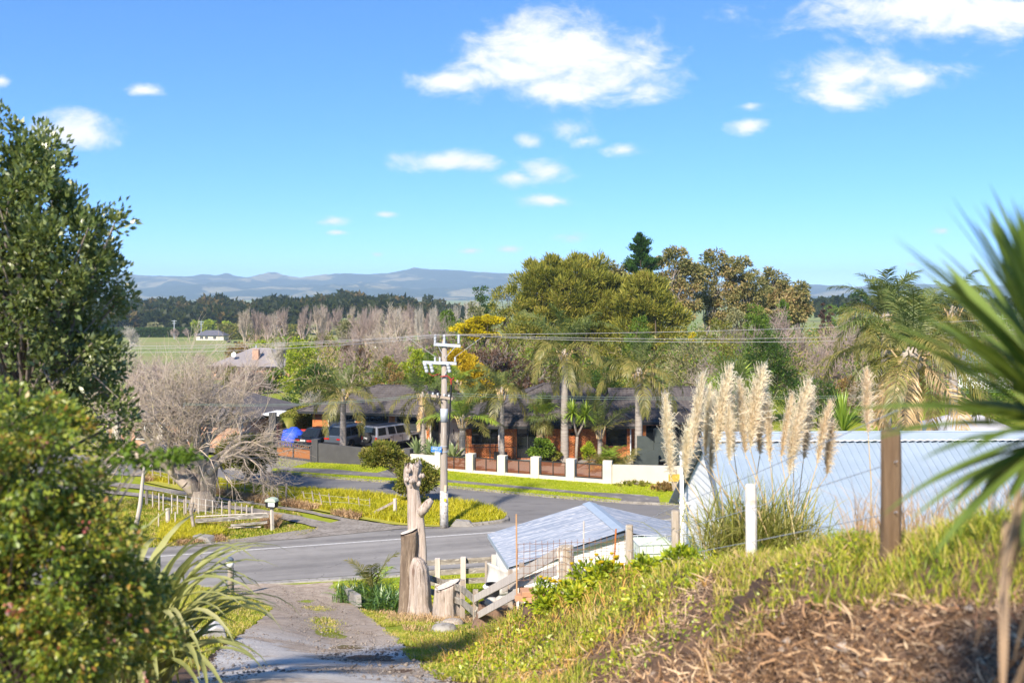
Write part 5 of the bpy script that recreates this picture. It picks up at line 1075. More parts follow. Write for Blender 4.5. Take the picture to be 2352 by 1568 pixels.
def saloon(label, loc, rz, p, L, Wd, Hc, kind, txt):
    c = thing(kind, label, 'car', loc, rz); hw = Wd / 2; f = L / 2; suv = kind != 'saloon_car'; zb = .24 if suv else .2; bt = .98 if suv else .82
    ho = bt + (.04 if suv else .0)
    body = MB().loft([ring(-f, hw * .86, zb + .16, bt - .02), ring(-f + .1, hw * .95, zb + .06, bt + .02), ring(-f + .55, hw, zb, bt + .04), ring(-.2, hw, zb, bt + .02), ring(f - 1.35, hw, zb, bt + .01), ring(f - .6, hw * .98, zb, ho - .04), ring(f - .15, hw * .9, zb + .04, ho - .16), ring(f, hw * .78, zb + .1, ho - .3)])
    b = obj('body', body, p, c, True, bevel=.03)
    for m in [b]: m.data.polygons.foreach_set('use_smooth', np.zeros(len(m.data.polygons), bool))
    if suv: green_house(c, -f + .14, -f + .55, .55, f - 1.25, hw * .95, hw * .76, bt - .02, Hc, p, [(.05, .25), (.28, .55), (.58, .86)])
    else: green_house(c, -f + .62, -f + 1.35, .35, f - 1.3, hw * .93, hw * .68, bt - .02, Hc, p, [(.14, .48), (.51, .84)])
    wr = .36 if suv else .31; ar = MB()
    for sx in (-f + .95, f - .9):
        for sy in (-1, 1):
            wheel(c, sx, sy * (hw - .12), wr, .23, sy)
            pts = [(sx + (wr + .05) * math.cos(a), sy * (hw + .004), wr + (wr + .05) * math.sin(a)) for a in np.linspace(0, math.pi, 11)]; ar.tube(pts, .045, 5)
            ar.box((sx, sy * (hw - .03), wr + .1), (wr * 1.9, .07, wr * 1.5))
    obj('wheel_arch', ar, inkm, c)
    tl = pm('tail_light', (.45, .012, .01), (.3, .01, .01), 3, .2, spec=.6); hl = pm('head_light', (.75, .78, .8), (.6, .62, .65), 3, .15, spec=.8)
    for sy in (-1, 1):
        obj('tail_light', MB().box((-f + .05, sy * hw * .62, bt - .14), (.14, hw * .5, .12 if suv else .14)), tl, c); obj('headlight', MB().box((f - .1, sy * hw * .62, ho - .26), (.22, hw * .36, .13)), hl, c)
        obj('mirror', MB().box((.62, sy * (hw + .1), bt + .12), (.12, .2, .14)), p, c, bevel=.02); obj('door_handle', MB().box((-.1, sy * (hw + .005), bt - .2), (.2, .03, .03)), chromem if suv else inkm, c); obj('door_handle', MB().box((.85, sy * (hw + .005), bt - .2), (.2, .03, .03)), chromem if suv else inkm, c)
    obj('bumper', MB().box((-f + .03, 0, zb + .22), (.16, Wd * .92, .26)), inkm if suv else p, c, bevel=.03); obj('bumper', MB().box((f - .02, 0, zb + .2), (.12, Wd * .84, .22)), inkm, c, bevel=.03)
    obj('grille', MB().box((f + .01, 0, ho - .32), (.05, Wd * .42, .2)), inkm, c)
    if suv:
        obj('skid_plate', MB().box((-f + .0, 0, zb + .12), (.12, Wd * .6, .07)), chromem, c)
        for sy in (-1, 1): obj('roof_rail', MB().tube([(-f + .75, sy * hw * .72, Hc + .01), (-f + .9, sy * hw * .72, Hc + .06), (.4, sy * hw * .72, Hc + .06), (.55, sy * hw * .72, Hc + .01)], .022, 6), chromem, c)
    else: obj('spoiler', MB().box((-f + .2, 0, bt + .16), (.22, Wd * .8, .03)).box((-f + .22, -hw * .6, bt + .1), (.1, .04, .12)).box((-f + .22, hw * .6, bt + .1), (.1, .04, .12)), p, c)
    if txt: plate(c, (-f - .03) if txt[1] < 0 else f + .05, (bt - .14 if not suv else bt - .36) if txt[1] < 0 else .48, txt[0], txt[1]); return c
saloon('black saloon car with rear spoiler parked beside the wheelie bin', (gx(737, 75.0), 75.0, ZH), R(66), paint('black_paint', (.02, .022, .028)), 4.5, 1.75, 1.42, 'saloon_car', ('FJZ683', -1))
saloon('dark grey sport utility car parked behind the palm trunk', (gx(809, 74.6), 74.6, ZH), R(62), paint('graphite_paint', (.10, .12, .145)), 4.6, 1.86, 1.72, 'utility_car', None)
saloon('black sport utility car seen from the front on the side road', (gx(388, 66.0), 66.0, .01), R(-24), paint('dark_blue_paint', (.025, .03, .04)), 4.65, 1.88, 1.68, 'utility_car', ('LMT15', 1))
def jeep():
    p = paint('silver_paint', (.29, .29, .305)); c = thing('offroad_car', 'silver boxy off-road car with spare wheel on its back door', 'car', (gx(899, 73.6), 73.6, ZH), R(50)); f = 2.2; hw = .80
    b = MB(); b.box((-.35, 0, .86), (3.6, 1.6, .62)); obj('body', b, p, c, bevel=.05)
    h = MB(); h.loft([[(1.35, -.74, .6), (1.35, .74, .6), (1.35, .70, 1.2), (1.35, -.70, 1.2)], [(2.15, -.62, .6), (2.15, .62, .6), (2.15, .58, 1.1), (2.15, -.58, 1.1)]]); obj('bonnet', h, p, c, bevel=.05)
    green_house(c, -2.14, -2.06, .78, 1.12, .79, .68, 1.14, 1.84, p, [(.04, .28), (.36, .58), (.62, .9)])
    fl = MB()
    for sx in (-1.42, 1.5):
        for sy in (-1, 1):
            q = [(sx - .62, .62), (sx - .42, 1.0), (sx + .42, 1.0), (sx + .62, .62)]
            for a, bb in zip(q[:-1], q[1:]): fl.beam((a[0], sy * .87, a[1]), (bb[0], sy * .87, bb[1]), .2, .06)
    obj('wheel_flare', fl, p, c)
    ar = MB()
    for sx in (-1.42, 1.5):
        for sy in (-1, 1): ar.box((sx, sy * .74, .65), (.86, .16, .6)); wheel(c, sx, sy * .78, .40, .26, sy, spokes=5)
    obj('wheel_arch', ar, inkm, c)
    s = obj('spare_wheel', MB().lathe([(.30, -.12), (.39, -.11), (.4, .02), (.37, .12), (.2, .13)], 24, M=Matrix.Rotation(R(-90), 4, 'Y')), rubber, c, True, loc=(-2.32, .1, 1.02))
    me = text_mesh('Jeep', .22); me.materials.append(platem); l = obj('lettering', me, None, s); l.location = (-.135, 0, .02); l.rotation_euler = (R(90), 0, R(-90))
    tl = MATS['tail_light']
    for sy in (-1, 1):
        obj('tail_light', MB().box((-2.17, sy * .72, .98), (.08, .14, .24)), tl, c); obj('mirror', MB().box((.95, sy * .92, 1.25), (.1, .18, .2)), inkm, c, bevel=.02); obj('sill_step', MB().box((0, sy * .82, .5), (1.9, .12, .07)), inkm, c)
        for x in (-.55, .35): obj('door_seam', MB().box((x, sy * .803, .88), (.018, .01, .5)), inkm, c); obj('door_handle', MB().box((x - .2, sy * .815, 1.02), (.16, .03, .04)), inkm, c)
    obj('bumper', MB().box((-2.28, 0, .58), (.16, 1.5, .2)), inkm, c, bevel=.02); obj('bumper', MB().box((2.3, 0, .58), (.2, 1.5, .2)), inkm, c, bevel=.02); obj('roof_strip', MB().box((-.6, 0, 1.865), (2.2, .9, .02)), inkm, c)
jeep()
# ---- yard clutter by the garage
binp = gp(698, 75.6); binp.z = ZH
wb = thing('wheelie_bin', 'dark green wheelie bin with red lid beside the black saloon', 'bin', (gx(697, 76.2), 76.2, ZH), R(-10))
obj('bin_body', MB().box((0, 0, .5), (.48, .52, .95), taper=1.18), pm('bin_green', (.03, .07, .04), (.04, .09, .05), 3, .6), wb, bevel=.03); obj('lid', MB().box((0, -.03, 1.02), (.62, .68, .08), taper=.85), pm('bin_red', (.45, .03, .02), (.38, .025, .018), 3, .5), wb, bevel=.02)
for s in (-1, 1): obj('wheel', MB().lathe([(.1, -.03), (.1, .03)], 12, (s * .26, .22, .1), Matrix.Rotation(R(90), 4, 'Y')), rubber, wb)
r_ = np.random.default_rng(4); rings = []
for k, (z, rr) in enumerate([(0, 1.0), (.4, 1.02), (.8, .92), (1.15, .66), (1.32, .3)]): rings.append([(rr * 1.1 * math.cos(a) * (1 + r_.normal(0, .07)), rr * .75 * math.sin(a) * (1 + r_.normal(0, .07)), z + r_.normal(0, .05)) for a in np.linspace(0, 6.283, 16)[:-1]])
tag(obj('tarpaulin', MB().loft(rings), pm('blue_tarp', (.02, .06, .5), (.03, .1, .62), 6, .5, bump=.8, bscale=9), loc=(gx(672, 75), 75, ZH), smooth=True), 'bright blue tarpaulin heaped over something behind the sliding gate', 'tarpaulin')
# ---- power pole and lines
polem = pm('weathered_pole', (.36, .31, .26), (.25, .21, .175), 2.5, .95, stretch=(6, 6, .35), bump=.6, bscale=10, c3=(.46, .42, .37), s3=2.5)
galv = pm('galvanised', (.52, .55, .58), (.42, .45, .48), 4, .5, metal=.2)
insm = pm('insulator_grey', (.45, .47, .49), (.36, .38, .4), 4, .35)
pb = gn(1020, 1211); PY = pb.y; sc = PY / F
def ph(y): return (1211 - y) * sc
def px(x): return (x - 1020) * sc
pole = thing('power_pole', 'weathered wooden power pole with three crossarms and a blue street sign', 'pole', pb)
obj('pole_shaft', MB().tube([(0, 0, -.3), (-.01, 0, 2), (.0, 0, ph(1000)), (.02, 0, ph(783))], [.2, .19, .165, .13], 14), polem, pole, True)
obj('pole_cap', MB().tube([(.02, 0, ph(783) + .002), (.02, 0, ph(780))], [.135, .11], 14), pm('lichen', (.42, .26, .05), (.3, .22, .12), 4, .95), pole)
def arm(x0, x1, y0, y1, mat, h=.14, yo=-.18, name='crossarm'): return obj(name, MB().beam((px(x0), yo, ph(y0)), (px(x1), yo, ph(y1)), .09, h), mat, pole)
arm(997, 1058, 790, 794, galv); arm(972, 1049, 831, 834, galv, yo=-.2); arm(990, 1040, 907, 915, pm('timber_arm', (.4, .33, .25), (.28, .22, .17), 5, .9), .13)
br = MB(); br.beam((px(1008), -.2, ph(796)), (px(1020), -.2, ph(818)), .04, .02); br.beam((px(1046), -.2, ph(796)), (px(1024), -.2, ph(820)), .04, .02); br.beam((px(1035), -.2, ph(836)), (px(1022), -.2, ph(858)), .04, .02); obj('brace', br, galv, pole)
def insul(x, y0, y1, r=.075, n=5, yo=-.18):
    a, b = ph(y0), ph(y1); prof = [(.03, a)]
    for k in range(n): z = a + (b - a) * (k + .25) / n; dz = (b - a) / n; prof += [(r, z), (r * .95, z + dz * .35), (.03, z + dz * .5)]
    prof += [(.03, b)]; obj('insulator', MB().lathe(prof, 10, (px(x), yo, 0)), insm, pole, True)
for x in (1000, 1021, 1054): insul(x, 789, 768)
for x in (1000, 1011, 1046): insul(x, 830, 819, .06, 3, -.2)
for x in (995, 1006, 1021, 1032): insul(x, 906 + (x - 995) * .12, 900 + (x - 995) * .12, .06, 2)
for x in (979, 992, 1031):
    o = obj('fuse_cutout', MB().lathe([(.05, -.28), (.09, -.26), (.09, -.14), (.06, -.12), (.09, -.1), (.09, .02), (.06, .04), (.09, .06), (.09, .18), (.05, .22)], 10), insm, pole, True); o.location = (px(x), -.32, ph(842)); o.rotation_euler = (0, R(-14), 0)
wr = MB(); redm = pm('red_cable', (.35, .03, .02), (.28, .025, .02), 5, .6)
wr.tube([(px(984), -.3, ph(855)), (px(995), -.3, ph(862)), (px(1008), -.25, ph(858))], .02, 5); wr.tube([(px(1012), -.22, ph(864)), (px(1028), -.22, ph(862)), (px(1035), -.22, ph(868)), (px(1037), -.2, ph(880))], .035, 6); wr.tube([(px(1043), -.22, ph(866)), (px(1037), -.22, ph(872)), (px(1037), -.2, ph(882))], .035, 6); obj('cable', wr, redm, pole)
obj('cable', MB().tube([(px(1037), -.2, ph(882)), (px(1036), -.2, ph(905)), (px(1034), -.2, ph(940)), (px(1031), -.2, ph(1000)), (px(1029), -.19, ph(1030))], .045, 7), inkm, pole)
lp = MB()
for (x, y, x2, y2, s) in ((988, 903, 1000, 918, 10), (1000, 925, 1012, 905, 6), (1004, 905, 1008, 922, 5), (1010, 915, 1003, 930, 4), (1016, 925, 1008, 918, -5)): lp.tube([(px(x), -.25, ph(y)), (px((x + x2) / 2 - s * .3), -.3, ph((y + y2) / 2 + s)), (px(x2), -.25, ph(y2))], .018, 5)
obj('cable', lp, inkm, pole)
obj('guard_plate', MB().lathe([(.187, ph(968)), (.187, ph(938))], 14), galv, pole, True)
obj('white_band', MB().lathe([(.21, ph(1211) + .02), (.205, ph(1126))], 14), pm('flaking_white', (.66, .65, .62), (.36, .33, .29), 3.5, .9, c3=(.3, .26, .22), s3=9), pole, True)
wm = pm('warning_yellow', (.75, .5, .02), (.65, .42, .02), 3, .6)
obj('warning_tag', MB().box((.07, -.205, ph(1146)), (.11, .02, .14)), wm, pole); obj('number_tag', MB().box((.07, -.2, ph(1120)), (.12, .02, .35)), pm('tag_cream', (.6, .5, .36), (.5, .4, .28), 3, .8), pole)
bl = pm('sign_blue', (.01, .17, .62), (.012, .15, .55), 2, .4)
sg = obj('street_sign', MB().box((0, 0, 0), (23 * sc * 1.05, .03, 12.5 * sc)), bl, pole); sg.location = (px(1003), -.25, ph(1030)); sg.rotation_euler = (0, R(3), R(-4))
me = text_mesh('JENNY LN', .112); me.materials.append(whitem); l = obj('lettering', me, None, sg); l.location = (.03, -.018, .028); l.rotation_euler = (R(90), 0, 0); l.scale = (.85, 1.25, 1)
me = text_mesh('NO EXIT', .065); me.materials.append(whitem); l = obj('lettering', me, None, sg); l.location = (.05, -.018, -.072); l.rotation_euler = (R(90), 0, 0)
ar_ = MB().prism([(-.235, .02), (-.205, .05), (-.205, -.01)], -.019, -.016); obj('arrow', ar_, whitem, sg)
bd = MB()
for z in (.118, -.118): bd.box((0, -.017, z), (.48, .006, .008))
obj('border', bd, whitem, sg)
for z in (1024, 1036): obj('clamp', MB().lathe([(.2, ph(z) - .02), (.2, ph(z) + .02)], 14), galv, pole)
wirem = pm('aluminium_wire', (.42, .40, .40), (.36, .34, .34), 2, .5); wired = pm('green_wire', (.16, .22, .18), (.13, .18, .15), 2, .6)
def wire(label, pts, r, mat, sag=0.):
    p = []
    for a, b in zip(pts[:-1], pts[1:]):
        for k in range(12): t_ = k / 12; q = a.lerp(b, t_); q.z -= sag * 4 * t_ * (1 - t_); p.append(q)
    p.append(pts[-1]); o0 = p[0]; tag(obj('power_line', MB().tube([q - o0 for q in p], r, 5), mat, loc=o0), label, 'wire')
YW = PY - .18
wire('topmost of the three high power lines, left of the pole', [at(-200, 786, YW - 6), at(1000, 768, YW)], .010, wirem, .35); wire('middle one of the three high power lines, left of the pole', [at(-200, 790, YW - 5), at(1021, 768, YW)], .010, wirem, .42); wire('lowest of the three high power lines, left of the pole', [at(-200, 795, YW - 4), at(1054, 768, YW)], .010, wirem, .55)
wire('upper high power line running right from the pole', [at(1054, 768, YW), at(2560, 716, YW + 8)], .010, wirem, .3); wire('middle high power line running right from the pole', [at(1021, 768, YW), at(2560, 742, YW + 7)], .010, wirem, .5); wire('lower high power line running right from the pole', [at(1000, 768, YW), at(2560, 750, YW + 6)], .010, wirem, .6)
for k, (a, b) in enumerate([(922, 903), (925, 906)]): wire(('upper' if k == 0 else 'lower') + ' thin service line left of the pole', [at(420, a + 4, YW), at(995 + 11 * k, b, YW)], .009, wired, .25)
for k, (a, b) in enumerate([(903, 895), (908, 899)]): wire(('upper' if k == 0 else 'lower') + ' thin service line right of the pole', [at(1032 - 11 * k, a, YW), at(2300, b, YW + 4)], .009, wired, .3)
wire('stay line rising left from the lower crossarm', [at(1000, 819, YW), at(930, 770, YW + 1)], .008, wirem); wire('stay line rising right from the lower crossarm', [at(1046, 819, YW), at(1110, 772, YW + 1)], .012, wirem)
# ---- far poles
for (x, yt, yb, Y, lb) in [(400, 735, 765, 620, 'far power pole left of the farmhouse'), (462, 737, 768, 630, 'far power pole beside the farmhouse'), (635, 726, 762, 420, 'far concrete pole before the bare poplars')]:
    b = gp(x, Y); h = at(0, yt, Y).z - b.z; o = thing('power_pole', lb, 'pole', b); obj('pole_shaft', MB().tube([(0, 0, -1), (0, 0, h)], [.3, .2], 6), galv, o); obj('crossarm', MB().box((0, 0, h - .5), (3.2, .2, .25)), galv, o); obj('crossarm', MB().box((0, 0, h - 2), (2.4, .2, .25)), galv, o)

# ---- other houses
def house_far(label, x, Y, w, d, hw, rise, rz, wallm, roofm, chimney=None, over=.6, gable=False, win=(), z=None):
    b = gp(x, Y); b.z = b.z if z is None else z; t = thing('house', label, 'house', b, rz); obj('wall', MB().box((0, 0, hw / 2), (w, d, hw)), wallm, t)
    a, c = w / 2 + over, d / 2 + over; ri = a - c if not gable else a; mb = MB(); v = [(-a, -c, hw), (a, -c, hw), (a, c, hw), (-a, c, hw), (-ri, 0, hw + rise), (ri, 0, hw + rise)]
    mb.add(v, [(0, 1, 5, 4), (1, 2, 5), (2, 3, 4, 5), (3, 0, 4), (3, 2, 1, 0)]); rf = obj('roof', mb, roofm, t)
    gt_ = MB()
    for p, q in zip(v[:4], v[1:4] + v[:1]): gt_.beam(Vector(p) - Vector((0, 0, .1)), Vector(q) - Vector((0, 0, .1)), .12, .2)
    obj('gutter', gt_, darkm, rf)
    for (wx, wz, ww, wh) in win: o = obj('window', MB().box((wx, -d / 2 - .03, wz), (ww, .06, wh)), glass, t); obj('frame', MB().box((wx, -d / 2 - .05, wz + wh / 2), (ww + .2, .08, .1)).box((wx, -d / 2 - .05, wz - wh / 2), (ww + .2, .08, .1)).box((wx, -d / 2 - .05, wz), (.08, .08, wh)), whitem, o)
    return t, rf
roofgrey = pm('grey_metal_roof', (.27, .24, .235), (.24, .215, .21), .4, .55, world=True)
redbr = pm('far_brick', (.42, .22, .13), (.52, .32, .22), 3, .9)
t, rf = house_far('low house with broad plain grey roof, brick chimney and dish beyond the bare tree', 600, 178, 14, 11, 2.6, 3.0, R(-6), redbr, roofgrey)
bp_ = at(617, 853, 173) - gp(600, 178); ch = MB().box((0, 0, .9), (1.1, .8, 2.6)); ch.box((0, 0, 2.25), (1.25, .95, .15)); obj('chimney', ch, pm('chimney_brick', (.52, .33, .24), (.38, .2, .13), 5, .9), rf, loc=(.4, -3.6, 3.2)); obj('flue', MB().tube([(.4, -3.6, 5.6), (.4, -3.6, 6.2)], .12, 8), galv, rf)
obj('satellite_dish', MB().lathe([(.02, 0), (.3, .04), (.45, .14)], 14, (-3.4, -4.2, 4.5), Matrix.Rotation(R(70), 4, 'X')), whitem, rf)
rooftile2 = pm('dark_tile_far', (.09, .08, .078), (.13, .115, .11), 3, .8, bump=.6, bscale=9)
brick2 = brickm
t, rf = house_far('dark-roofed orange brick house mostly hidden behind the bare paddock tree', 470, 79, 11, 9, 2.5, 2.1, R(-10), redbr, rooftile2, win=((-2.5, 1.4, 1.6, 1.2), (1.0, 1.4, 1.6, 1.2)))
for k, x in enumerate((-4.2, -.6, 2.2)): obj('pillar', MB().box((x, -5.6, 1.1), (.5, .5, 2.2)), creamm, t)
cp = gp(604, 77); cpo = thing('carport', 'white flat carport roof left of the slat fence', 'carport', cp); obj('roof', MB().box((0, 0, 2.55), (2.9, 2.6, .12)), whitem, cpo, rot=(0, R(2), 0))
for sx in (-1.2, 1.2): obj('post', MB().box((sx, -1.1, 1.25), (.1, .1, 2.5)), galv, cpo)
obj('side_panel', MB().box((.6, 1.1, 1.3), (1.6, .06, 2.2)), galv, cpo)
house_far('small pale farmhouse with dark hip roof across the field', 488, 600, 17, 9, 3.0, 3.0, R(-4), pm('pale_board', (.6, .55, .46), (.5, .46, .38), 1, .9), pm('slate_roof', (.09, .09, .11), (.12, .12, .14), 1, .8), win=((-5, 1.6, 1.6, 1.6), (-2, 1.6, 1.6, 1.6), (3, 1.6, 1.6, 1.6)))
house_far('grey shed with striped roof among the bare trees', 741, 210, 8, 6, 2.6, 1.4, R(-28), pm('shed_grey', (.13, .13, .15), (.1, .1, .12), 1, .8), roofgrey, gable=True, win=((0, 1.4, 1.2, 1.2),))
house_far('tiny white house glimpsed through the bare poplars', 880, 460, 12, 7, 3, 2, 0., whitem, whitem, gable=True)
house_far('white gabled house behind the foreground cabbage tree', 2245, 150, 7, 8, 3.2, 2.6, R(80), whitem, pm('gable_roof', (.3, .32, .36), (.26, .28, .32), 1, .7), gable=True)
cab = house_far('brown timber cabin with a teal window behind the big palm', 2215, 60, 7, 5, 3.0, 1.4, R(-5), pm('cabin_board', (.2, .16, .11), (.15, .12, .085), 3, .9, stretch=(1, 1, 8)), pm('cabin_roof', (.45, .44, .46), (.38, .38, .4), 1, .7), win=((.6, 1.7, .9, 1.0), (-1.2, 1.4, .9, 1.3)))
obj('downpipe', MB().tube([(1.4, -2.7, 0), (1.4, -2.7, 3.4)], .05, 6), whitem, cab[0])
# ---- cows
def cow(x, Y, lab, rz):
    b = gp(x, Y); t = thing('cow', lab, 'cow', b, rz); mb = MB(); prof = [(-1.15, .62, 1.05), (-1.0, .5, 1.42), (-.5, .44, 1.46), (0, .4, 1.42), (.5, .42, 1.45), (.85, .6, 1.42), (1.05, .75, 1.25)]
    rings = []
    for (x_, a, c) in prof: hw = .36 if -1.1 < x_ < 1 else .18; rings.append([(x_, hw * math.cos(q), (a + c) / 2 + (c - a) / 2 * math.sin(q)) for q in np.linspace(0, 2 * math.pi, 13)[:-1]])
    mb.loft(rings); mb.tube([(.95, 0, 1.1), (1.35, 0, .75), (1.55, 0, .45)], [.24, .17, .15], 8); mb.tube([(1.5, 0, .5), (1.7, 0, .2)], [.16, .1], 8)
    for sx, sy in ((-.85, .2), (-.85, -.2), (.75, .2), (.75, -.2)): mb.tube([(sx, sy, .75), (sx - .03, sy, .4), (sx, sy, 0)], [.16, .08, .07], 6)
    mb.tube([(-1.15, 0, 1.3), (-1.25, 0, .6)], [.04, .03], 5)
    for sy in (-.2, .2): mb.tube([(1.4, sy * .5, .72), (1.38, sy * 1.4, .78)], [.05, .02], 5)
    obj('body', mb, pm('cow_black', (.012, .011, .011), (.02, .018, .017), 2, .8), t, True); return t
cow(525, 560, 'black cow grazing at the left of the three in the field', R(20)); cow(541, 555, 'black cow in the middle of the three in the field', R(160)); cow(568, 575, 'black cow half behind the bushes, right of the three', R(10))
# ================================================================== GARDEN PALMS AND STREET PLANTS
def palm_at(label, x, ybase, ytop, Y, **kw):
    z0 = ZH if ybase is None else at(0, ybase, Y).z; b = Vector((gx(x, Y), Y, z0)); h = at(0, ytop, Y).z - z0; return palm(label, b, h, **kw)
palm_at('queen palm in front of the garage doors, trunk before the grey car', 788, None, 925, 71.5, FL=3.5, nf=18, r0=.27, r1=.2, seed=1, ll=.8, th=(82, -14))
palm_at('small leaning queen palm left of the power pole', 972, None, 932, 70.5, FL=2.9, nf=13, r0=.22, r1=.15, seed=2, ll=.75, th=(80, -40), dead=3, lean=(-.02, 0), az0=2.2)
palm_at('queen palm between the pole and the veranda window', 1153, None, 922, 66.8, FL=3.1, nf=14, r0=.2, r1=.16, seed=3, ll=.8, th=(80, -18))
palm_at('tallest queen palm with the largest crown in front of the living wing', 1297, None, 835, 66.2, FL=4.3, nf=21, r0=.3, r1=.22, seed=4, ll=1.0, th=(88, -14), nl=46, wd=.055)
bpy.data.objects  # keep
palm_at('tall queen palm right of the tallest one with a dry hanging frond', 1467, None, 878, 66.0, FL=4.0, nf=19, r0=.29, r1=.23, seed=5, ll=.95, th=(86, -10), nl=46, wd=.055, dead=1, az0=.2)
palm_at('feather palm with stiff upright fronds just right of the power pole', 1062, None, 985, 66.5, FL=2.9, nf=17, r0=.26, r1=.2, seed=6, name='nikau_palm', th=(86, 12), curv=(25, 60), ll=.75, droop=.35, mats=(P_green, P_fresh, P_olive), dead=2, az0=.5)
palm_at('feather palm leaning right behind the cabbage tree', 1378, None, 1010, 66.6, FL=2.9, nf=11, r0=.2, r1=.15, seed=7, name='nikau_palm', th=(82, 25), curv=(20, 45), ll=.6, droop=.3, mats=(P_green, P_green, P_olive), dead=1, az0=-.3)
palm_at('feathery palm crown rising behind the pole and wattle', 1050, None, 900, 82, FL=2.6, nf=16, r0=.2, r1=.16, seed=8, th=(84, -5), ll=.8, mats=(P_fresh, P_green, P_green))
palm_at('big old palm with long arching fronds at the right', 2092, None, 850, 43, FL=4.6, nf=30, r0=.42, r1=.36, seed=10, th=(84, -38), ll=1.0, nl=60, wd=.05, mats=(P_green, P_olive, P_dead), name='queen_palm', az0=1.0, dead=3, droop=.7)
palm_at('taller palm with spiky upright fronds behind the big old palm', 2035, None, 760, 52, FL=3.4, nf=24, r0=.3, r1=.26, seed=11, th=(90, -20), ll=.9, nl=50, wd=.05, droop=.6)
palm_at('palm crown half hidden behind the foreground cabbage tree leaves', 2190, None, 740, 60, FL=3.2, nf=20, r0=.3, r1=.22, seed=12, th=(85, -25), ll=.85, nl=46, wd=.05)
def fan_palm(label, x, Y, ytop, seed, n=34, skirt=30, R_=.8, pet=.75, trunk_r=.13):
    b = Vector((gx(x, Y), Y, ZH)); h = at(0, ytop, Y).z - ZH; t = thing('fan_palm', label, 'palm', b); r = np.random.default_rng(seed)
    obj('trunk', trunk_mb(h, trunk_r * 1.2, trunk_r, rings=12), bark_dark, t, True); ms = []
    for k in range(4): m = fan_mesh('fan_leaf', R_, pet, 26, 75 - 40 * k, seed + k, .055, .2 + .2 * k); m.materials.append((P_green, P_fresh, P_green, P_olive)[k]); ms.append(m)
    for k in range(n): f = k / n; o = obj('fan_leaf', ms[min(3, int(f * 4))], None, t, loc=(0, 0, h - .25 * f)); o.rotation_euler = (r.normal(0, .15), r.normal(0, .12), k * 2.399); o.scale = (r.uniform(.85, 1.15),) * 3
    sm_ = fan_mesh('dead_leaf', R_ * .8, pet * .5, 18, -72, seed + 9, .05, 1.2, 60); sm_.materials.append(P_dead)
    for k in range(skirt): o = obj('dead_leaf', sm_, None, t, loc=(0, 0, h - .3 - 1.3 * r.uniform(0, 1))); o.rotation_euler = (r.normal(0, .1), r.normal(0, .1), r.uniform(0, 6.28)); o.scale = (r.uniform(.7, 1),) * 3
    return t
fan_palm('fan palm with a skirt of dead leaves in front of the glass door', 1246, 66.4, 950, 21)
fan_palm('large fan palm rising behind the pampas plumes', 1690, 44, 905, 22, 40, 14, 1.05, .95, .16)
def cabbage(label, b, heads, seed, n=120, L=.75, w=.05, trunk=True, fork=None, mat=P_fresh, name='cabbage_tree'):
    t = thing(name, label, 'tree', b); ms = [sword_mesh('leaf', L, w, th, cv, 0, .2, 6) for th, cv in ((80, 15), (55, 35), (30, 50), (5, 60), (-20, 55))]; acc = []
    for (hx, hy, hz_) in heads:
        V, Fs = merged(ms, n, lambda k, r: ((hx, hy, hz_ + r.uniform(-.12, .12)), (r.normal(0, .12), r.normal(0, .12), r.uniform(0, 6.28)), r.uniform(.8, 1.15)), seed); acc.append((V, Fs))
    V, Fs = join_np(acc); obj('crown', np_mesh('crown', V, Fs), mat, t)
    if trunk: 
        mb = MB(); fk = fork or (0, 0, heads[0][2] * .55); mb.tube([(0, 0, -.1), (0, 0, fk[2] * .5), fk], [.12, .1, .09], 9)
        for hd in heads: mb.tube([fk, ((fk[0] + hd[0]) * .55, 0, (fk[2] + hd[2]) / 2), hd], [.085, .07, .06], 8)
        obj('trunk', mb, bark_grey, t, True)
    return t
cb = Vector((gx(1324, 65.2), 65.2, ZH)); hzc = at(0, 950, 65.2).z - ZH
cabbage('bright green forked cabbage tree in front of the tallest palm', cb, [(-.25, 0, hzc), (.6, .1, hzc - .15)], 31, 150, 1.0, .055, fork=(.05, 0, hzc * .58))
def rosette(label, x, y, Y, n, L, w, seed, mat, z=None, ths=((75, 10), (50, 20), (25, 20)), name='agave', cat='plant'):
    b = Vector((gx(x, Y), Y, ZH if z is None else z)); t = thing(name, label, cat, b); ms = []
    for th, cv in ths: m = sword_mesh('leaf', L, w, th, cv, 0, .35, 7); m.materials.append(mat); ms.append(m)
    r = np.random.default_rng(seed)
    for k in range(n): o = obj('leaf', ms[int(k / n * len(ms))], None, t, loc=(0, 0, .05)); o.rotation_euler = (0, r.normal(0, .08), k * 2.399); o.scale = (r.uniform(.85, 1.1),) * 3
    return t
agm = leafm('agave_leaf', [(.13, .2, .1), (.2, .28, .13), (.32, .36, .16)], gloss=.12)
for k, (x, Y, lb) in enumerate([(957, 68.4, 'leftmost pale agave behind the cream wall'), (986, 68.2, 'middle pale agave behind the cream wall left of the pole'), (1000, 67.2, 'agave nearest the power pole behind the cream wall'), (1040, 66.0, 'agave just right of the power pole behind the slats')]): rosette(lb, x, 0, Y, 22, 1.25, .2, 50 + k, agm, ZH + .3)
rosette('spiky green cabbage plant behind the blue roof right of the plumes', 1935, 0, 34, 60, 1.5, .06, 60, P_fresh, at(0, 1000, 34).z, ((85, 15), (65, 25), (45, 35)), 'flax_plant')
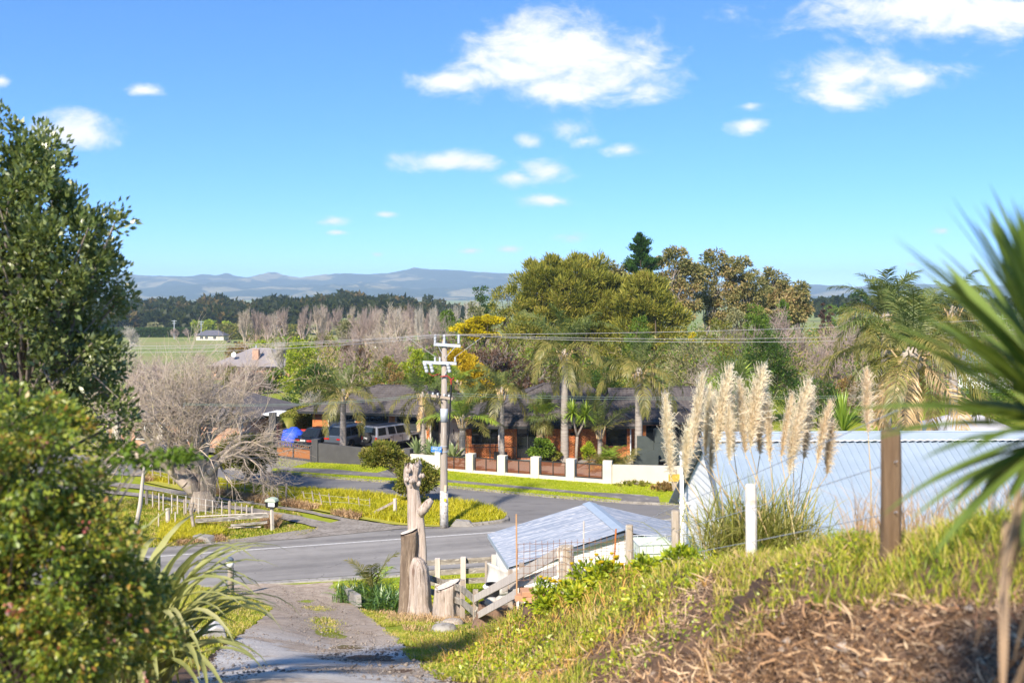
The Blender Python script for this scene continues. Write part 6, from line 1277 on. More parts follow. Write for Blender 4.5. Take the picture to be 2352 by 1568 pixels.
def bushel(name, label, x, yc, Y, rx, ry, mat, ncl, nlf, L, Wd, seed, zb=None, cat='shrub', **kw):
    b = Vector((gx(x, Y), Y, ZH if zb is None else zb)); c = at(x, yc, Y).z - b.z; t = thing(name, label, cat, b)
    (V, Fs), C = crown_np([(0, 0, c, rx * Y / F, rx * Y / F * .9, ry * Y / F)], ncl, nlf, min(rx, ry) * Y / F * .3, L, Wd, seed, **kw); obj('foliage', np_mesh('foliage', V, Fs), mat, t)
    v, f = limb_np(C, (0, 0, -.1), (0, 0, c), .05, seed, 24, 4); obj('stem', np_mesh('stem', v, f), bark_dark, t); return t
bushel('shrub', 'rounded glossy green shrub below the fan palm', 1240, 1032, 65.8, 27, 22, L_mid, 40, 60, .2, .09, 70)
bushel('shrub', 'small fresh green shrub at the foot of the cabbage tree', 1352, 1040, 65, 15, 20, L_lime, 24, 50, .2, .05, 71, up=.8)
bushel('shrub', 'orange-tinged low shrub behind the slat fence by the bricks', 1270, 1048, 66, 26, 9, L_bush, 20, 50, .16, .07, 72)
# bushy clump of small arching palms in front of the downpipe
b = Vector((gx(1405, 64.3), 64.3, ZH)); t = thing('clumping_palm', 'dense bushy clump of arching orange-tipped palm leaves over the cream wall', 'palm', b); r_ = np.random.default_rng(9)
for k in range(70):
    if k < 5: m_ = frond_mesh('frond', 1.75, 84 - 14 * k, 75, 30, .5, .5, .03, 300 + k); m_.materials.append((P_fresh, P_olive, P_olive, P_olive, leafm('frond_orange', [(.3, .13, .03), (.42, .22, .06), (.4, .3, .1)]))[k]); 
    if k < 5: MSA = (MSA + [m_]) if k else [m_]
for k in range(70): o = obj('frond', MSA[min(4, int((k / 70) * 5))], None, t, loc=(r_.normal(0, .45), r_.normal(0, .3), .15)); o.rotation_euler = (r_.normal(0, .2), r_.normal(0, .1), r_.uniform(0, 6.28)); o.scale = (r_.uniform(.7, 1.12),) * 3
bushel('weeds', 'patch of weeds against the cream wall near the yellow sign', 1450, 1114, 60.3, 40, 7, L_bush, 30, 50, .2, .05, 73, .1, 'weeds', up=.6)
bushel('weeds', 'reddish weeds at the foot of the yellow sign post', 1520, 1118, 58.5, 22, 8, L_brown, 20, 50, .18, .05, 74, .1, 'weeds', up=.6)
# ---- small trees on the street verge
def small_tree(label, x, ybase, blobs, Y, mat, seed, ncl, nlf, L=.16, Wd=.07, clr=.28, trunk=None, r0=.09, bark=bark_grey, z=.12, **kw):
    b = Vector((gx(x, Y), Y, z)); el = []
    for (cx_, cy_, rx, ry) in blobs: p = at(cx_, cy_, Y); el.append((p.x - b.x, 0, p.z - z, rx * Y / F, rx * Y / F * .9, ry * Y / F))
    return tree('small_tree', label, 'tree', b, el, mat, bark, ncl, nlf, clr, L, Wd, r0, seed, trunk, nmax=34, **kw)
small_tree('leaning small tree with sparse olive leaves in front of the charcoal wall', 960, 1112, [(880, 1045, 44, 26), (915, 1062, 26, 22), (850, 1055, 24, 14)], 58.0, L_bush, 81, 95, 80, .17, .07, .27, (gx(905, 58) - gx(960, 58), 0, 1.3), .07)
small_tree('round-headed small tree half hidden behind the pale tall stump', 963, 1148, [(958, 1098, 46, 36), (945, 1110, 36, 32)], 55.0, L_mid if False else L_bush, 82, 120, 80, .16, .07, .27, (0, 0, 1.0), .07)
small_tree('small dark evergreen tree behind the bare paddock tree', 575, 1110, [(560, 1040, 62, 44), (540, 1050, 44, 36), (590, 1055, 36, 34)], 60.5, L_bush, 83, 170, 80, .18, .07, .34, (-.1, 0, 1.5), .12)
# ---- the big bare tree by the farm track
bt = gn(466, 1168); s5 = bt.y / F
(V, Fs), (tp, td) = bare_np(91, 2.0, .5, 6, [((0, 0, -.3), (0.02, 0, 1), 1.0, .62, 6), ((.12, 0, .5), (.25, .1, 1), 2.7, .33, 1), ((-.15, 0, .6), (-.62, -.1, .8), 2.7, .30, 1), ((-.05, 0, .9), (-.35, .4, 1), 2.6, .22, 1), ((.15, 0, 1.2), (.75, -.2, .75), 2.3, .2, 1), ((.1, .1, 1.6), (.85, .2, .35), 2.4, .16, 2), ((-.4, 0, 1.6), (-.95, -.1, .45), 2.4, .2, 2), ((.1, 0, 1.8), (.1, -.6, .9), 2.2, .17, 1)], .85, .03, .2, (3, 5), (.62, .86), .62, .0075, .05, rr=(.48, .7))
t = thing('bare_tree', 'big leafless tree with forked grey trunk beside the farm track', 'tree', bt); ext = [np.percentile(V[:, k], 2) for k in range(3)], [np.percentile(V[:, k], 99) for k in range(3)]
sx_ = 9.6 / (ext[1][0] - ext[0][0]); sz_ = (at(0, 795, bt.y).z) / ext[1][2]
V = V * np.array([1, 1, 1.]); far_ = ss(np.linalg.norm(V, axis=1), .5, 2.5); V[:, 0] *= 1 + (sx_ - 1) * far_; V[:, 1] *= 1 + (sx_ - 1) * far_; V[:, 2] *= 1 + (sz_ - 1) * far_
V[:, 0] -= .45 * far_
obj('branches', np_mesh('branches', V, Fs, True), pm('twig_pale', (.52, .43, .35), (.38, .31, .25), .8, .95, c3=(.44, .38, .2), s3=3.), t)
mb = MB(); mb.tube([(0, 0, -.3), (0, 0, .3), (.02, 0, 1.0)], [.95, .72, .6], 14); mb.tube([(.15, 0, .4), (.35, .05, 1.6), (.5, .1, 2.6)], [.5, .4, .34], 12); mb.tube([(-.15, 0, .5), (-.8, -.05, 1.6), (-1.6, -.1, 2.4), (-2.2, -.1, 3.0)], [.46, .4, .3, .2], 12); obj('trunk', mb, bark_grey, t, True)

# ---- letterbox, gate, fences of the paddock
oldwood = pm('old_grey_timber', (.38, .32, .26), (.26, .21, .17), 3, .95, stretch=(5, 5, .4), bump=.6, bscale=9, c3=(.46, .43, .37), s3=4)
palewood = pm('pale_post', (.60, .54, .47), (.46, .40, .34), 3, .95, stretch=(4, 4, .4), bump=.5)
rust = pm('rusty_wire', (.22, .11, .06), (.3, .17, .1), 6, .9)
def c5(zx, zy): return (269.5 + zx * .15625, 1041.25 + zy * .15625)
def c1(zx, zy): return (624.75 + zx * .140625, 943.25 + zy * .140625)
def post(label, xt, yt, xb, yb, wpx, name='fence_batten', group=None, mat=oldwood, sides=6):
    b = gn(xb, yb); top = at(xt, yt, b.y) - b; r_p = max(.022, wpx / 2 * b.y / F); h = top.z
    mb = MB(); mb.tube([(0, 0, -.12), tuple(top * .5 + Vector((rng.normal(0, .004), 0, 0))), tuple(top)], [r_p, r_p * .97, r_p * .92], sides)
    return tag(obj(name, mb, mat, loc=b), label, 'post', group)
up5 = [(515, 170, 400, 3.), (630, 210, 400, 3.), (750, 230, 460, 3.), (823, 235, 465, 3.5), (990, 385, 500, 4), (1475, 345, 570, 3.2), (1615, 360, 600, 2.6), (1870, 385, 620, 3), (2000, 420, 650, 3.2), (2140, 410, 670, 3), (2280, 430, 660, 3)]
n_ = 0
FW = []
for (x, a, b_, w) in up5:
    p0, p1 = c5(x, a), c5(x + 8, b_); post(f'thin wooden fence batten on the rough verge, {ORD[n_]} from the left of its line', p0[0], p0[1], p1[0], p1[1], w, group='verge fence battens'); FW.append((p1, p0)); n_ += 1
for k, (x, a, xb, b_, w, nm) in enumerate([(90, 1175, 90, 1480, 2.6, ''), (238, 1180, 230, 1500, 4.8, 'stout'), (370, 1395, 375, 1520, 2.4, 'broken'), (480, 1310, 500, 1440, 2.6, ''), (505, 1310, 545, 1500, 2.8, ''), (650, 1305, 690, 1540, 2.8, ''), (770, 1330, 830, 1590, 2.8, ''), (925, 1350, 970, 1600, 2.8, ''), (1245, 1385, 1265, 1590, 2.6, ''), (1410, 1410, 1435, 1620, 2.8, ''), (1595, 1425, 1595, 1640, 2.4, '')]):
    p0, p1 = c1(x, a), c1(xb, b_); lab = {'stout': 'stout fence post standing behind the letterbox', 'broken': 'short broken fence batten among dry grass behind the letterbox'}.get(nm, f'fence batten leaning in the dry grass right of the letterbox, {ORD[k]} along')
    post(lab, p0[0], p0[1], p1[0], p1[1], w, group='verge fence battens'); FW.append((p1, p0))
p0, p1 = c1(2008, 1430), c1(2008, 1720); post('thick strainer post at the right end of the verge fence', p0[0], p0[1], p1[0], p1[1], 9, 'fence_post', mat=palewood, sides=10)
e_ = gn(*p1); s_ = MB().beam((-1.3, -.1, .12), (-.05, 0, .75), .12, .1); tag(obj('fence_strut', s_, oldwood, loc=e_), 'fallen strut leaning against the thick strainer post', 'strut')
lo5 = [(432, 540, 760, 7, 'dark thick fence post behind the flax'), (520, 560, 790, 3, ''), (612, 580, 830, 3, ''), (675, 590, 840, 3, ''), (800, 605, 880, 3, ''), (885, 620, 890, 3.2, ''), (985, 670, 900, 4.5, 'double fence post left of the bare tree trunk'), (1010, 620, 880, 3, ''), (1100, 650, 840, 3, ''), (1195, 660, 890, 3.6, ''), (1300, 670, 900, 3.2, ''), (1400, 685, 890, 3.2, ''), (1535, 700, 910, 3, ''), (1650, 695, 1000, 7, 'dark thick fence post behind the farm gate'), (1735, 730, 900, 3, ''), (1828, 740, 890, 3.2, ''), (1900, 755, 900, 3.2, ''), (1980, 770, 980, 3, '')]
for k, (x, a, b_, w, nm) in enumerate(lo5):
    p0, p1 = c5(x, a), c5(x, b_); post(nm or f'pale batten of the fence in front of the bare tree, {ORD[k]} from the left', p0[0], p0[1], p1[0], p1[1], w, 'fence_post' if nm else 'fence_batten', group='paddock fence battens', mat=oldwood if nm else palewood)
wl_ = gn(*c5(200, 760)); 
for zz, lb in ((.35, 'lower'), (.65, 'middle'), (.95, 'upper')):
    pts = [gn(*c5(432, 760)), gn(*c5(985, 890)), gn(*c5(1650, 1000)), gn(*c5(2000, 975))]; o0 = pts[0] + Vector((0, 0, zz)); tag(obj('fence_wire', MB().tube([p + Vector((0, 0, zz)) - o0 for p in pts], .006, 4), galv, loc=o0), f'{lb} wire of the paddock fence by the bare tree', 'wire')
for q, lb in ((.45, 'lower'), (.85, 'upper')):
    pts = [gn(*p).lerp(at(p2[0], p2[1], gn(*p).y), q) for p, p2 in FW]; o0 = pts[0]; tag(obj('fence_wire', MB().tube([p - o0 for p in pts], .005, 4), galv, loc=o0), f'{lb} wire of the sagging verge fence', 'wire')
p0, p1 = c5(740, 805), c5(745, 1070); post('pale thick square-topped post left of the farm gate', p0[0], p0[1], p1[0], p1[1], 10.5, 'fence_post', mat=palewood, sides=10)
p0, p1 = c5(607, 880), c5(607, 1070); post('thin pale stake left of the thick pale post', p0[0], p0[1], p1[0], p1[1], 3, mat=palewood); p0, p1 = c5(852, 855), c5(852, 1080); post('thin pale stake right of the thick pale post', p0[0], p0[1], p1[0], p1[1], 3.2, mat=palewood)
p0, p1 = c5(1080, 830), c5(1135, 1150); post('old leaning gate post at the left end of the farm gate', p0[0], p0[1], p1[0], p1[1], 8, 'gate_post', sides=9)
p0, p1 = c5(2270, 790), c5(2280, 1110); pbx = gn(*p1); post('grey post carrying the letterbox', p0[0], p0[1], p1[0], p1[1], 9, 'letterbox_post', mat=palewood, sides=4)
lbp = at(p0[0], 1164.5, pbx.y - .02); lt = thing('letterbox', 'black letterbox with pale green curved lid on the gate post', 'letterbox', lbp, R(-14)); q_ = pbx.y / F
Mx = Matrix.Rotation(0, 4, 'Z')
obj('box_body', MB().prism([(-.22, 0), (.24, 0), (.27, .13), (.27, .3), (-.25, .3), (-.25, .1)], -.19, .19), inkm, lt, bevel=.01)
obj('lid', MB().prism([(-.28, .29), (.29, .29), (.29, .33), (.24, .42), (.1, .47), (-.12, .47), (-.24, .41), (-.28, .33)], -.2, .2), pm('lid_green', (.42, .5, .38), (.36, .44, .33), 4, .5), lt, bevel=.01)
npl = obj('number_panel', MB().box((.08, -.2, .17), (.34, .02, .19)), platem, lt); me = text_mesh('7 3', .19); me.materials.append(inkm); l = obj('lettering', me, None, npl); l.location = (.08, -.213, .168); l.rotation_euler = (R(90), 0, 0)
# farm gate
ga, gb = gn(*c5(1140, 1150)), gn(*c5(2235, 1105)); gl = (gb - ga).length; rz = math.atan2(gb.y - ga.y, gb.x - ga.x)
fg = thing('farm_gate', 'rusty pipe farm gate with two weathered boards tied on', 'gate', ga, rz); gh = at(0, c5(0, 925)[1], ga.y).z
fr = MB(); fr.tube([(.05, 0, gh), (gl - .1, 0, gh * 1.05)], .028, 7); obj('top_rail', fr, palewood, fg)
w_ = MB()
for zz in (.2, .42, .64): w_.tube([(.05, 0, zz), (gl * .5, 0, zz - .03), (gl - .05, 0, zz + .03)], .010, 4)
for k in range(7): w_.tube([(.05 + (gl - .1) * k / 6, 0, .06), (.05 + (gl - .1) * k / 6, 0, gh)], .010, 4)
for k in (1, 3, 5): c_x = .05 + (gl - .1) * k / 6; w_.tube([(c_x - .35, 0, gh * .8), (c_x, 0, gh), (c_x + .35, 0, gh * .8)], .010, 4)
obj('wire_frame', w_, rust, fg); lich = pm('lichened_board', (.34, .31, .27), (.12, .11, .10), 2.5, .95, c3=(.5, .47, .42), s3=6, stretch=(.6, 1, 2))
obj('board', MB().beam((.02, -.05, gh * .74), (gl * .53, -.05, gh * .80), .03, .2), lich, fg); obj('board', MB().beam((gl * .53, -.09, gh * .86), (gl - .02, -.05, gh * .9), .03, .2), lich, fg); obj('board', MB().beam((gl * .48, -.05, gh * .34), (gl - .1, -.05, gh * .46), .03, .12), lich, fg)
tag(obj('fallen_pole', MB().tube([(-1.6, 0, .05), (0, 0, .1)], .035, 6), palewood, loc=gn(*c5(2110, 1105))), 'pale pole lying in the grass under the farm gate', 'pole')
tag(obj('culvert_block', MB().prism([(-.55, 0), (.55, 0), (.3, .28), (-.5, .3)], -.25, .25), concrete, loc=gn(*c5(1270, 1310)) + Vector((0, .2, 0)), rot=(0, 0, R(-20))), 'broken concrete block by the road edge in dry grass', 'block')
tag(obj('culvert_block', MB().prism([(-.6, 0), (.6, 0), (.35, .25), (-.3, .3)], -.2, .2), concrete, loc=gn(1062, 1207)), 'small concrete block at the foot of the grass island near the pole', 'block')
# street lamp pole behind the bare tree, yellow sign, vent post
sp = gp(422, 70); tag(obj('street_lamp', MB().tube([(0, 0, 0), (0, 0, at(0, 900, 70).z - sp.z), (.1, 0, at(0, 893, 70).z - sp.z), (.9, 0, at(0, 890, 70).z - sp.z)], [.09, .06, .05, .04], 8).box((1.1, 0, at(0, 890, 70).z - sp.z), (.6, .2, .1)), galv, loc=sp), 'grey steel street lamp post seen through the bare tree', 'lamp')
ys_ = gn(1549, 1126, .12); ysg = thing('marker_sign', 'weathered yellow board on a short wooden post by the cream wall', 'sign', ys_); k_ = ys_.y / F
obj('post', MB().box((0, 0, 24 * k_), (.3, .2, 48 * k_)), oldwood, ysg); obj('board', MB().box((-.02, -.13, 30 * k_), (27 * k_, .04, 17 * k_)), pm('faded_yellow', (.5, .36, .06), (.36, .24, .04), 5, .9, c3=(.55, .45, .15), s3=9), ysg)
# ================================================================== SHEDS, FENCES AND STUMPS NEAR THE DRIVE
roofblue = pm('pale_blue_roof', (.33, .40, .47), (.28, .35, .42), 1.2, .35, metal=.15, spec=.5, world=True)
ironm = pm('weathered_iron', (.36, .39, .45), (.17, .21, .28), 1.6, .45, metal=.25, c3=(.5, .5, .52), s3=2.2, stretch=(.25, 5, 1), world=True)
flash = pm('flashing', (.32, .38, .45), (.28, .34, .41), 2, .4, world=True)
slate = pm('slate_trim', (.11, .14, .18), (.09, .115, .15), 2, .5)
def wood_post(label, x, yt, yb, Y, wpx, mat, name='fence_post', xt=None, sq=False, cat='post', slant=0.):
    b = at(x, yb, Y); h = (yb - yt) * Y / F; r = wpx / 2 * Y / F; dx = ((xt or x) - x) * Y / F; mb = MB()
    if sq: mb.beam((0, 0, -.3), (dx, 0, h), r * 2, r * 2, (0, 1, 0))
    else:
        rr = np.random.default_rng(int(x)); rings = []
        for q, (t_, k) in enumerate(((-.3, 1.03), (0, 1.02), (.3, .99), (.6, 1.0), (.85, .97), (.97, .96), (1.0, .9))): rings.append([(dx * max(0, t_) + r * k * (1 + .06 * math.sin(3 * a + q)) * math.cos(a), r * k * (1 + .05 * math.sin(5 * a)) * math.sin(a), h * t_ + (slant * math.cos(a) * r if t_ > .9 else 0)) for a in np.linspace(0, 6.283, 13)[:-1]])
        mb.loft(rings)
    return tag(obj(name, mb, mat, loc=b), label, cat)
# ---- the larger shed: gable towards the drive
bs = thing('long_shed', 'white weatherboard building with long pale blue ribbed metal roof', 'building', (4.9, 25, 0)); RL = 14.0; zr, ze = 8.0, 5.58; sl = math.atan2(zr - ze, 4.5); SLn = math.hypot(4.5, zr - ze) + .25; sk = .03
def ribbed(w, L_, pitch, hgt, name):
    mb = MB(); xs = []
    n = int(round(w / pitch))
    for k in range(n): x = k * pitch; xs += [(x, 0), (x + pitch * .62, 0), (x + pitch * .70, hgt), (x + pitch * .88, hgt), (x + pitch * .96, 0)]
    xs.append((w + .004, 0)); V = [(x, 0, z) for x, z in xs] + [(x, L_, z) for x, z in xs]; m = len(xs)
    mb.add(V, [(i, i + 1, m + i + 1, m + i) for i in range(m - 1)]); return mb.mesh(name)
sh = ribbed(.76, SLn, .19, .034, 'roof_sheet'); sh.materials.append(roofblue)
for k in range(int(RL / .76)):
    for s in (-1, 1): o = obj('roof_sheet', sh, None, bs); x0 = -.12 + k * .76; o.location = (x0 if s < 0 else x0 + .76, s * SLn * math.cos(sl) + x0 * sk, zr - SLn * math.sin(sl)); o.rotation_euler = Matrix.Rotation(0 if s < 0 else math.pi, 3, 'Z').to_euler() if False else Euler((sl, 0, 0 if s < 0 else math.pi), 'XYZ')
rc = MB(); 
for s in (-1, 1): rc.add([(-.14, 0, zr + .07), (RL, RL * sk, zr + .07), (RL, RL * sk + s * .34, zr - .1), (-.14, s * .34, zr - .1)], [(0, 1, 2, 3) if s < 0 else (3, 2, 1, 0)])
rc.tube([(-.14, 0, zr + .075), (RL, RL * sk, zr + .075)], .03, 6); obj('ridge_cap', rc, flash, bs)
wv = MB(); pts = [(-.14 + k * .095, -.345 + (-.14 + k * .095) * sk, zr - .1 + .018 * (k % 2)) for k in range(int(RL / .095))]; wv.tube(pts, .016, 4); obj('ridge_edge', wv, whitem, bs)
core = MB().prism([(-4.35, 1.5), (4.35, 1.5), (4.35, ze), (0, zr - .12), (-4.35, ze)], 0, 0.0); core = MB(); pr = [(-4.35, 1.0), (4.35, 1.0), (4.35, ze - .02), (0, zr - .14), (-4.35, ze - .02)]
core.add([(.06, y, z) for y, z in pr] + [(RL - .2, y + RL * sk, z) for y, z in pr], [(4, 3, 2, 1, 0), (5, 6, 7, 8, 9)] + [((i + 1) % 5, i, i + 5, (i + 1) % 5 + 5) for i in (0, 1, 4)]); obj('wall', core, whitem, bs)
z = 2.2
while z < zr - .25:
    hf = 4.37 if z < ze - .1 else 4.37 * (zr - .15 - z) / (zr - ze)
    if hf > .1: obj('weatherboard', MB().add([(.055, -hf, z), (.055, hf, z), (.02, hf, z), (.02, -hf, z), (.055, -hf + .1, z + .19), (.055, hf - .1, z + .19), (.045, hf - .1, z + .19), (.045, -hf + .1, z + .19)], [(0, 3, 7, 4), (3, 2, 6, 7), (2, 1, 5, 6), (0, 1, 2, 3), (4, 7, 6, 5)]), whitem, bs)
    z += .19
bg = MB()
for s in (-1, 1): bg.beam((-.1, 0, zr - .08), (-.1, s * 4.75, ze - .24), .05, .22, (1, 0, 0))
obj('bargeboard', bg, slate, bs); obj('gutter', MB().box((RL / 2, -4.72 + RL * sk / 2, ze - .25), (RL, .14, .12)), whitem, bs); obj('gutter', MB().box((RL / 2, 4.72 + RL * sk / 2, ze - .25), (RL, .14, .12)), slate, bs)
w = obj('window', MB().box((.0, 1.6, 4.2), (.04, 1.4, 1.3)), glass, bs); obj('frame', MB().box((-.02, .88, 4.2), (.06, .08, 1.46)).box((-.02, 2.32, 4.2), (.06, .08, 1.46)).box((-.02, 1.6, 4.89), (.06, 1.4, .08)).box((-.02, 1.6, 3.51), (.06, 1.4, .08)), pm('green_frame', (.12, .2, .19), (.1, .17, .16), 3, .5), w)
vb = Vector((gx(1566, 27.4), 27.4, 2.4)); vp = thing('vent_pipe', 'tall white vent pipe with slotted cap at the corner of the weatherboard building', 'pipe', vb); vh = at(0, 1048, 27.4).z - 2.4
obj('pipe', MB().tube([(0, 0, 0), (0, 0, vh)], .055, 12), whitem, vp, True); obj('cap', MB().lathe([(.075, vh - .05), (.075, vh + .02), (.07, vh + .1), (.045, vh + .14)], 12), whitem, vp, True); obj('slot', MB().lathe([(.0765, vh + .03), (.0735, vh + .06)], 12), galv, vp)
obj('bracket', MB().box((.2, .1, vh - 1.3), (.5, .05, .06)), whitem, vp)
# ---- the small white shed with corrugated roof
E1, E0, A1, A0 = at(1180, 1298.7, 31), at(1131, 1218.5, 35.62), at(1433, 1219, 31.62), at(1354, 1154.5, 35.92)
rd = (A0 - A1); rd.z = 0; Ls = rd.length; rd.normalize(); gd = Vector((rd.y, -rd.x, 0)); half = (A1 - E1).dot(gd); zr2, ze2 = (A1.z + A0.z) / 2, (E1.z + E0.z) / 2
org = Vector((A1.x, A1.y, 0)); ang = math.atan2(gd.y, gd.x)          # local x across the gable, local y along the ridge
cs = thing('garden_shed', 'small white shed with weathered corrugated iron roof below the bank', 'shed', org, ang); sl2 = math.atan2(zr2 - ze2, half); SL2 = math.hypot(half, zr2 - ze2) + .15
def corr(w, L_, name):
    n = int(round(w / .076)) * 6; V = []; 
    for yy in (0, L_):
        for k in range(n + 1): V.append((w * k / n, yy, .017 * math.sin(2 * math.pi * k / 6)))
    mb = MB(); mb.add(V, [(i, i + 1, n + 2 + i, n + 1 + i) for i in range(n)]); return mb.mesh(name, True)
ns = int(round(Ls / .78)); sh2 = corr(Ls / ns, SL2, 'roof_sheet'); sh2.materials.append(ironm)
for k in range(ns):
    o = obj('roof_sheet', sh2, None, cs); o.location = (-SL2 * math.cos(sl2), (k + 1) * Ls / ns, zr2 - SL2 * math.sin(sl2) + .003 * (k % 2)); o.rotation_euler = Euler((sl2, 0, R(-90)), 'XYZ')
    o = obj('roof_sheet', sh2, None, cs); o.location = (SL2 * math.cos(sl2), k * Ls / ns, zr2 - SL2 * math.sin(sl2) + .003 * (k % 2)); o.rotation_euler = Euler((sl2, 0, R(90)), 'XYZ')
rc = MB(); d_ = .26; dz = d_ * math.tan(sl2)
for s in (-1, 1): rc.add([(0, -.06, zr2 + .045), (0, Ls + .06, zr2 + .045), (s * d_, Ls + .06, zr2 - dz + .035), (s * d_, -.06, zr2 - dz + .035)], [(0, 1, 2, 3) if s > 0 else (3, 2, 1, 0)])
obj('ridge_cap', rc, flash, cs); bg = MB()
for s in (-1, 1):
    for yy in (-.03, Ls + .03): bg.beam((0, yy, zr2 - .09), (s * half * 1.03, yy, ze2 - .11), .04, .17, (0, 1, 0))
obj('bargeboard', bg, slate, cs); 
for s in (-1, 1): obj('gutter', MB().prism([(half + .15, ze2 - .16), (half + .17, ze2 - .16), (half + .17, ze2 - .02), (half + .15, ze2 - .02), (half + .15, ze2 - .14), (half - .04, ze2 - .14), (half - .04, ze2 - .16)], 0, Ls, Matrix.Diagonal((s, 1, 1, 1))), flash, cs)
wl = MB(); hw = half - .12; pr = [(-hw, .2), (hw, .2), (hw, ze2 - .06), (0, zr2 - .08), (-hw, ze2 - .06)]; wl.prism(pr, .12, Ls - .12); obj('wall', wl, whitem, cs)
z = .5
while z < zr2 - .2:
    hf = hw - .01 if z < ze2 - .2 else (hw - .01) * (zr2 - .12 - z) / (zr2 - ze2 - .04)
    if hf > .15: obj('weatherboard', MB().box((0, .105, z), (2 * hf, .03, .17)), whitem, cs)
    z += .2
# ---- plastic tank in its cage
ib = at(1498, 1320, 29.3); ibc = thing('water_tank', 'pale green plastic tank in a wire cage beside the small shed', 'tank', ib, R(6)); W_, Hh_ = 1.05, 1.02
obj('tank', MB().box((0, 0, Hh_ / 2), (W_, W_, Hh_)), pm('tank_plastic', (.58, .66, .52), (.52, .6, .46), 1, .5), ibc, bevel=.08); obj('lid', MB().lathe([(.14, Hh_), (.14, Hh_ + .06)], 14), whitem, ibc); cg = MB()
for k in range(6):
    for s in (-1, 1): cg.tube([(-W_ / 2 + W_ * k / 5, s * (W_ / 2 + .02), 0), (-W_ / 2 + W_ * k / 5, s * (W_ / 2 + .02), Hh_ + .02)], .012, 5); cg.tube([(s * (W_ / 2 + .02), -W_ / 2 + W_ * k / 5, 0), (s * (W_ / 2 + .02), -W_ / 2 + W_ * k / 5, Hh_ + .02)], .012, 5)
for k in range(5):
    zz = .02 + Hh_ * k / 4; e = W_ / 2 + .035; cg.tube([(-e, -e, zz), (e, -e, zz), (e, e, zz), (-e, e, zz), (-e, -e, zz)], .014, 5)
obj('cage', cg, galv, ibc)
# ---- post-and-rail fence by the road
rw1, rw2 = at(978, 1318, 36.4), at(1142, 1308, 36.9); rf_ = thing('rail_fence', 'weathered three-rail timber fence beside the small white shed', 'fence', Vector((rw1.x, rw1.y, float(hz(rw1.x, rw1.y))))); o0 = rf_.location
railm = pm('blackened_rail', (.36, .32, .27), (.14, .12, .10), 2.2, .95, c3=(.45, .42, .36), s3=6, stretch=(.6, 1, 2), bump=.4)
for ya, yb in ((1292.5, 1283), (1316, 1306.5), (1338, 1329.5)): a, b = at(978, ya, 36.4) - o0, at(1142, yb, 36.9) - o0; obj('rail', MB().beam(a, b, .05, .19), railm, rf_)
for x, yt, yb in ((1005, 1287, 1345), (1064, 1284, 1342), (1135, 1279, 1340)): p = at(x, yb, 36.55) - o0; obj('post', MB().box((p.x, .12, p.z + (yb - yt) / 2 * .0159), (.19, .16, (yb - yt) * .0159 + .2)), palewood, rf_)
# ---- rail fence climbing the bank
fpts = [(985, 1326, 31.0), (1062, 1352, 27.5), (1092, 1378, 24.5)]
lf = thing('board_fence', 'old two-board fence running down behind the stumps', 'fence', at(*fpts[0])); o0 = lf.location
for dy in (0, 30):
    for (a, b) in zip(fpts[:-1], fpts[1:]): obj('board', MB().beam(at(a[0], a[1] + dy, a[2]) - o0, at(b[0], b[1] + dy, b[2]) - o0, .04, .17), railm, lf)
for (x, y, Y) in ((1062, 1345, 27.6), (1092, 1370, 24.6)): p = at(x, y, Y) - o0; obj('post', MB().box((p.x, p.y + .08, p.z - .4), (.13, .13, 1.1)), oldwood, lf)
l2 = thing('board_fence', 'pale sloping boards climbing to the thick strainer post on the bank', 'fence', at(1285, 1340, 15)); o0 = l2.location
obj('board', MB().beam(at(1090, 1374, 23) - o0, at(1281, 1270, 15) - o0, .03, .16), palewood, l2); obj('board', MB().beam(at(1155, 1352, 21) - o0, at(1281, 1308, 15) - o0, .03, .14), palewood, l2); obj('board', MB().beam(at(1098, 1412, 22.5) - o0, at(1190, 1360, 18) - o0, .03, .15), palewood, l2)
obj('board', MB().beam(at(1318, 1316, 15) - o0, at(1440, 1327, 13.5) - o0, .03, .12), railm, l2)
for (x, yt, yb, Y) in ((1198, 1300, 1345, 19), (1172, 1315, 1350, 20)): p = at(x, (yt + yb) / 2, Y) - o0; obj('post', MB().box((p.x, p.y + .06, p.z - .2), (.1, .1, (yb - yt) * Y / F + .5)), oldwood, l2)
flaky = pm('flaking_post', (.44, .38, .30), (.30, .24, .17), 2.5, .95, stretch=(5, 5, .5), bump=.6, bscale=14, c3=(.72, .70, .66), s3=3.2)
wood_post('thick strainer post with flaking white paint on the bank', 1301, 1253, 1345, 15, 37, flaky); wood_post('slim post with white-painted foot, right of the thick strainer post', 1446, 1205, 1352, 13.5, 18, flaky); wood_post('whitewashed post third along the bank fence with a batten tied on', 1552, 1172, 1318, 12, 20, flaky)
wood_post('white-painted post standing in front of the pampas plumes', 1725, 1112, 1300, 9, 26, pm('white_post', (.72, .70, .66), (.5, .44, .36), 3, .9, c3=(.4, .33, .25), s3=4)); wood_post('dark brown fence post, nearest of the fence on the right', 2046, 988, 1262, 6, 46, pm('dark_post', (.12, .075, .04), (.19, .125, .07), 4, .9, stretch=(5, 5, .5), bump=.7, bscale=18), slant=.1)
wood_post('orange-brown bamboo stake at the left of the wire mesh', 1187, 1180, 1335, 15.5, 3.6, pm('bamboo', (.42, .22, .10), (.5, .3, .15), 4, .7), 'stake', xt=1186, cat='stake'); wood_post('thin pale stake in the middle of the wire mesh', 1340, 1196, 1320, 15, 3.2, palewood, 'stake', xt=1341, cat='stake'); wood_post('rusty orange steel stake leaning at the right of the wire mesh', 1409, 1214, 1322, 14.6, 4.2, pm('rust_orange', (.5, .16, .03), (.35, .11, .03), 6, .8), 'stake', xt=1415, cat='stake')
ms = MB(); r_ = np.random.default_rng(3); o0 = at(1190, 1240, 15.5)
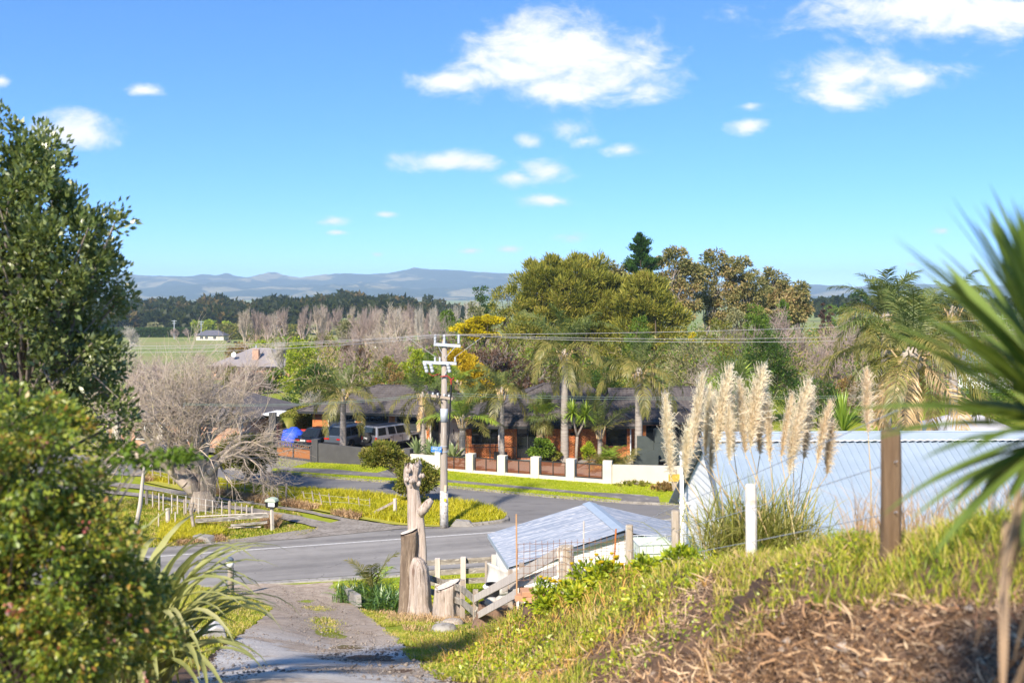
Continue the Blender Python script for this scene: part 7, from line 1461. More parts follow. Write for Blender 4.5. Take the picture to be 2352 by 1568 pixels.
for k in range(19): x = 1190 + k * 13.6; Y_ = 15.5 - 1.9 * k / 19; ms.tube([at(x, 1246 - k * .9 + r_.normal(0, 2), Y_) - o0, at(x + r_.normal(0, 1.5), 1335, Y_) - o0], .0035, 4)
for k in range(6): ms.tube([at(1188 + q * 25, 1250 + k * 16.5 - q * .8 + r_.normal(0, .8), 15.5 - 1.9 * q / 10) - o0 for q in range(11)], .0035, 4)
tag(obj('wire_mesh', ms, rust, loc=o0), 'rusty wire mesh strung between the stakes on the bank', 'mesh')
for k, zz in enumerate((.25, .55, .85)):
    pts = [at(1301, 1345, 15), at(1446, 1352, 13.5), at(1552, 1318, 12), at(1725, 1300, 9), at(2046, 1262, 6)]; o0 = pts[0] + Vector((0, -.1, zz)); tag(obj('fence_wire', MB().tube([p + Vector((0, -.1, zz)) - o0 for p in pts], .003, 4), galv, loc=o0), f'{("lowest", "middle", "top")[k]} wire of the bank fence', 'wire')
# ---- stumps
deadw = pm('bleached_wood', (.50, .43, .375), (.33, .26, .215), 2.6, .95, stretch=(7, 7, .35), bump=1.0, bscale=9, c3=(.16, .105, .08), s3=2.0)
darkbark = pm('stump_bark', (.13, .095, .07), (.22, .165, .12), 4, .95, stretch=(4, 4, .5), bump=1.0, bscale=9, c3=(.36, .29, .22), s3=3)
cutw = pm('sawn_face', (.70, .63, .55), (.55, .47, .39), 5, .9, bump=.4, c3=(.36, .28, .22), s3=14)
def log_rings(mb, rows, Y, org_, seed, n=56, dep=.9, amp=1.0, tilt=0., sub=9, rag=.015):
    """weathered log: flutes, cracks and lumps carried in the surface itself"""
    r = np.random.default_rng(seed); ph = r.uniform(0, 6.28, 6); rings = []; fine = []
    for (a, b) in zip(rows[:-1], rows[1:]):
        for k in range(sub): t_ = k / sub; fine.append(tuple(a[i] + (b[i] - a[i]) * t_ for i in range(3)))
    fine.append(rows[-1]); t = np.linspace(0, 2 * math.pi, n + 1)[:-1]
    for q, (x, y, hw_) in enumerate(fine):
        c = at(x, y, Y) - org_; rr = hw_ * Y / F; zz = c.z; cs_, sn_ = np.cos(t), np.sin(t)
        w = 1 + amp * (.10 * np.sin(3 * t + ph[0] + zz * .4) + .06 * np.sin(5 * t + ph[1] - zz * .7) + .05 * noise_grid(cs_ * 3.2, sn_ * 3.2 + zz * .45, seed, 3, 1.3) - .05 * np.clip(noise_grid(cs_ * 6, sn_ * 6 + zz * .35, seed + 7, 2, 1.6), 0, 1) + .035 * noise_grid(cs_ * 7, sn_ * 7 + zz * 5, seed + 3, 3, 2.0) - .05 * np.clip(noise_grid(cs_ * 11, sn_ * 11 + zz * .6, seed + 9, 2, 1.7) - .35, 0, 1))
        ed = (q == len(fine) - 1)
        rings.append([(c.x + rr * w[j] * cs_[j], c.y + rr * dep * w[j] * sn_[j], c.z + (tilt * rr * cs_[j] if ed else 0) + (r.normal(0, rag) if ed else 0)) for j in range(n)])
    mb.loft(rings); return rings[-1]
so_ = at(962, 1418, 30); st = thing('tall_stump', 'tall bleached dead tree trunk with knobbly top beside the driveway', 'stump', so_)
mb = MB(); log_rings(mb, [(962, 1425, 36), (962, 1400, 31), (962, 1360, 26), (962, 1310, 22), (961, 1255, 20), (958, 1200, 19), (953, 1150, 15.5), (950, 1120, 14), (949, 1105, 15), (950, 1085, 14)], 30, so_, 1); obj('trunk', mb, deadw, st, True)
mb = MB(); log_rings(mb, [(933, 1428, 25), (935, 1390, 19), (936, 1340, 18), (938, 1290, 18), (940, 1250, 18.5), (939, 1224, 19)], 29.75, so_, 2, tilt=.35); obj('side_trunk', mb, darkbark, st, True)
mb = MB(); c = at(939, 1221, 29.75) - so_; rr = 18.6 * 29.75 / F; mb.add([(c.x + rr * (1 + .1 * math.sin(3 * t)) * math.cos(t), c.y - .02 + rr * .9 * math.sin(t), c.z + .03 + .35 * rr * math.cos(t)) for t in np.linspace(0, 6.283, 19)[:-1]], [tuple(range(18))]); obj('cut_face', mb, cutw, st)
mb = MB(); p = [at(x, y, 29.9) - so_ for x, y in ((962, 1178), (974, 1168), (986, 1153), (992, 1147))]; mb.tube(p, [.17, .15, .12, .085], 12); obj('branch_stub', mb, deadw, st, True)
mb = MB(); log_rings(mb, [(968, 1428, 30), (967, 1385, 24), (966, 1340, 22), (964, 1305, 20), (961, 1288, 14), (958, 1280, 8)], 29.5, so_, 5, amp=1.5); obj('side_trunk', mb, deadw, st, True)
mb = MB(); log_rings(mb, [(950, 1118, 13), (949, 1108, 16), (949, 1098, 17), (948, 1088, 16), (950, 1078, 17), (951, 1068, 16.5)], 29.98, so_, 16, amp=2.0, sub=4, rag=.09); obj('burr', mb, deadw, st, True)
for k_, (x, y, hw_) in enumerate(((934, 1100, 6), (967, 1092, 7), (938, 1080, 6), (962, 1110, 5), (945, 1104, 6))): mb = MB(); log_rings(mb, [(x, y + 6, hw_ * .6), (x, y + 2, hw_), (x + 1, y - 2, hw_ * .9), (x + 1, y - 5, hw_ * .5)], 29.8 - .05 * k_, so_, 30 + k_, amp=2.5, sub=2, n=16, rag=.02); obj('knot', mb, deadw, st, True)
so_ = at(1026, 1432, 28.4); st = thing('short_stump', 'short sawn-off stump with tilted top just right of the tall trunk', 'stump', so_); mb = MB(); log_rings(mb, [(1026, 1440, 38), (1026, 1420, 33), (1027, 1380, 30), (1027, 1345, 29)], 28.4, so_, 3, amp=1.5, tilt=.4); obj('trunk', mb, deadw, st, True)
mb = MB(); c = at(1027, 1344, 28.4) - so_; rr = 28 * 28.4 / F; mb.add([(c.x + rr * math.cos(t), c.y + rr * .9 * math.sin(t), c.z + .03 + .4 * rr * math.cos(t)) for t in np.linspace(0, 6.283, 19)[:-1]], [tuple(range(18))]); obj('cut_face', mb, cutw, st)
so_ = at(1140, 1432, 22.5); st = thing('rotten_stump', 'low brown rotten stump topped with odds and ends by the fence', 'stump', so_); mb = MB(); log_rings(mb, [(1138, 1440, 56), (1140, 1420, 48), (1142, 1400, 44), (1143, 1386, 42)], 22.5, so_, 4, amp=1.5, tilt=.1); obj('trunk', mb, pm('rotten_wood', (.24, .15, .10), (.13, .08, .055), 4, .95, stretch=(4, 4, .6), bump=1., bscale=12), st, True)
for k, (x, y, s) in enumerate(((1130, 1384, .13), (1150, 1380, .1), (1162, 1382, .12))): mb = MB(); mb.loft([[(s * f * 1.3 * math.cos(t) * (1 + .2 * math.sin(3 * t + k)), s * f * math.sin(t), zz) for t in np.linspace(0, 6.283, 11)[:-1]] for f, zz in ((.8, 0), (1, .06), (.9, .13), (.4, .18))]); tag(obj('ornament', mb, pm('pale_stone', (.5, .46, .4), (.36, .33, .28), 6, .9), loc=at(x, y + 6, 22.4), smooth=True), ['flat pale stone at the left on the rotten stump', 'small pale stone in the middle on the rotten stump', 'pale shell-like stone at the right on the rotten stump'][k], 'ornament')
so_ = at(1215, 1420, 14.8); st = thing('soil_stump', 'crumbling dark stump carrying two clay pavers', 'stump', so_); mb = MB(); log_rings(mb, [(1222, 1440, 30), (1222, 1410, 24), (1222, 1388, 21)], 14.8, so_, 8, amp=1.6); obj('trunk', mb, pm('rotten_dark', (.1, .065, .045), (.17, .11, .075), 5, .95, bump=1., bscale=12), st, True)
clay = pm('clay_paver', (.42, .22, .12), (.5, .28, .17), 5, .9, bump=.3)
p = at(1218, 1377, 14.7); tag(obj('clay_paver', MB().box((0, 0, .035), (.4, .24, .075), R(-24)), clay, loc=p, bevel=.006), 'lower clay paver, half covered, on the dark stump', 'paver'); tag(obj('clay_paver', MB().box((0, 0, .035), (.4, .24, .075), R(8)), clay, loc=p + Vector((.06, .02, .078)), bevel=.006), 'upper clay paver lying across the other on the dark stump', 'paver')
for k, (x, y, Y, s) in enumerate(((1015, 1440, 27, .2), (1040, 1436, 26.6, .24), (1020, 1450, 24, .25))): mb = MB(); mb.loft([[(s * f * 1.2 * math.cos(t), s * f * math.sin(t), zz * s) for t in np.linspace(0, 6.283, 11)[:-1]] for f, zz in ((1, -.5), (1.05, .2), (.9, .6), (.5, .75))]); tag(obj('log_end' if k < 2 else 'rock', mb, oldwood if k < 2 else concrete, loc=at(x, y, Y), smooth=True), ['small cut log end left at the foot of the short stump', 'small cut log end right at the foot of the short stump', 'flat grey rock lying below the short stump'][k], 'log' if k < 2 else 'rock')
# ---- white sheet and barrel
ca = at(1116, 1296, 25.5); sv_ = []; n1_, n2_ = 16, 10
for j in range(n2_):
    for k in range(n1_): u, v = k / (n1_ - 1), j / (n2_ - 1); q = at(1118 + 78 * u, 1291 + 16 * math.sin(u * 2.4) + v * (66 - 10 * u), 25.5 - 2.2 * u) - ca; sv_.append((q.x + .03 * math.sin(v * 6), q.y + .06 * math.sin(u * 9 + v * 2), q.z))
mb = MB().add(sv_, [(j * n1_ + k, (j + 1) * n1_ + k, (j + 1) * n1_ + k + 1, j * n1_ + k + 1) for j in range(n2_ - 1) for k in range(n1_ - 1)])
shm = mb.mesh('hanging_sheet', True); shm.materials.append(pm('dirty_canvas', (.70, .66, .60), (.52, .48, .42), 3, .95)); o = tag(obj('hanging_sheet', shm, None, loc=ca), 'off-white canvas sheet stretched between posts beside the small shed', 'sheet'); sm_ = o.modifiers.new('thickness', 'SOLIDIFY'); sm_.thickness = .01
wood_post('slim grey post holding the canvas sheet', 1117, 1288, 1350, 25.6, 7, oldwood, 'sheet_post')
bb = at(1129, 1395, 23.6); bq = 23.6 / F; ba = thing('barrel', 'black barrel with a white lid behind the sloping boards', 'barrel', bb); obj('drum', MB().lathe([(17 * bq, 0), (18.5 * bq, 8 * bq), (18.5 * bq, 44 * bq), (17 * bq, 48 * bq)], 20), inkm, ba, True); obj('lid', MB().lathe([(19.5 * bq, 47 * bq), (20.5 * bq, 49 * bq), (18 * bq, 52 * bq), (12 * bq, 53 * bq)], 20), whitem, ba, True); obj('ring', MB().lathe([(14 * bq, 53 * bq), (14 * bq, 56 * bq), (11 * bq, 56 * bq), (11 * bq, 53 * bq)], 20), inkm, ba)
# ---- by the driveway
mk = at(530, 1366, 36.5); mt = thing('marker_post', 'wooden marker post with white reflective cap at the driveway edge', 'post', mk); q = 36.5 / F
obj('post', MB().tube([(0, 0, -.2), (0, 0, 58 * q), (-1 * q, 0, 66 * q)], [8 * q, 7.2 * q, 7 * q], 10), oldwood, mt, True); obj('white_cap', MB().tube([(-1 * q, 0, 64 * q), (-1.5 * q, 0, 79 * q)], [8.3 * q, 8.1 * q], 12), whitem, mt, True); obj('cap_top', MB().lathe([(8.6 * q, 78 * q), (8 * q, 83 * q), (4 * q, 87 * q)], 12, (-1.5 * q, 0, 0)), slate, mt, True)
ed = [at(x, y, Y) for x, y, Y in ((789, 1366, 34.5), (806, 1376, 32.8), (824, 1388, 31.2))]; et = thing('concrete_edging', 'short concrete kerb edging in front of the agapanthus', 'edging', ed[0])
for k in range(2): obj('edging_block', MB().beam(ed[k] - ed[0] + Vector((0, 0, .12)), ed[k + 1] - ed[0] + Vector((0, 0, .12)), .16, .36), concrete, et)
bk = at(482, 1478, 17.2); grn = pm('grey_plastic', (.34, .33, .33), (.5, .49, .48), 2.5, .5, c3=(.2, .19, .19), s3=5, stretch=(1, 1, 3))
mb = MB(); mb.prism([(-.32, 0), (.3, 0), (.33, .2), (.22, .3), (-.3, .26), (-.36, .12)], -.13, .13); o = tag(obj('concrete_chunk', mb, grn, loc=bk, bevel=.02), 'grey chunk of broken concrete lying tilted beside the driveway', 'block'); o.rotation_euler = (R(10), R(-24), R(18))
mb = MB(); mb.prism([(-.16, 0), (.16, 0), (.12, .26), (-.12, .24)], -.12, .12); o = tag(obj('concrete_chunk', mb, concrete, loc=at(440, 1474, 17.6), bevel=.02), 'smaller pale concrete chunk left of the grey one', 'block'); o.rotation_euler = (0, R(-18), R(30))
# ================================================================== FOREGROUND PLANTS AND GRASS
def drape(XY): return np.concatenate([XY, hz(XY[:, 0], XY[:, 1])[:, None]], 1)
def vpix(P): return CX + P[:, 0] * F / P[:, 1], HY + (H - P[:, 2]) * F / P[:, 1]
G_lime = leafm('grass_lime', [(.24, .26, .015), (.40, .40, .02), (.52, .46, .05)], trans=.35, gloss=.02, nscale=.5)
G_lawn = leafm('grass_lawn', [(.18, .26, .012), (.31, .38, .016), (.44, .43, .05)], trans=.35, gloss=.02, nscale=.5)
G_mix = leafm('grass_mix', [(.09, .14, .025), (.18, .25, .025), (.32, .35, .035), (.44, .36, .12), (.5, .4, .24)], trans=.35, gloss=.02, nscale=1.2)
G_dry = leafm('grass_dry', [(.24, .15, .09), (.38, .27, .17), (.50, .38, .25)], trans=.2, gloss=.02, nscale=.8, tmix=0.)
G_litter = leafm('litter', [(.10, .06, .04), (.24, .16, .11), (.40, .29, .21), (.52, .42, .33)], trans=.08, tmix=0., gloss=.02, nscale=1.5)
G_weed = leafm('weed_leaf', [(.07, .14, .012), (.2, .29, .015), (.36, .42, .02), (.48, .45, .04)], trans=.35, gloss=.05, nscale=2.)
def grass(name, label, P, h, w, lean, mat, seed, jit=.5):
    r = np.random.default_rng(seed); n = len(P); V, Fs = blades(P, h * r.uniform(1 - jit, 1 + jit, n), w * r.uniform(.7, 1.3, n), lean * r.uniform(.3, 1.5, n), r); stuff(obj(name, np_mesh(name, V, Fs), mat), label, 'grass')
def vp(pts, z=0.): return [gn(x, y, z) for x, y in pts]
def flat(q, z): return np.concatenate([q, np.full((len(q), 1), z)], 1)
isl = vp([(330, 1087), (450, 1099), (588, 1118), (763, 1131), (923, 1145), (1030, 1156), (1088, 1164), (1138, 1175), (1163, 1188), (1158, 1194), (1100, 1203), (1010, 1208), (920, 1203), (840, 1190), (760, 1176), (660, 1156), (588, 1145), (480, 1128), (330, 1102)])
q = poly_scatter(isl, 40000); dens = noise_grid(q[:, 0], q[:, 1], 9, 3, .9); grass('verge_grass', 'tall yellow-green grass on the island between the two roads', flat(q, .05), .26 + .14 * np.clip(dens, -1, 1), .035, .5, G_lime, 1)
q = poly_scatter(vp([(330, 1096), (588, 1140), (760, 1172), (900, 1203), (905, 1207), (830, 1196), (700, 1170), (588, 1154), (330, 1108)]), 12000); q = q[noise_grid(q[:, 0], q[:, 1], 19, 3, .8) > -.1]; grass('dry_grass', 'dry straw along the foot of the verge fence', flat(q, .03), .3, .035, .9, G_dry, 2)
q = poly_scatter(vp([(330, 1145), (480, 1165), (560, 1177), (650, 1197), (735, 1213), (700, 1228), (560, 1242), (400, 1254), (200, 1268), (150, 1140)]), 42000); grass('paddock_grass', 'short bright grass of the paddock by the farm gate', flat(q, -.05), .12 + .06 * noise_grid(q[:, 0], q[:, 1], 4, 3, .7), .035, .6, G_mix, 3)
q = poly_scatter(vp([(360, 1246), (380, 1205), (440, 1200), (500, 1215), (520, 1232), (440, 1246)]), 9000); grass('tall_grass', 'tall yellow grass tuft left of the farm gate', flat(q, -.04), .38, .035, .7, G_lime, 4)
q = poly_scatter(vp([(405, 1252), (440, 1225), (500, 1232), (520, 1243)]), 3000); grass('dry_grass', 'dry straw heap by the broken concrete block', flat(q, -.02), .26, .03, 1.1, G_dry, 5)
q = poly_scatter(vp([(600, 1196), (640, 1196), (640, 1212), (610, 1215)]), 1500); grass('dry_grass', 'dry straw tuft at the foot of the letterbox post', flat(q, -.02), .45, .03, .8, G_dry, 6)
for k, (pl, n) in enumerate([([(336, 1136), (500, 1158), (600, 1166), (690, 1184), (690, 1181), (600, 1163), (500, 1150), (336, 1128)], 5000)]): q = poly_scatter(vp(pl), n); grass('track_grass', 'grass strip between the wheel lines of the farm track', flat(q, .0), .12, .03, .5, G_mix, 7 + k)
ver = [gn(x, y + .5, .12) for x, y in WLp[1:]] ; kk = [gn(x, y - 2, .12) for x, y in FKp[5:]]
pv_ = ver + kk[::-1]; q = poly_scatter(pv_, 32000)
xx_, yy_ = vpix(flat(q, .12)); fu = np.interp(xx_, [p[0] for p in fpU], [p[1] for p in fpU]); flw = np.interp(xx_, [p[0] for p in fpL], [p[1] for p in fpL]); keep = ~((yy_ > fu - 1) & (yy_ < flw + 1)) & ~((xx_ > 1425) & (xx_ < 1515) & (yy_ > 1140)) & ~((yy_ > np.interp(xx_, [640, 720], [1085, 1060]) ) & (xx_ < 668)) & ~((xx_ > 850 + (1092 - yy_) * 3) & (xx_ < 905 + (1092 - yy_) * 3.2) & (yy_ < 1092))
q = q[keep]; grass('lawn_grass', 'short mown grass of the street verge before the walls', flat(q, .11), .055, .035, .5, G_lawn, 11)
q = poly_scatter([(-2.2, 30), (2.5, 30), (3, 42), (-6.5, 40.4), (-5, 35)], 26000); q = q[q[:, 0] > dedge(q[:, 1], dr) + .15]; grass('lawn_grass', 'short lawn around the rail fence below the stumps', drape(q), .07, .025, .5, G_lawn, 12)
# left edge of the drive
r_ = np.random.default_rng(31); n_ = 30000; Yq = r_.uniform(12.5, 38.3, n_); Xq = dedge(Yq, dl) - .05 - np.abs(r_.normal(0, 1.5, n_)); tall = ss(dedge(Yq, dl) - Xq, .3, 1.6) * (1 - ss(Yq, 34, 37.5) * .5)
grass('drive_side_grass', 'rank green grass along the left side of the driveway', drape(np.stack([Xq, Yq], 1)), .09 + .32 * tall * (1 + .5 * noise_grid(Xq, Yq, 8, 3, 1.2)), .018, .6, G_mix, 13)
n_ = 34000; Yq = r_.uniform(8, 39.5, n_); Xq = dedge(Yq, dr) - .1 + np.abs(r_.normal(0, .8, n_)); m_ = noise_grid(Xq, Yq, 12, 3, 1.3) > -.45
grass('drive_side_grass', 'thin yellowish grass along the right side of the driveway', drape(np.stack([Xq, Yq], 1)[m_]), .085, .016, .8, G_mix, 14)
n_ = 3000; Yq = r_.uniform(22, 34, n_); tq = .52 + r_.normal(0, .07, n_); Xq = dedge(Yq, dl) * (1 - tq) + dedge(Yq, dr) * tq; m_ = noise_grid(Xq, Yq, 13, 3, 1.0) > .25
grass('drive_centre_grass', 'sparse grass tufts along the centre of the gravel driveway', drape(np.stack([Xq, Yq], 1)[m_]), .06, .018, .8, G_mix, 15)
n_ = 9000; Yq = r_.uniform(24, 32.5, n_); Xq = r_.uniform(-4.2, .6, n_); m_ = (Xq > dedge(Yq, dr) + .5) & (noise_grid(Xq, Yq, 14, 3, 1.3) > -.1); grass('dry_grass', 'dead brown grass around the feet of the stumps', drape(np.stack([Xq, Yq], 1)[m_]), .16, .018, 1.2, G_dry, 16)
# ---- the bank on the right
def bank_pts(n, y0, y1, s0, s1, seed):
    r = np.random.default_rng(seed); Y = np.exp(r.uniform(np.log(y0), np.log(y1), n)); Xs = r.uniform(s0, s1, n) * Y; m = Xs > dedge(Y, dr) + .25; return drape(np.stack([Xs, Y], 1)[m]), r
def bound(x): return np.interp(x, [900, 1300, 1500, 1620, 1720, 1800, 2000, 2352], [1640, 1600, 1560, 1500, 1440, 1415, 1400, 1390])
P, r = bank_pts(125000, 2.7, 21, -.12, .85, 41); vx, vy = vpix(P); nz = noise_grid(P[:, 0], P[:, 1], 6, 4, 1.6); g = (vy < bound(vx) + 25 * nz) | (noise_grid(P[:, 0], P[:, 1], 61, 3, 3.1) > .62)
Pg = P[g]; sc = np.clip(Pg[:, 1] / 9, .35, 1.6); ng = nz[g]
grass('bank_grass', 'fresh green grass covering the bank above the driveway', Pg[ng > -.25], (.12 + .07 * ng[ng > -.25]) * (.6 + .3 * sc[ng > -.25]), .006 * (.6 + sc[ng > -.25]), .8, G_mix, 17)
Pd = P[~g | (nz < -.35)]; r2 = np.random.default_rng(3); n = len(Pd); k_ = np.clip(Pd[:, 1] / 6, .5, 2.5)
D = np.stack([r2.normal(.4, 1, n), r2.normal(0, 1, n), r2.normal(.25, .35, n)], 1); V, Fs = leaves(Pd + np.array([0, 0, .02]), D, r2.gamma(2, .026, n) * k_ + .02, r2.uniform(.002, .008, n) * k_, r2, .05); stuff(obj('dead_litter', np_mesh('dead_litter', V, Fs), G_litter), 'brown dead stalks and leaf litter on the cut bank in front', 'litter')
P2, r = bank_pts(4600, 3.2, 18, -.06, .85, 43); vx, vy = vpix(P2); nz = noise_grid(P2[:, 0], P2[:, 1], 26, 4, 1.5); P2 = P2[(vy < bound(vx) - 10) & (nz > -.05)]; n = len(P2); k = np.repeat(np.arange(n), 12); sc = np.clip(P2[:, 1] / 8, .45, 1.5); hh = r.uniform(.03, .17, n) * sc
pp = P2[k] + np.stack([r.normal(0, .05, len(k)), r.normal(0, .05, len(k)), r.uniform(.1, 1, len(k))], 1) * np.stack([sc[k], sc[k], hh[k]], 1); V, Fs = leaves(pp, rdir(len(k), r) + np.array([0, 0, .35]), .042 * sc[k] * r.uniform(.5, 1.4, len(k)), .02 * sc[k], r); stuff(obj('weeds', np_mesh('weeds', V, Fs), G_weed), 'leafy green weeds growing through the bank grass', 'weeds')
P3, r = bank_pts(9000, 5, 21, -.14, .2, 44); nz = noise_grid(P3[:, 0], P3[:, 1], 16, 4, 1.2); P3 = P3[nz > .05]; grass('dry_grass', 'orange-tan dry grass on the lower slope of the bank', P3, .12 * np.clip(P3[:, 1] / 9, .5, 1.5), .009 * np.clip(P3[:, 1] / 7, .6, 1.6), 1.1, leafm('grass_orange', [(.3, .17, .06), (.46, .29, .10), (.5, .36, .14)], trans=.2, gloss=.02), 18)
def near_pts(n, x0, x1, Y0, Y1, seed):
    r = np.random.default_rng(seed); Y = r.uniform(Y0, Y1, n); x = r.uniform(x0, x1, n); return drape(np.stack([(x - CX) * Y / F, Y], 1)), r
P4, r = near_pts(20000, 1640, 2900, 6.2, 10.5, 45); grass('tall_grass', 'long grass and stalks behind the fence under the cabbage tree', P4, .11, .008, .7, G_mix, 19); P5, r = near_pts(900, 1950, 2352, 6.5, 10, 46); grass('dry_grass', 'long pale dry stalks right of the dark fence post', P5, .45, .006, .5, G_dry, 20)
for k, (x, y, Y) in enumerate([(1385, 1300, 13), (1420, 1322, 13.2), (1350, 1318, 13.6), (1250, 1345, 14.2), (1300, 1360, 14), (1480, 1330, 12), (1560, 1335, 11), (1330, 1390, 13), (1265, 1390, 14)]):
    b = gp(x, Y); h = min(.55, max(.25, at(0, y - 20, Y).z - b.z)); t = thing('sow_thistle', ['yellow-flowered thistle in front of the strainer post', 'thistle with yellow heads right of the strainer post', 'leafy thistle at the foot of the strainer post', 'leafy weed beside the clay pavers', 'broad-leaved weed below the strainer post', 'leafy weed at the foot of the slim post', 'green weed right of the slim post', 'tallest leafy weed on the near bank slope', 'broad weed under the clay pavers'][k], 'weed', b); r = np.random.default_rng(k)
    (V, Fs), C = crown_np([(0, 0, h * .45, .2, .2, h * .5)], 22, 22, .07, .075, .03, 500 + k, .3, .3); obj('leaves', np_mesh('leaves', V, Fs), G_weed, t); mb = MB()
    for q in range(7): a = r.uniform(0, 6.28); d = r.uniform(.05, .25); mb.tube([(0, 0, 0), (d * .6 * math.cos(a), d * .6 * math.sin(a), h * .5), (d * math.cos(a), d * math.sin(a), h * r.uniform(.8, 1.1))], .006, 4)
    obj('stem', mb, L_mid, t)
    if k < 5:
        for q in range(5): a = r.uniform(0, 6.28); d = r.uniform(.05, .24); obj('flower', MB().lathe([(.01, 0), (.028, .015), (.03, .03), (.01, .035)], 8), L_wattle, t, loc=(d * math.cos(a), d * math.sin(a), h * r.uniform(.85, 1.1)))
PL_, r = bank_pts(60000, 2.9, 9, .12, .75, 48); vx, vy = vpix(PL_); PL_ = PL_[vy > bound(vx) - 15][:26000]; n = len(PL_); kq = np.clip(PL_[:, 1] / 5, .6, 1.6)
V, Fs = leaves(PL_ + np.array([0, 0, .025]), np.stack([r.normal(0, 1, n), r.normal(0, 1, n), r.normal(.35, .45, n)], 1), r.gamma(1.6, .03, n) * kq + .012, r.uniform(.004, .014, n) * kq, r, .25); stuff(obj('leaf_litter', np_mesh('leaf_litter', V, Fs), leafm('litter_bits', [(.07, .045, .03), (.16, .1, .065), (.34, .22, .14), (.5, .4, .3), (.3, .12, .06)], trans=.05, gloss=0., tmix=0.)), 'curled dead leaves and chips scattered over the brown cut bank', 'litter')
n = 900; PS_ = PL_[r.integers(0, len(PL_), n)]; Vq = octv[None] * (r.gamma(2, .007, n)[:, None, None] + .004) * r.uniform(.6, 1.4, (n, 6, 1)) + (PS_ + np.array([0, 0, .015]))[:, None]; stuff(obj('clods', np_mesh('clods', Vq.reshape(-1, 3), [(octf[None] + np.arange(n)[:, None, None] * 6).reshape(-1, 3)]), islandm('clod', [(.06, .04, .028), (.15, .1, .07), (.3, .24, .19), (.5, .45, .4)])), 'small clods and pale pebbles on the brown cut bank', 'clods')
# eroded lip of soil
sm = MB(); r = np.random.default_rng(2); n1, n2 = 40, 14; vv = []; b = Vector((1.6, 6.9, float(hz(1.6, 6.9))))
for j in range(n2):
    for k in range(n1):
        u, v = k / (n1 - 1), j / (n2 - 1); X_ = 1.42 + .5 * u; Y_ = 6.85 + .15 * u + .05 * math.sin(u * 9); a = v * math.pi; e = math.sin(math.pi * u) ** .6
        yy = Y_ + .22 - .44 * v; z_ = float(hz(X_, yy)) + .015 + e * (.12 + .05 * math.sin(u * 23 + 1) + .03 * math.sin(u * 41)) * math.sin(a) ** .6
        vv.append((X_ - b.x + r.normal(0, .012), yy - b.y - .10 * e * math.sin(a) * (v > .4) + r.normal(0, .012), z_ - b.z - .02 * (v in (0., 1.)) + r.normal(0, .014)))
sm.add(vv, [(j * n1 + k, (j + 1) * n1 + k, (j + 1) * n1 + k + 1, j * n1 + k + 1) for j in range(n2 - 1) for k in range(n1 - 1)]); tag(obj('soil_lip', sm, pm('dark_soil', (.05, .031, .021), (.11, .07, .048), 6, .98, bump=1., bscale=14), loc=b), 'dark overhanging lip of eroded soil on the near bank', 'soil')
# ---- pampas grass
pb_ = Vector((gx(1745, 12.5), 12.5, float(hz(gx(1745, 12.5), 12.5)))); pg = thing('pampas_grass', 'pampas grass clump with tall cream feathery plumes', 'grass', pb_); r = np.random.default_rng(8)
ms_ = [sword_mesh('blade', 1.25, .014, th, cv, 0, .2, 7) for th, cv in ((86, 40), (78, 80), (70, 110), (62, 120))]; V, Fs = merged(ms_, 1400, lambda k, r: ((r.normal(0, .32), r.normal(0, .22), -.05), (r.normal(0, .12), r.normal(0, .1), r.uniform(0, 6.28)), r.uniform(.6, 1.15)), 5); obj('leaf_tuft', np_mesh('leaf_tuft', V, Fs), leafm('pampas_leaf', [(.12, .16, .03), (.25, .27, .07), (.42, .36, .17)], gloss=.04), pg)
def plume_mesh(L, wd, seed, n=2600, bend=.12):
    r = np.random.default_rng(seed); s = r.beta(1.3, 1.5, n); ax = np.stack([bend * s ** 2 * L, 0 * s, s * L], 1); a = r.uniform(0, 6.28, n); env = wd * np.sin(np.pi * np.clip(s * .92 + .06, 0, 1)) ** .7
    out = np.stack([np.cos(a) + .35, np.sin(a) * .8, 0 * a], 1); D = unit(out * .6 + np.array([0, 0, 1.]) * r.uniform(-.1, 1.2, (n, 1))); ln = env * r.gamma(3, .45, n) + .02
    tip = ax + D * ln[:, None]; t2 = tip + (out * .3 + np.array([.25, 0, -.35])) * (ln * .5)[:, None]; Sd = unit(np.cross(D, rdir(n, r))) * .0032
    V = np.stack([ax - Sd * .6, ax + Sd * .6, tip + Sd, tip - Sd, t2], 1).reshape(-1, 3); i = np.arange(n)[:, None] * 5; st = segs([(0, 0, -.05), (bend * .25 * L, 0, .5 * L)], [(bend * .25 * L, 0, .5 * L), (bend * L, 0, L)], [.006, .004], [.004, .002], 5)
    V, Fs = join_np([(V, [i + np.array([[3, 2, 4]]), i + np.array([[0, 1, 2, 3]])]), st]); return np_mesh('plume', V, Fs)
plm = leafm('plume', [(.80, .67, .53), (.88, .78, .67), (.93, .87, .79)], trans=.5, tmix=0., gloss=.02); stm = pm('pampas_stem', (.45, .33, .16), (.55, .42, .24), 4, .8); PM = [plume_mesh(.85, .085, 60 + k, 2200, b_) for k, b_ in enumerate((.06, .22, .14, .30))]
for m in PM: m.materials.append(plm)
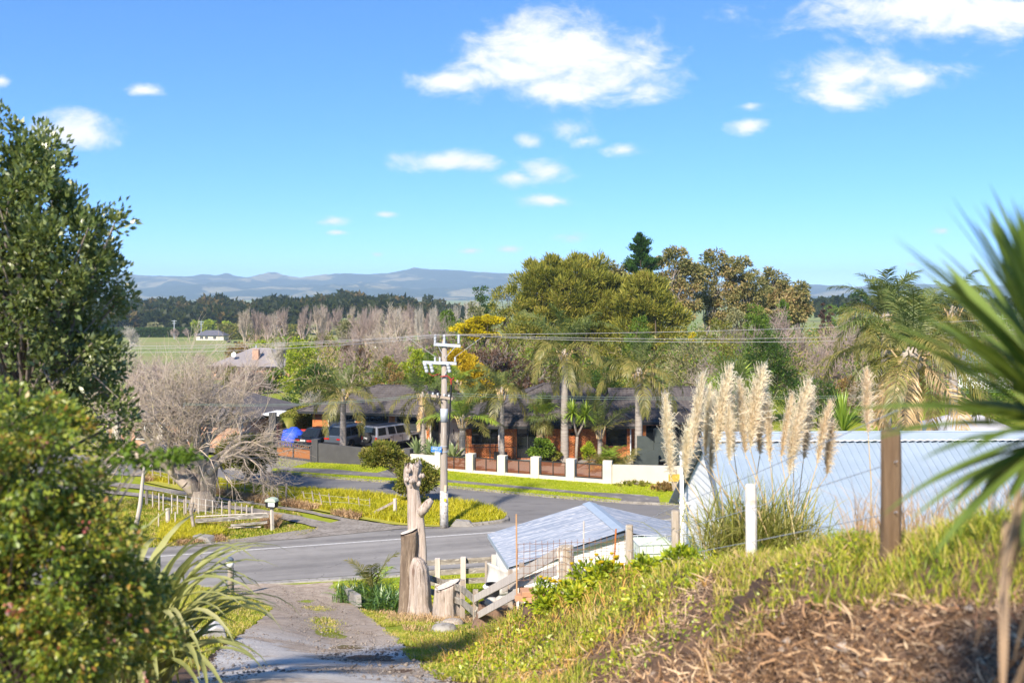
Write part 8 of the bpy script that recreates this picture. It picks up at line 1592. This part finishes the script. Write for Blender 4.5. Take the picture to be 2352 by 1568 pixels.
for k, (x, yt, Lp, Y, tl) in enumerate([(1563, 905, 190, 12.6, -8), (1612, 858, 180, 12.2, -5), (1640, 880, 170, 12.9, -3), (1668, 838, 200, 12.4, 2), (1655, 900, 190, 13.1, -4), (1705, 880, 160, 12.6, 2), (1733, 868, 175, 12.8, 3), (1746, 838, 190, 12.3, 3), (1765, 880, 165, 13.0, 4), (1790, 885, 175, 12.5, 6), (1812, 900, 150, 12.9, 5), (1845, 870, 180, 12.2, 7), (1866, 885, 170, 12.7, 8), (1895, 915, 150, 12.4, 10), (1915, 960, 130, 12.8, 12), (1590, 960, 140, 12.9, -6), (1690, 930, 130, 12.2, 0), (1830, 950, 140, 12.1, 6), (2012, 845, 150, 11.6, 3)]):
    b_ = at(x - tl * 6, 1200, Y); top = at(x, yt, Y); L_ = Lp * Y / F; o = obj('plume', PM[k % 4], None, pg); wv_ = r.uniform(.36, .62) * L_ / .85; o.scale = (wv_, wv_, L_ / .85); base = top - Vector((.12 * L_, 0, L_)); o.location = base - pb_; o.rotation_euler = (r.normal(0, .06), r.normal(.02, .09), r.normal(0, .7))
    root = Vector((r.normal(0, .25), r.normal(0, .18), 0)) if x < 1950 else Vector((at(2000, 1250, 11.6) - pb_)); obj('stem', MB().tube([root, (root + (base - pb_)) * .5 + Vector((.02, 0, .1)), base - pb_], [.008, .007, .005], 5), stm, pg)
# ---- the cabbage tree at the right edge, close to the camera
cb = Vector((1.41, 2.55, float(hz(1.41, 2.55)))); zc = at(0, 872, 2.55).z - cb.z
ct = thing('cabbage_tree', 'large cabbage tree with long sword leaves close at the right edge', 'tree', cb); r = np.random.default_rng(4)
cl_m = leafm('cabbage_leaf', [(.045, .085, .018), (.09, .15, .03), (.18, .26, .07)], gloss=.04, nscale=3, rough=.35); ms_ = []
for th, cv, L_ in ((86, 5, .56), (68, 8, .56), (50, 12, .56), (30, 16, .55), (8, 22, .52), (-22, 24, .46)): m = sword_mesh('leaf', L_, .036, th, cv, 0, .22, 9); m.materials.append(cl_m); ms_.append(m)
for k in range(215):
    f = k / 215; o = obj('leaf', ms_[min(5, int(f * 6))], None, ct, loc=(r.normal(0, .02), r.normal(0, .02), zc - .16 * f)); o.rotation_euler = (r.normal(0, .10), r.normal(0, .07), k * 2.399); s = r.uniform(.8, 1.12); o.scale = (s, s, s)
dm = sword_mesh('dead_leaf', .5, .022, -62, 22, 0, .3, 7); dm.materials.append(leafm('dead_sword', [(.13, .085, .06), (.25, .18, .13), (.36, .29, .22)], gloss=.03, trans=.1))
for k in range(120): o = obj('dead_leaf', dm, None, ct, loc=(r.normal(0, .05), r.normal(0, .05), zc - .15 - 1.15 * r.uniform(0, 1))); o.rotation_euler = (r.normal(0, .12), r.normal(0, .15), r.uniform(0, 6.28)); s = r.uniform(.6, 1.1); o.scale = (s, s, s)
obj('trunk', MB().tube([(0, 0, -.2), (.01, 0, zc * .5), (0, 0, zc)], [.07, .055, .05], 10), bark_dark, ct, True)
# ---- dense tree at the left edge
tx = Vector((gx(10, 9.3), 9.3, float(hz(gx(10, 9.3), 9.3)))); el = []
for (x, y, rx, ry) in ((0, 800, 235, 260), (60, 620, 225, 200), (30, 480, 165, 160), (45, 350, 80, 90), (50, 280, 28, 50), (160, 560, 130, 130), (200, 700, 95, 120), (170, 860, 120, 130), (-150, 500, 200, 300), (215, 960, 90, 90)): p = at(x, y, 9.3); el.append((p.x - tx.x, 0, p.z - tx.z, rx * 9.3 / F, .85, ry * 9.3 / F))
L_near = leafm('leaf_near_dark', [(.026, .046, .012), (.055, .085, .024), (.11, .145, .055), (.18, .21, .10)], gloss=.06, nscale=2.5, rough=.35)
nt_ = tree('broadleaf_tree', 'dense dark green broadleaf tree filling the left edge', 'tree', tx, el, L_near, bark_grey, 620, 58, .11, .062, .03, .09, 201, (0, 0, 4.0), .45, .5, 0., 1.2, None, 160, -.9)
# ---- flowering bush in front of it
bx_ = Vector((gx(40, 5.2), 5.2, float(hz(gx(40, 5.2), 5.2)))); el = []
for (x, y, rx, ry) in ((60, 1420, 270, 230), (150, 1300, 185, 160), (60, 1150, 150, 170), (30, 980, 75, 100), (230, 1400, 120, 130), (120, 1040, 90, 90), (290, 1500, 85, 90), (-160, 1200, 200, 330)): p = at(x, y, 5.2); el.append((p.x - bx_.x, 0, p.z - bx_.z, rx * 5.2 / F, .6, ry * 5.2 / F))
L_ab = leafm('leaf_flowering', [(.03, .058, .01), (.065, .115, .016), (.12, .175, .02), (.21, .22, .024), (.2, .07, .035)], gloss=.06, nscale=5)
ab = tree('flowering_shrub', 'lush green shrub with pink flowers at the lower left corner', 'shrub', bx_, el, L_ab, bark_dark, 560, 84, .085, .034, .017, .03, 202, (0, 0, 1.2), .5, -.05, .25, .9, None, 120, -.9, 'foliage')
r = np.random.default_rng(5); (C, d) = crown_pts(el, 110, r, .85); C = C[(C[:, 1] < .1)][:55]; k = np.repeat(np.arange(len(C)), 7); V, Fs = leaves(C[k] + r.normal(0, .015, (len(k), 3)) + np.array([0, -.05, 0]), rdir(len(k), r), .022, .018, r); obj('blossom', np_mesh('blossom', V, Fs), leafm('pink_flower', [(.3, .05, .06), (.42, .13, .14), (.6, .42, .42)], gloss=.02), ab)
mb = MB()
for (pts) in (((150, 1180), (240, 1060), (300, 1010)), ((250, 1150), (330, 1060), (350, 1040)), ((260, 1180), (310, 1090), (420, 1050))): p = [at(x, y, 5.4) - bx_ for x, y in pts]; mb.tube(p, [.006, .005, .002], 5)
obj('twig', mb, bark_pale, ab); 
for x, y, s in ((300, 1030, .035), (355, 1050, .045), (400, 1045, .04), (330, 1062, .04), (430, 1050, .03), (280, 1060, .04)):
    P = np.array([at(x, y, 5.4) - bx_]) + np.random.default_rng(int(x)).normal(0, 1, (70, 3)) * np.array([s, .04, s * .6]); V, Fs = leaves(P, rdir(len(P), r), .04, .02, r); stuff(obj('sprig', np_mesh('sprig', V, Fs), L_mid, ab))
# ---- flax beside the drive
fb = Vector((gx(322, 9.6), 9.6, float(hz(gx(322, 9.6), 9.6)))); ft = thing('flax_bush', 'flax bush with long drooping strap leaves beside the driveway', 'plant', fb); r = np.random.default_rng(12); ms_ = []
flm = leafm('flax_leaf', [(.14, .18, .06), (.28, .31, .13), (.45, .45, .26)], gloss=.05, nscale=2, rough=.4)
for th, cv, L_ in ((84, 90, 1.75), (78, 125, 1.9), (70, 130, 1.8), (60, 125, 1.6), (50, 110, 1.3)): m = sword_mesh('leaf', L_, .075, th, cv, 0, .35, 12, 1.8); m.materials.append(flm); ms_.append(m)
for k in range(95):
    o = obj('leaf', ms_[k % 5], None, ft, loc=(r.normal(0, .16), r.normal(0, .2), 0)); o.rotation_euler = (r.normal(0, .12), r.normal(0, .1), r.normal(-.2, 1.3)); s = r.uniform(.75, 1.25); o.scale = (s, s, s)
mb = MB(); sp0 = at(287, 1325, 20); mb.tube([at(x, y, 20) - sp0 for x, y in ((286, 1340), (300, 1270), (322, 1160), (330, 1080), (334, 1040))], [.06, .05, .045, .03, .015], 8); mb.tube([at(x, y, 20) - sp0 for x, y in ((331, 1090), (342, 1075), (348, 1066))], [.02, .015, .008], 6); tag(obj('dead_sapling', mb, twig_white, loc=sp0, smooth=True), 'bare white sapling stem standing behind the flax', 'sapling')
# ---- agapanthus and young palm by the stump
agp = leafm('agapanthus_leaf', [(.03, .085, .012), (.065, .15, .018), (.14, .24, .035)], gloss=.12, nscale=2)
for k, (x, Y, s, lb) in enumerate([(815, 33.5, 1.0, 'leftmost agapanthus clump behind the concrete edging'), (845, 33.8, 1.1, 'agapanthus clump behind the young palm'), (865, 32.2, .9, 'agapanthus clump in front of the young palm'), (900, 31.2, 1.0, 'agapanthus clump at the left foot of the tall trunk'), (885, 30.5, .8, 'low agapanthus clump nearest the driveway')]):
    b = gp(x, Y); t = thing('agapanthus', lb, 'plant', b); ms_ = [sword_mesh('leaf', .95 * s, .05, th, cv, 0, .3, 7) for th, cv in ((84, 60), (72, 90), (58, 95), (42, 80))]; V, Fs = merged(ms_, 170, lambda k, r: ((r.normal(0, .28), r.normal(0, .22), 0), (r.normal(0, .15), r.normal(0, .12), r.uniform(0, 6.28)), r.uniform(.65, 1.1)), 90 + k); obj('leaves', np_mesh('leaves', V, Fs), agp, t)
b = gp(858, 32.8); palm('young palm with a few arching fronds among the agapanthus', b, .35, 1.75, 8, .12, .1, 70, name='young_palm', th=(84, 35), curv=(60, 90), ll=.42, droop=.25, nl=44, wd=.03, mats=(P_olive, P_fresh, P_green), shaft=False, az0=.3)
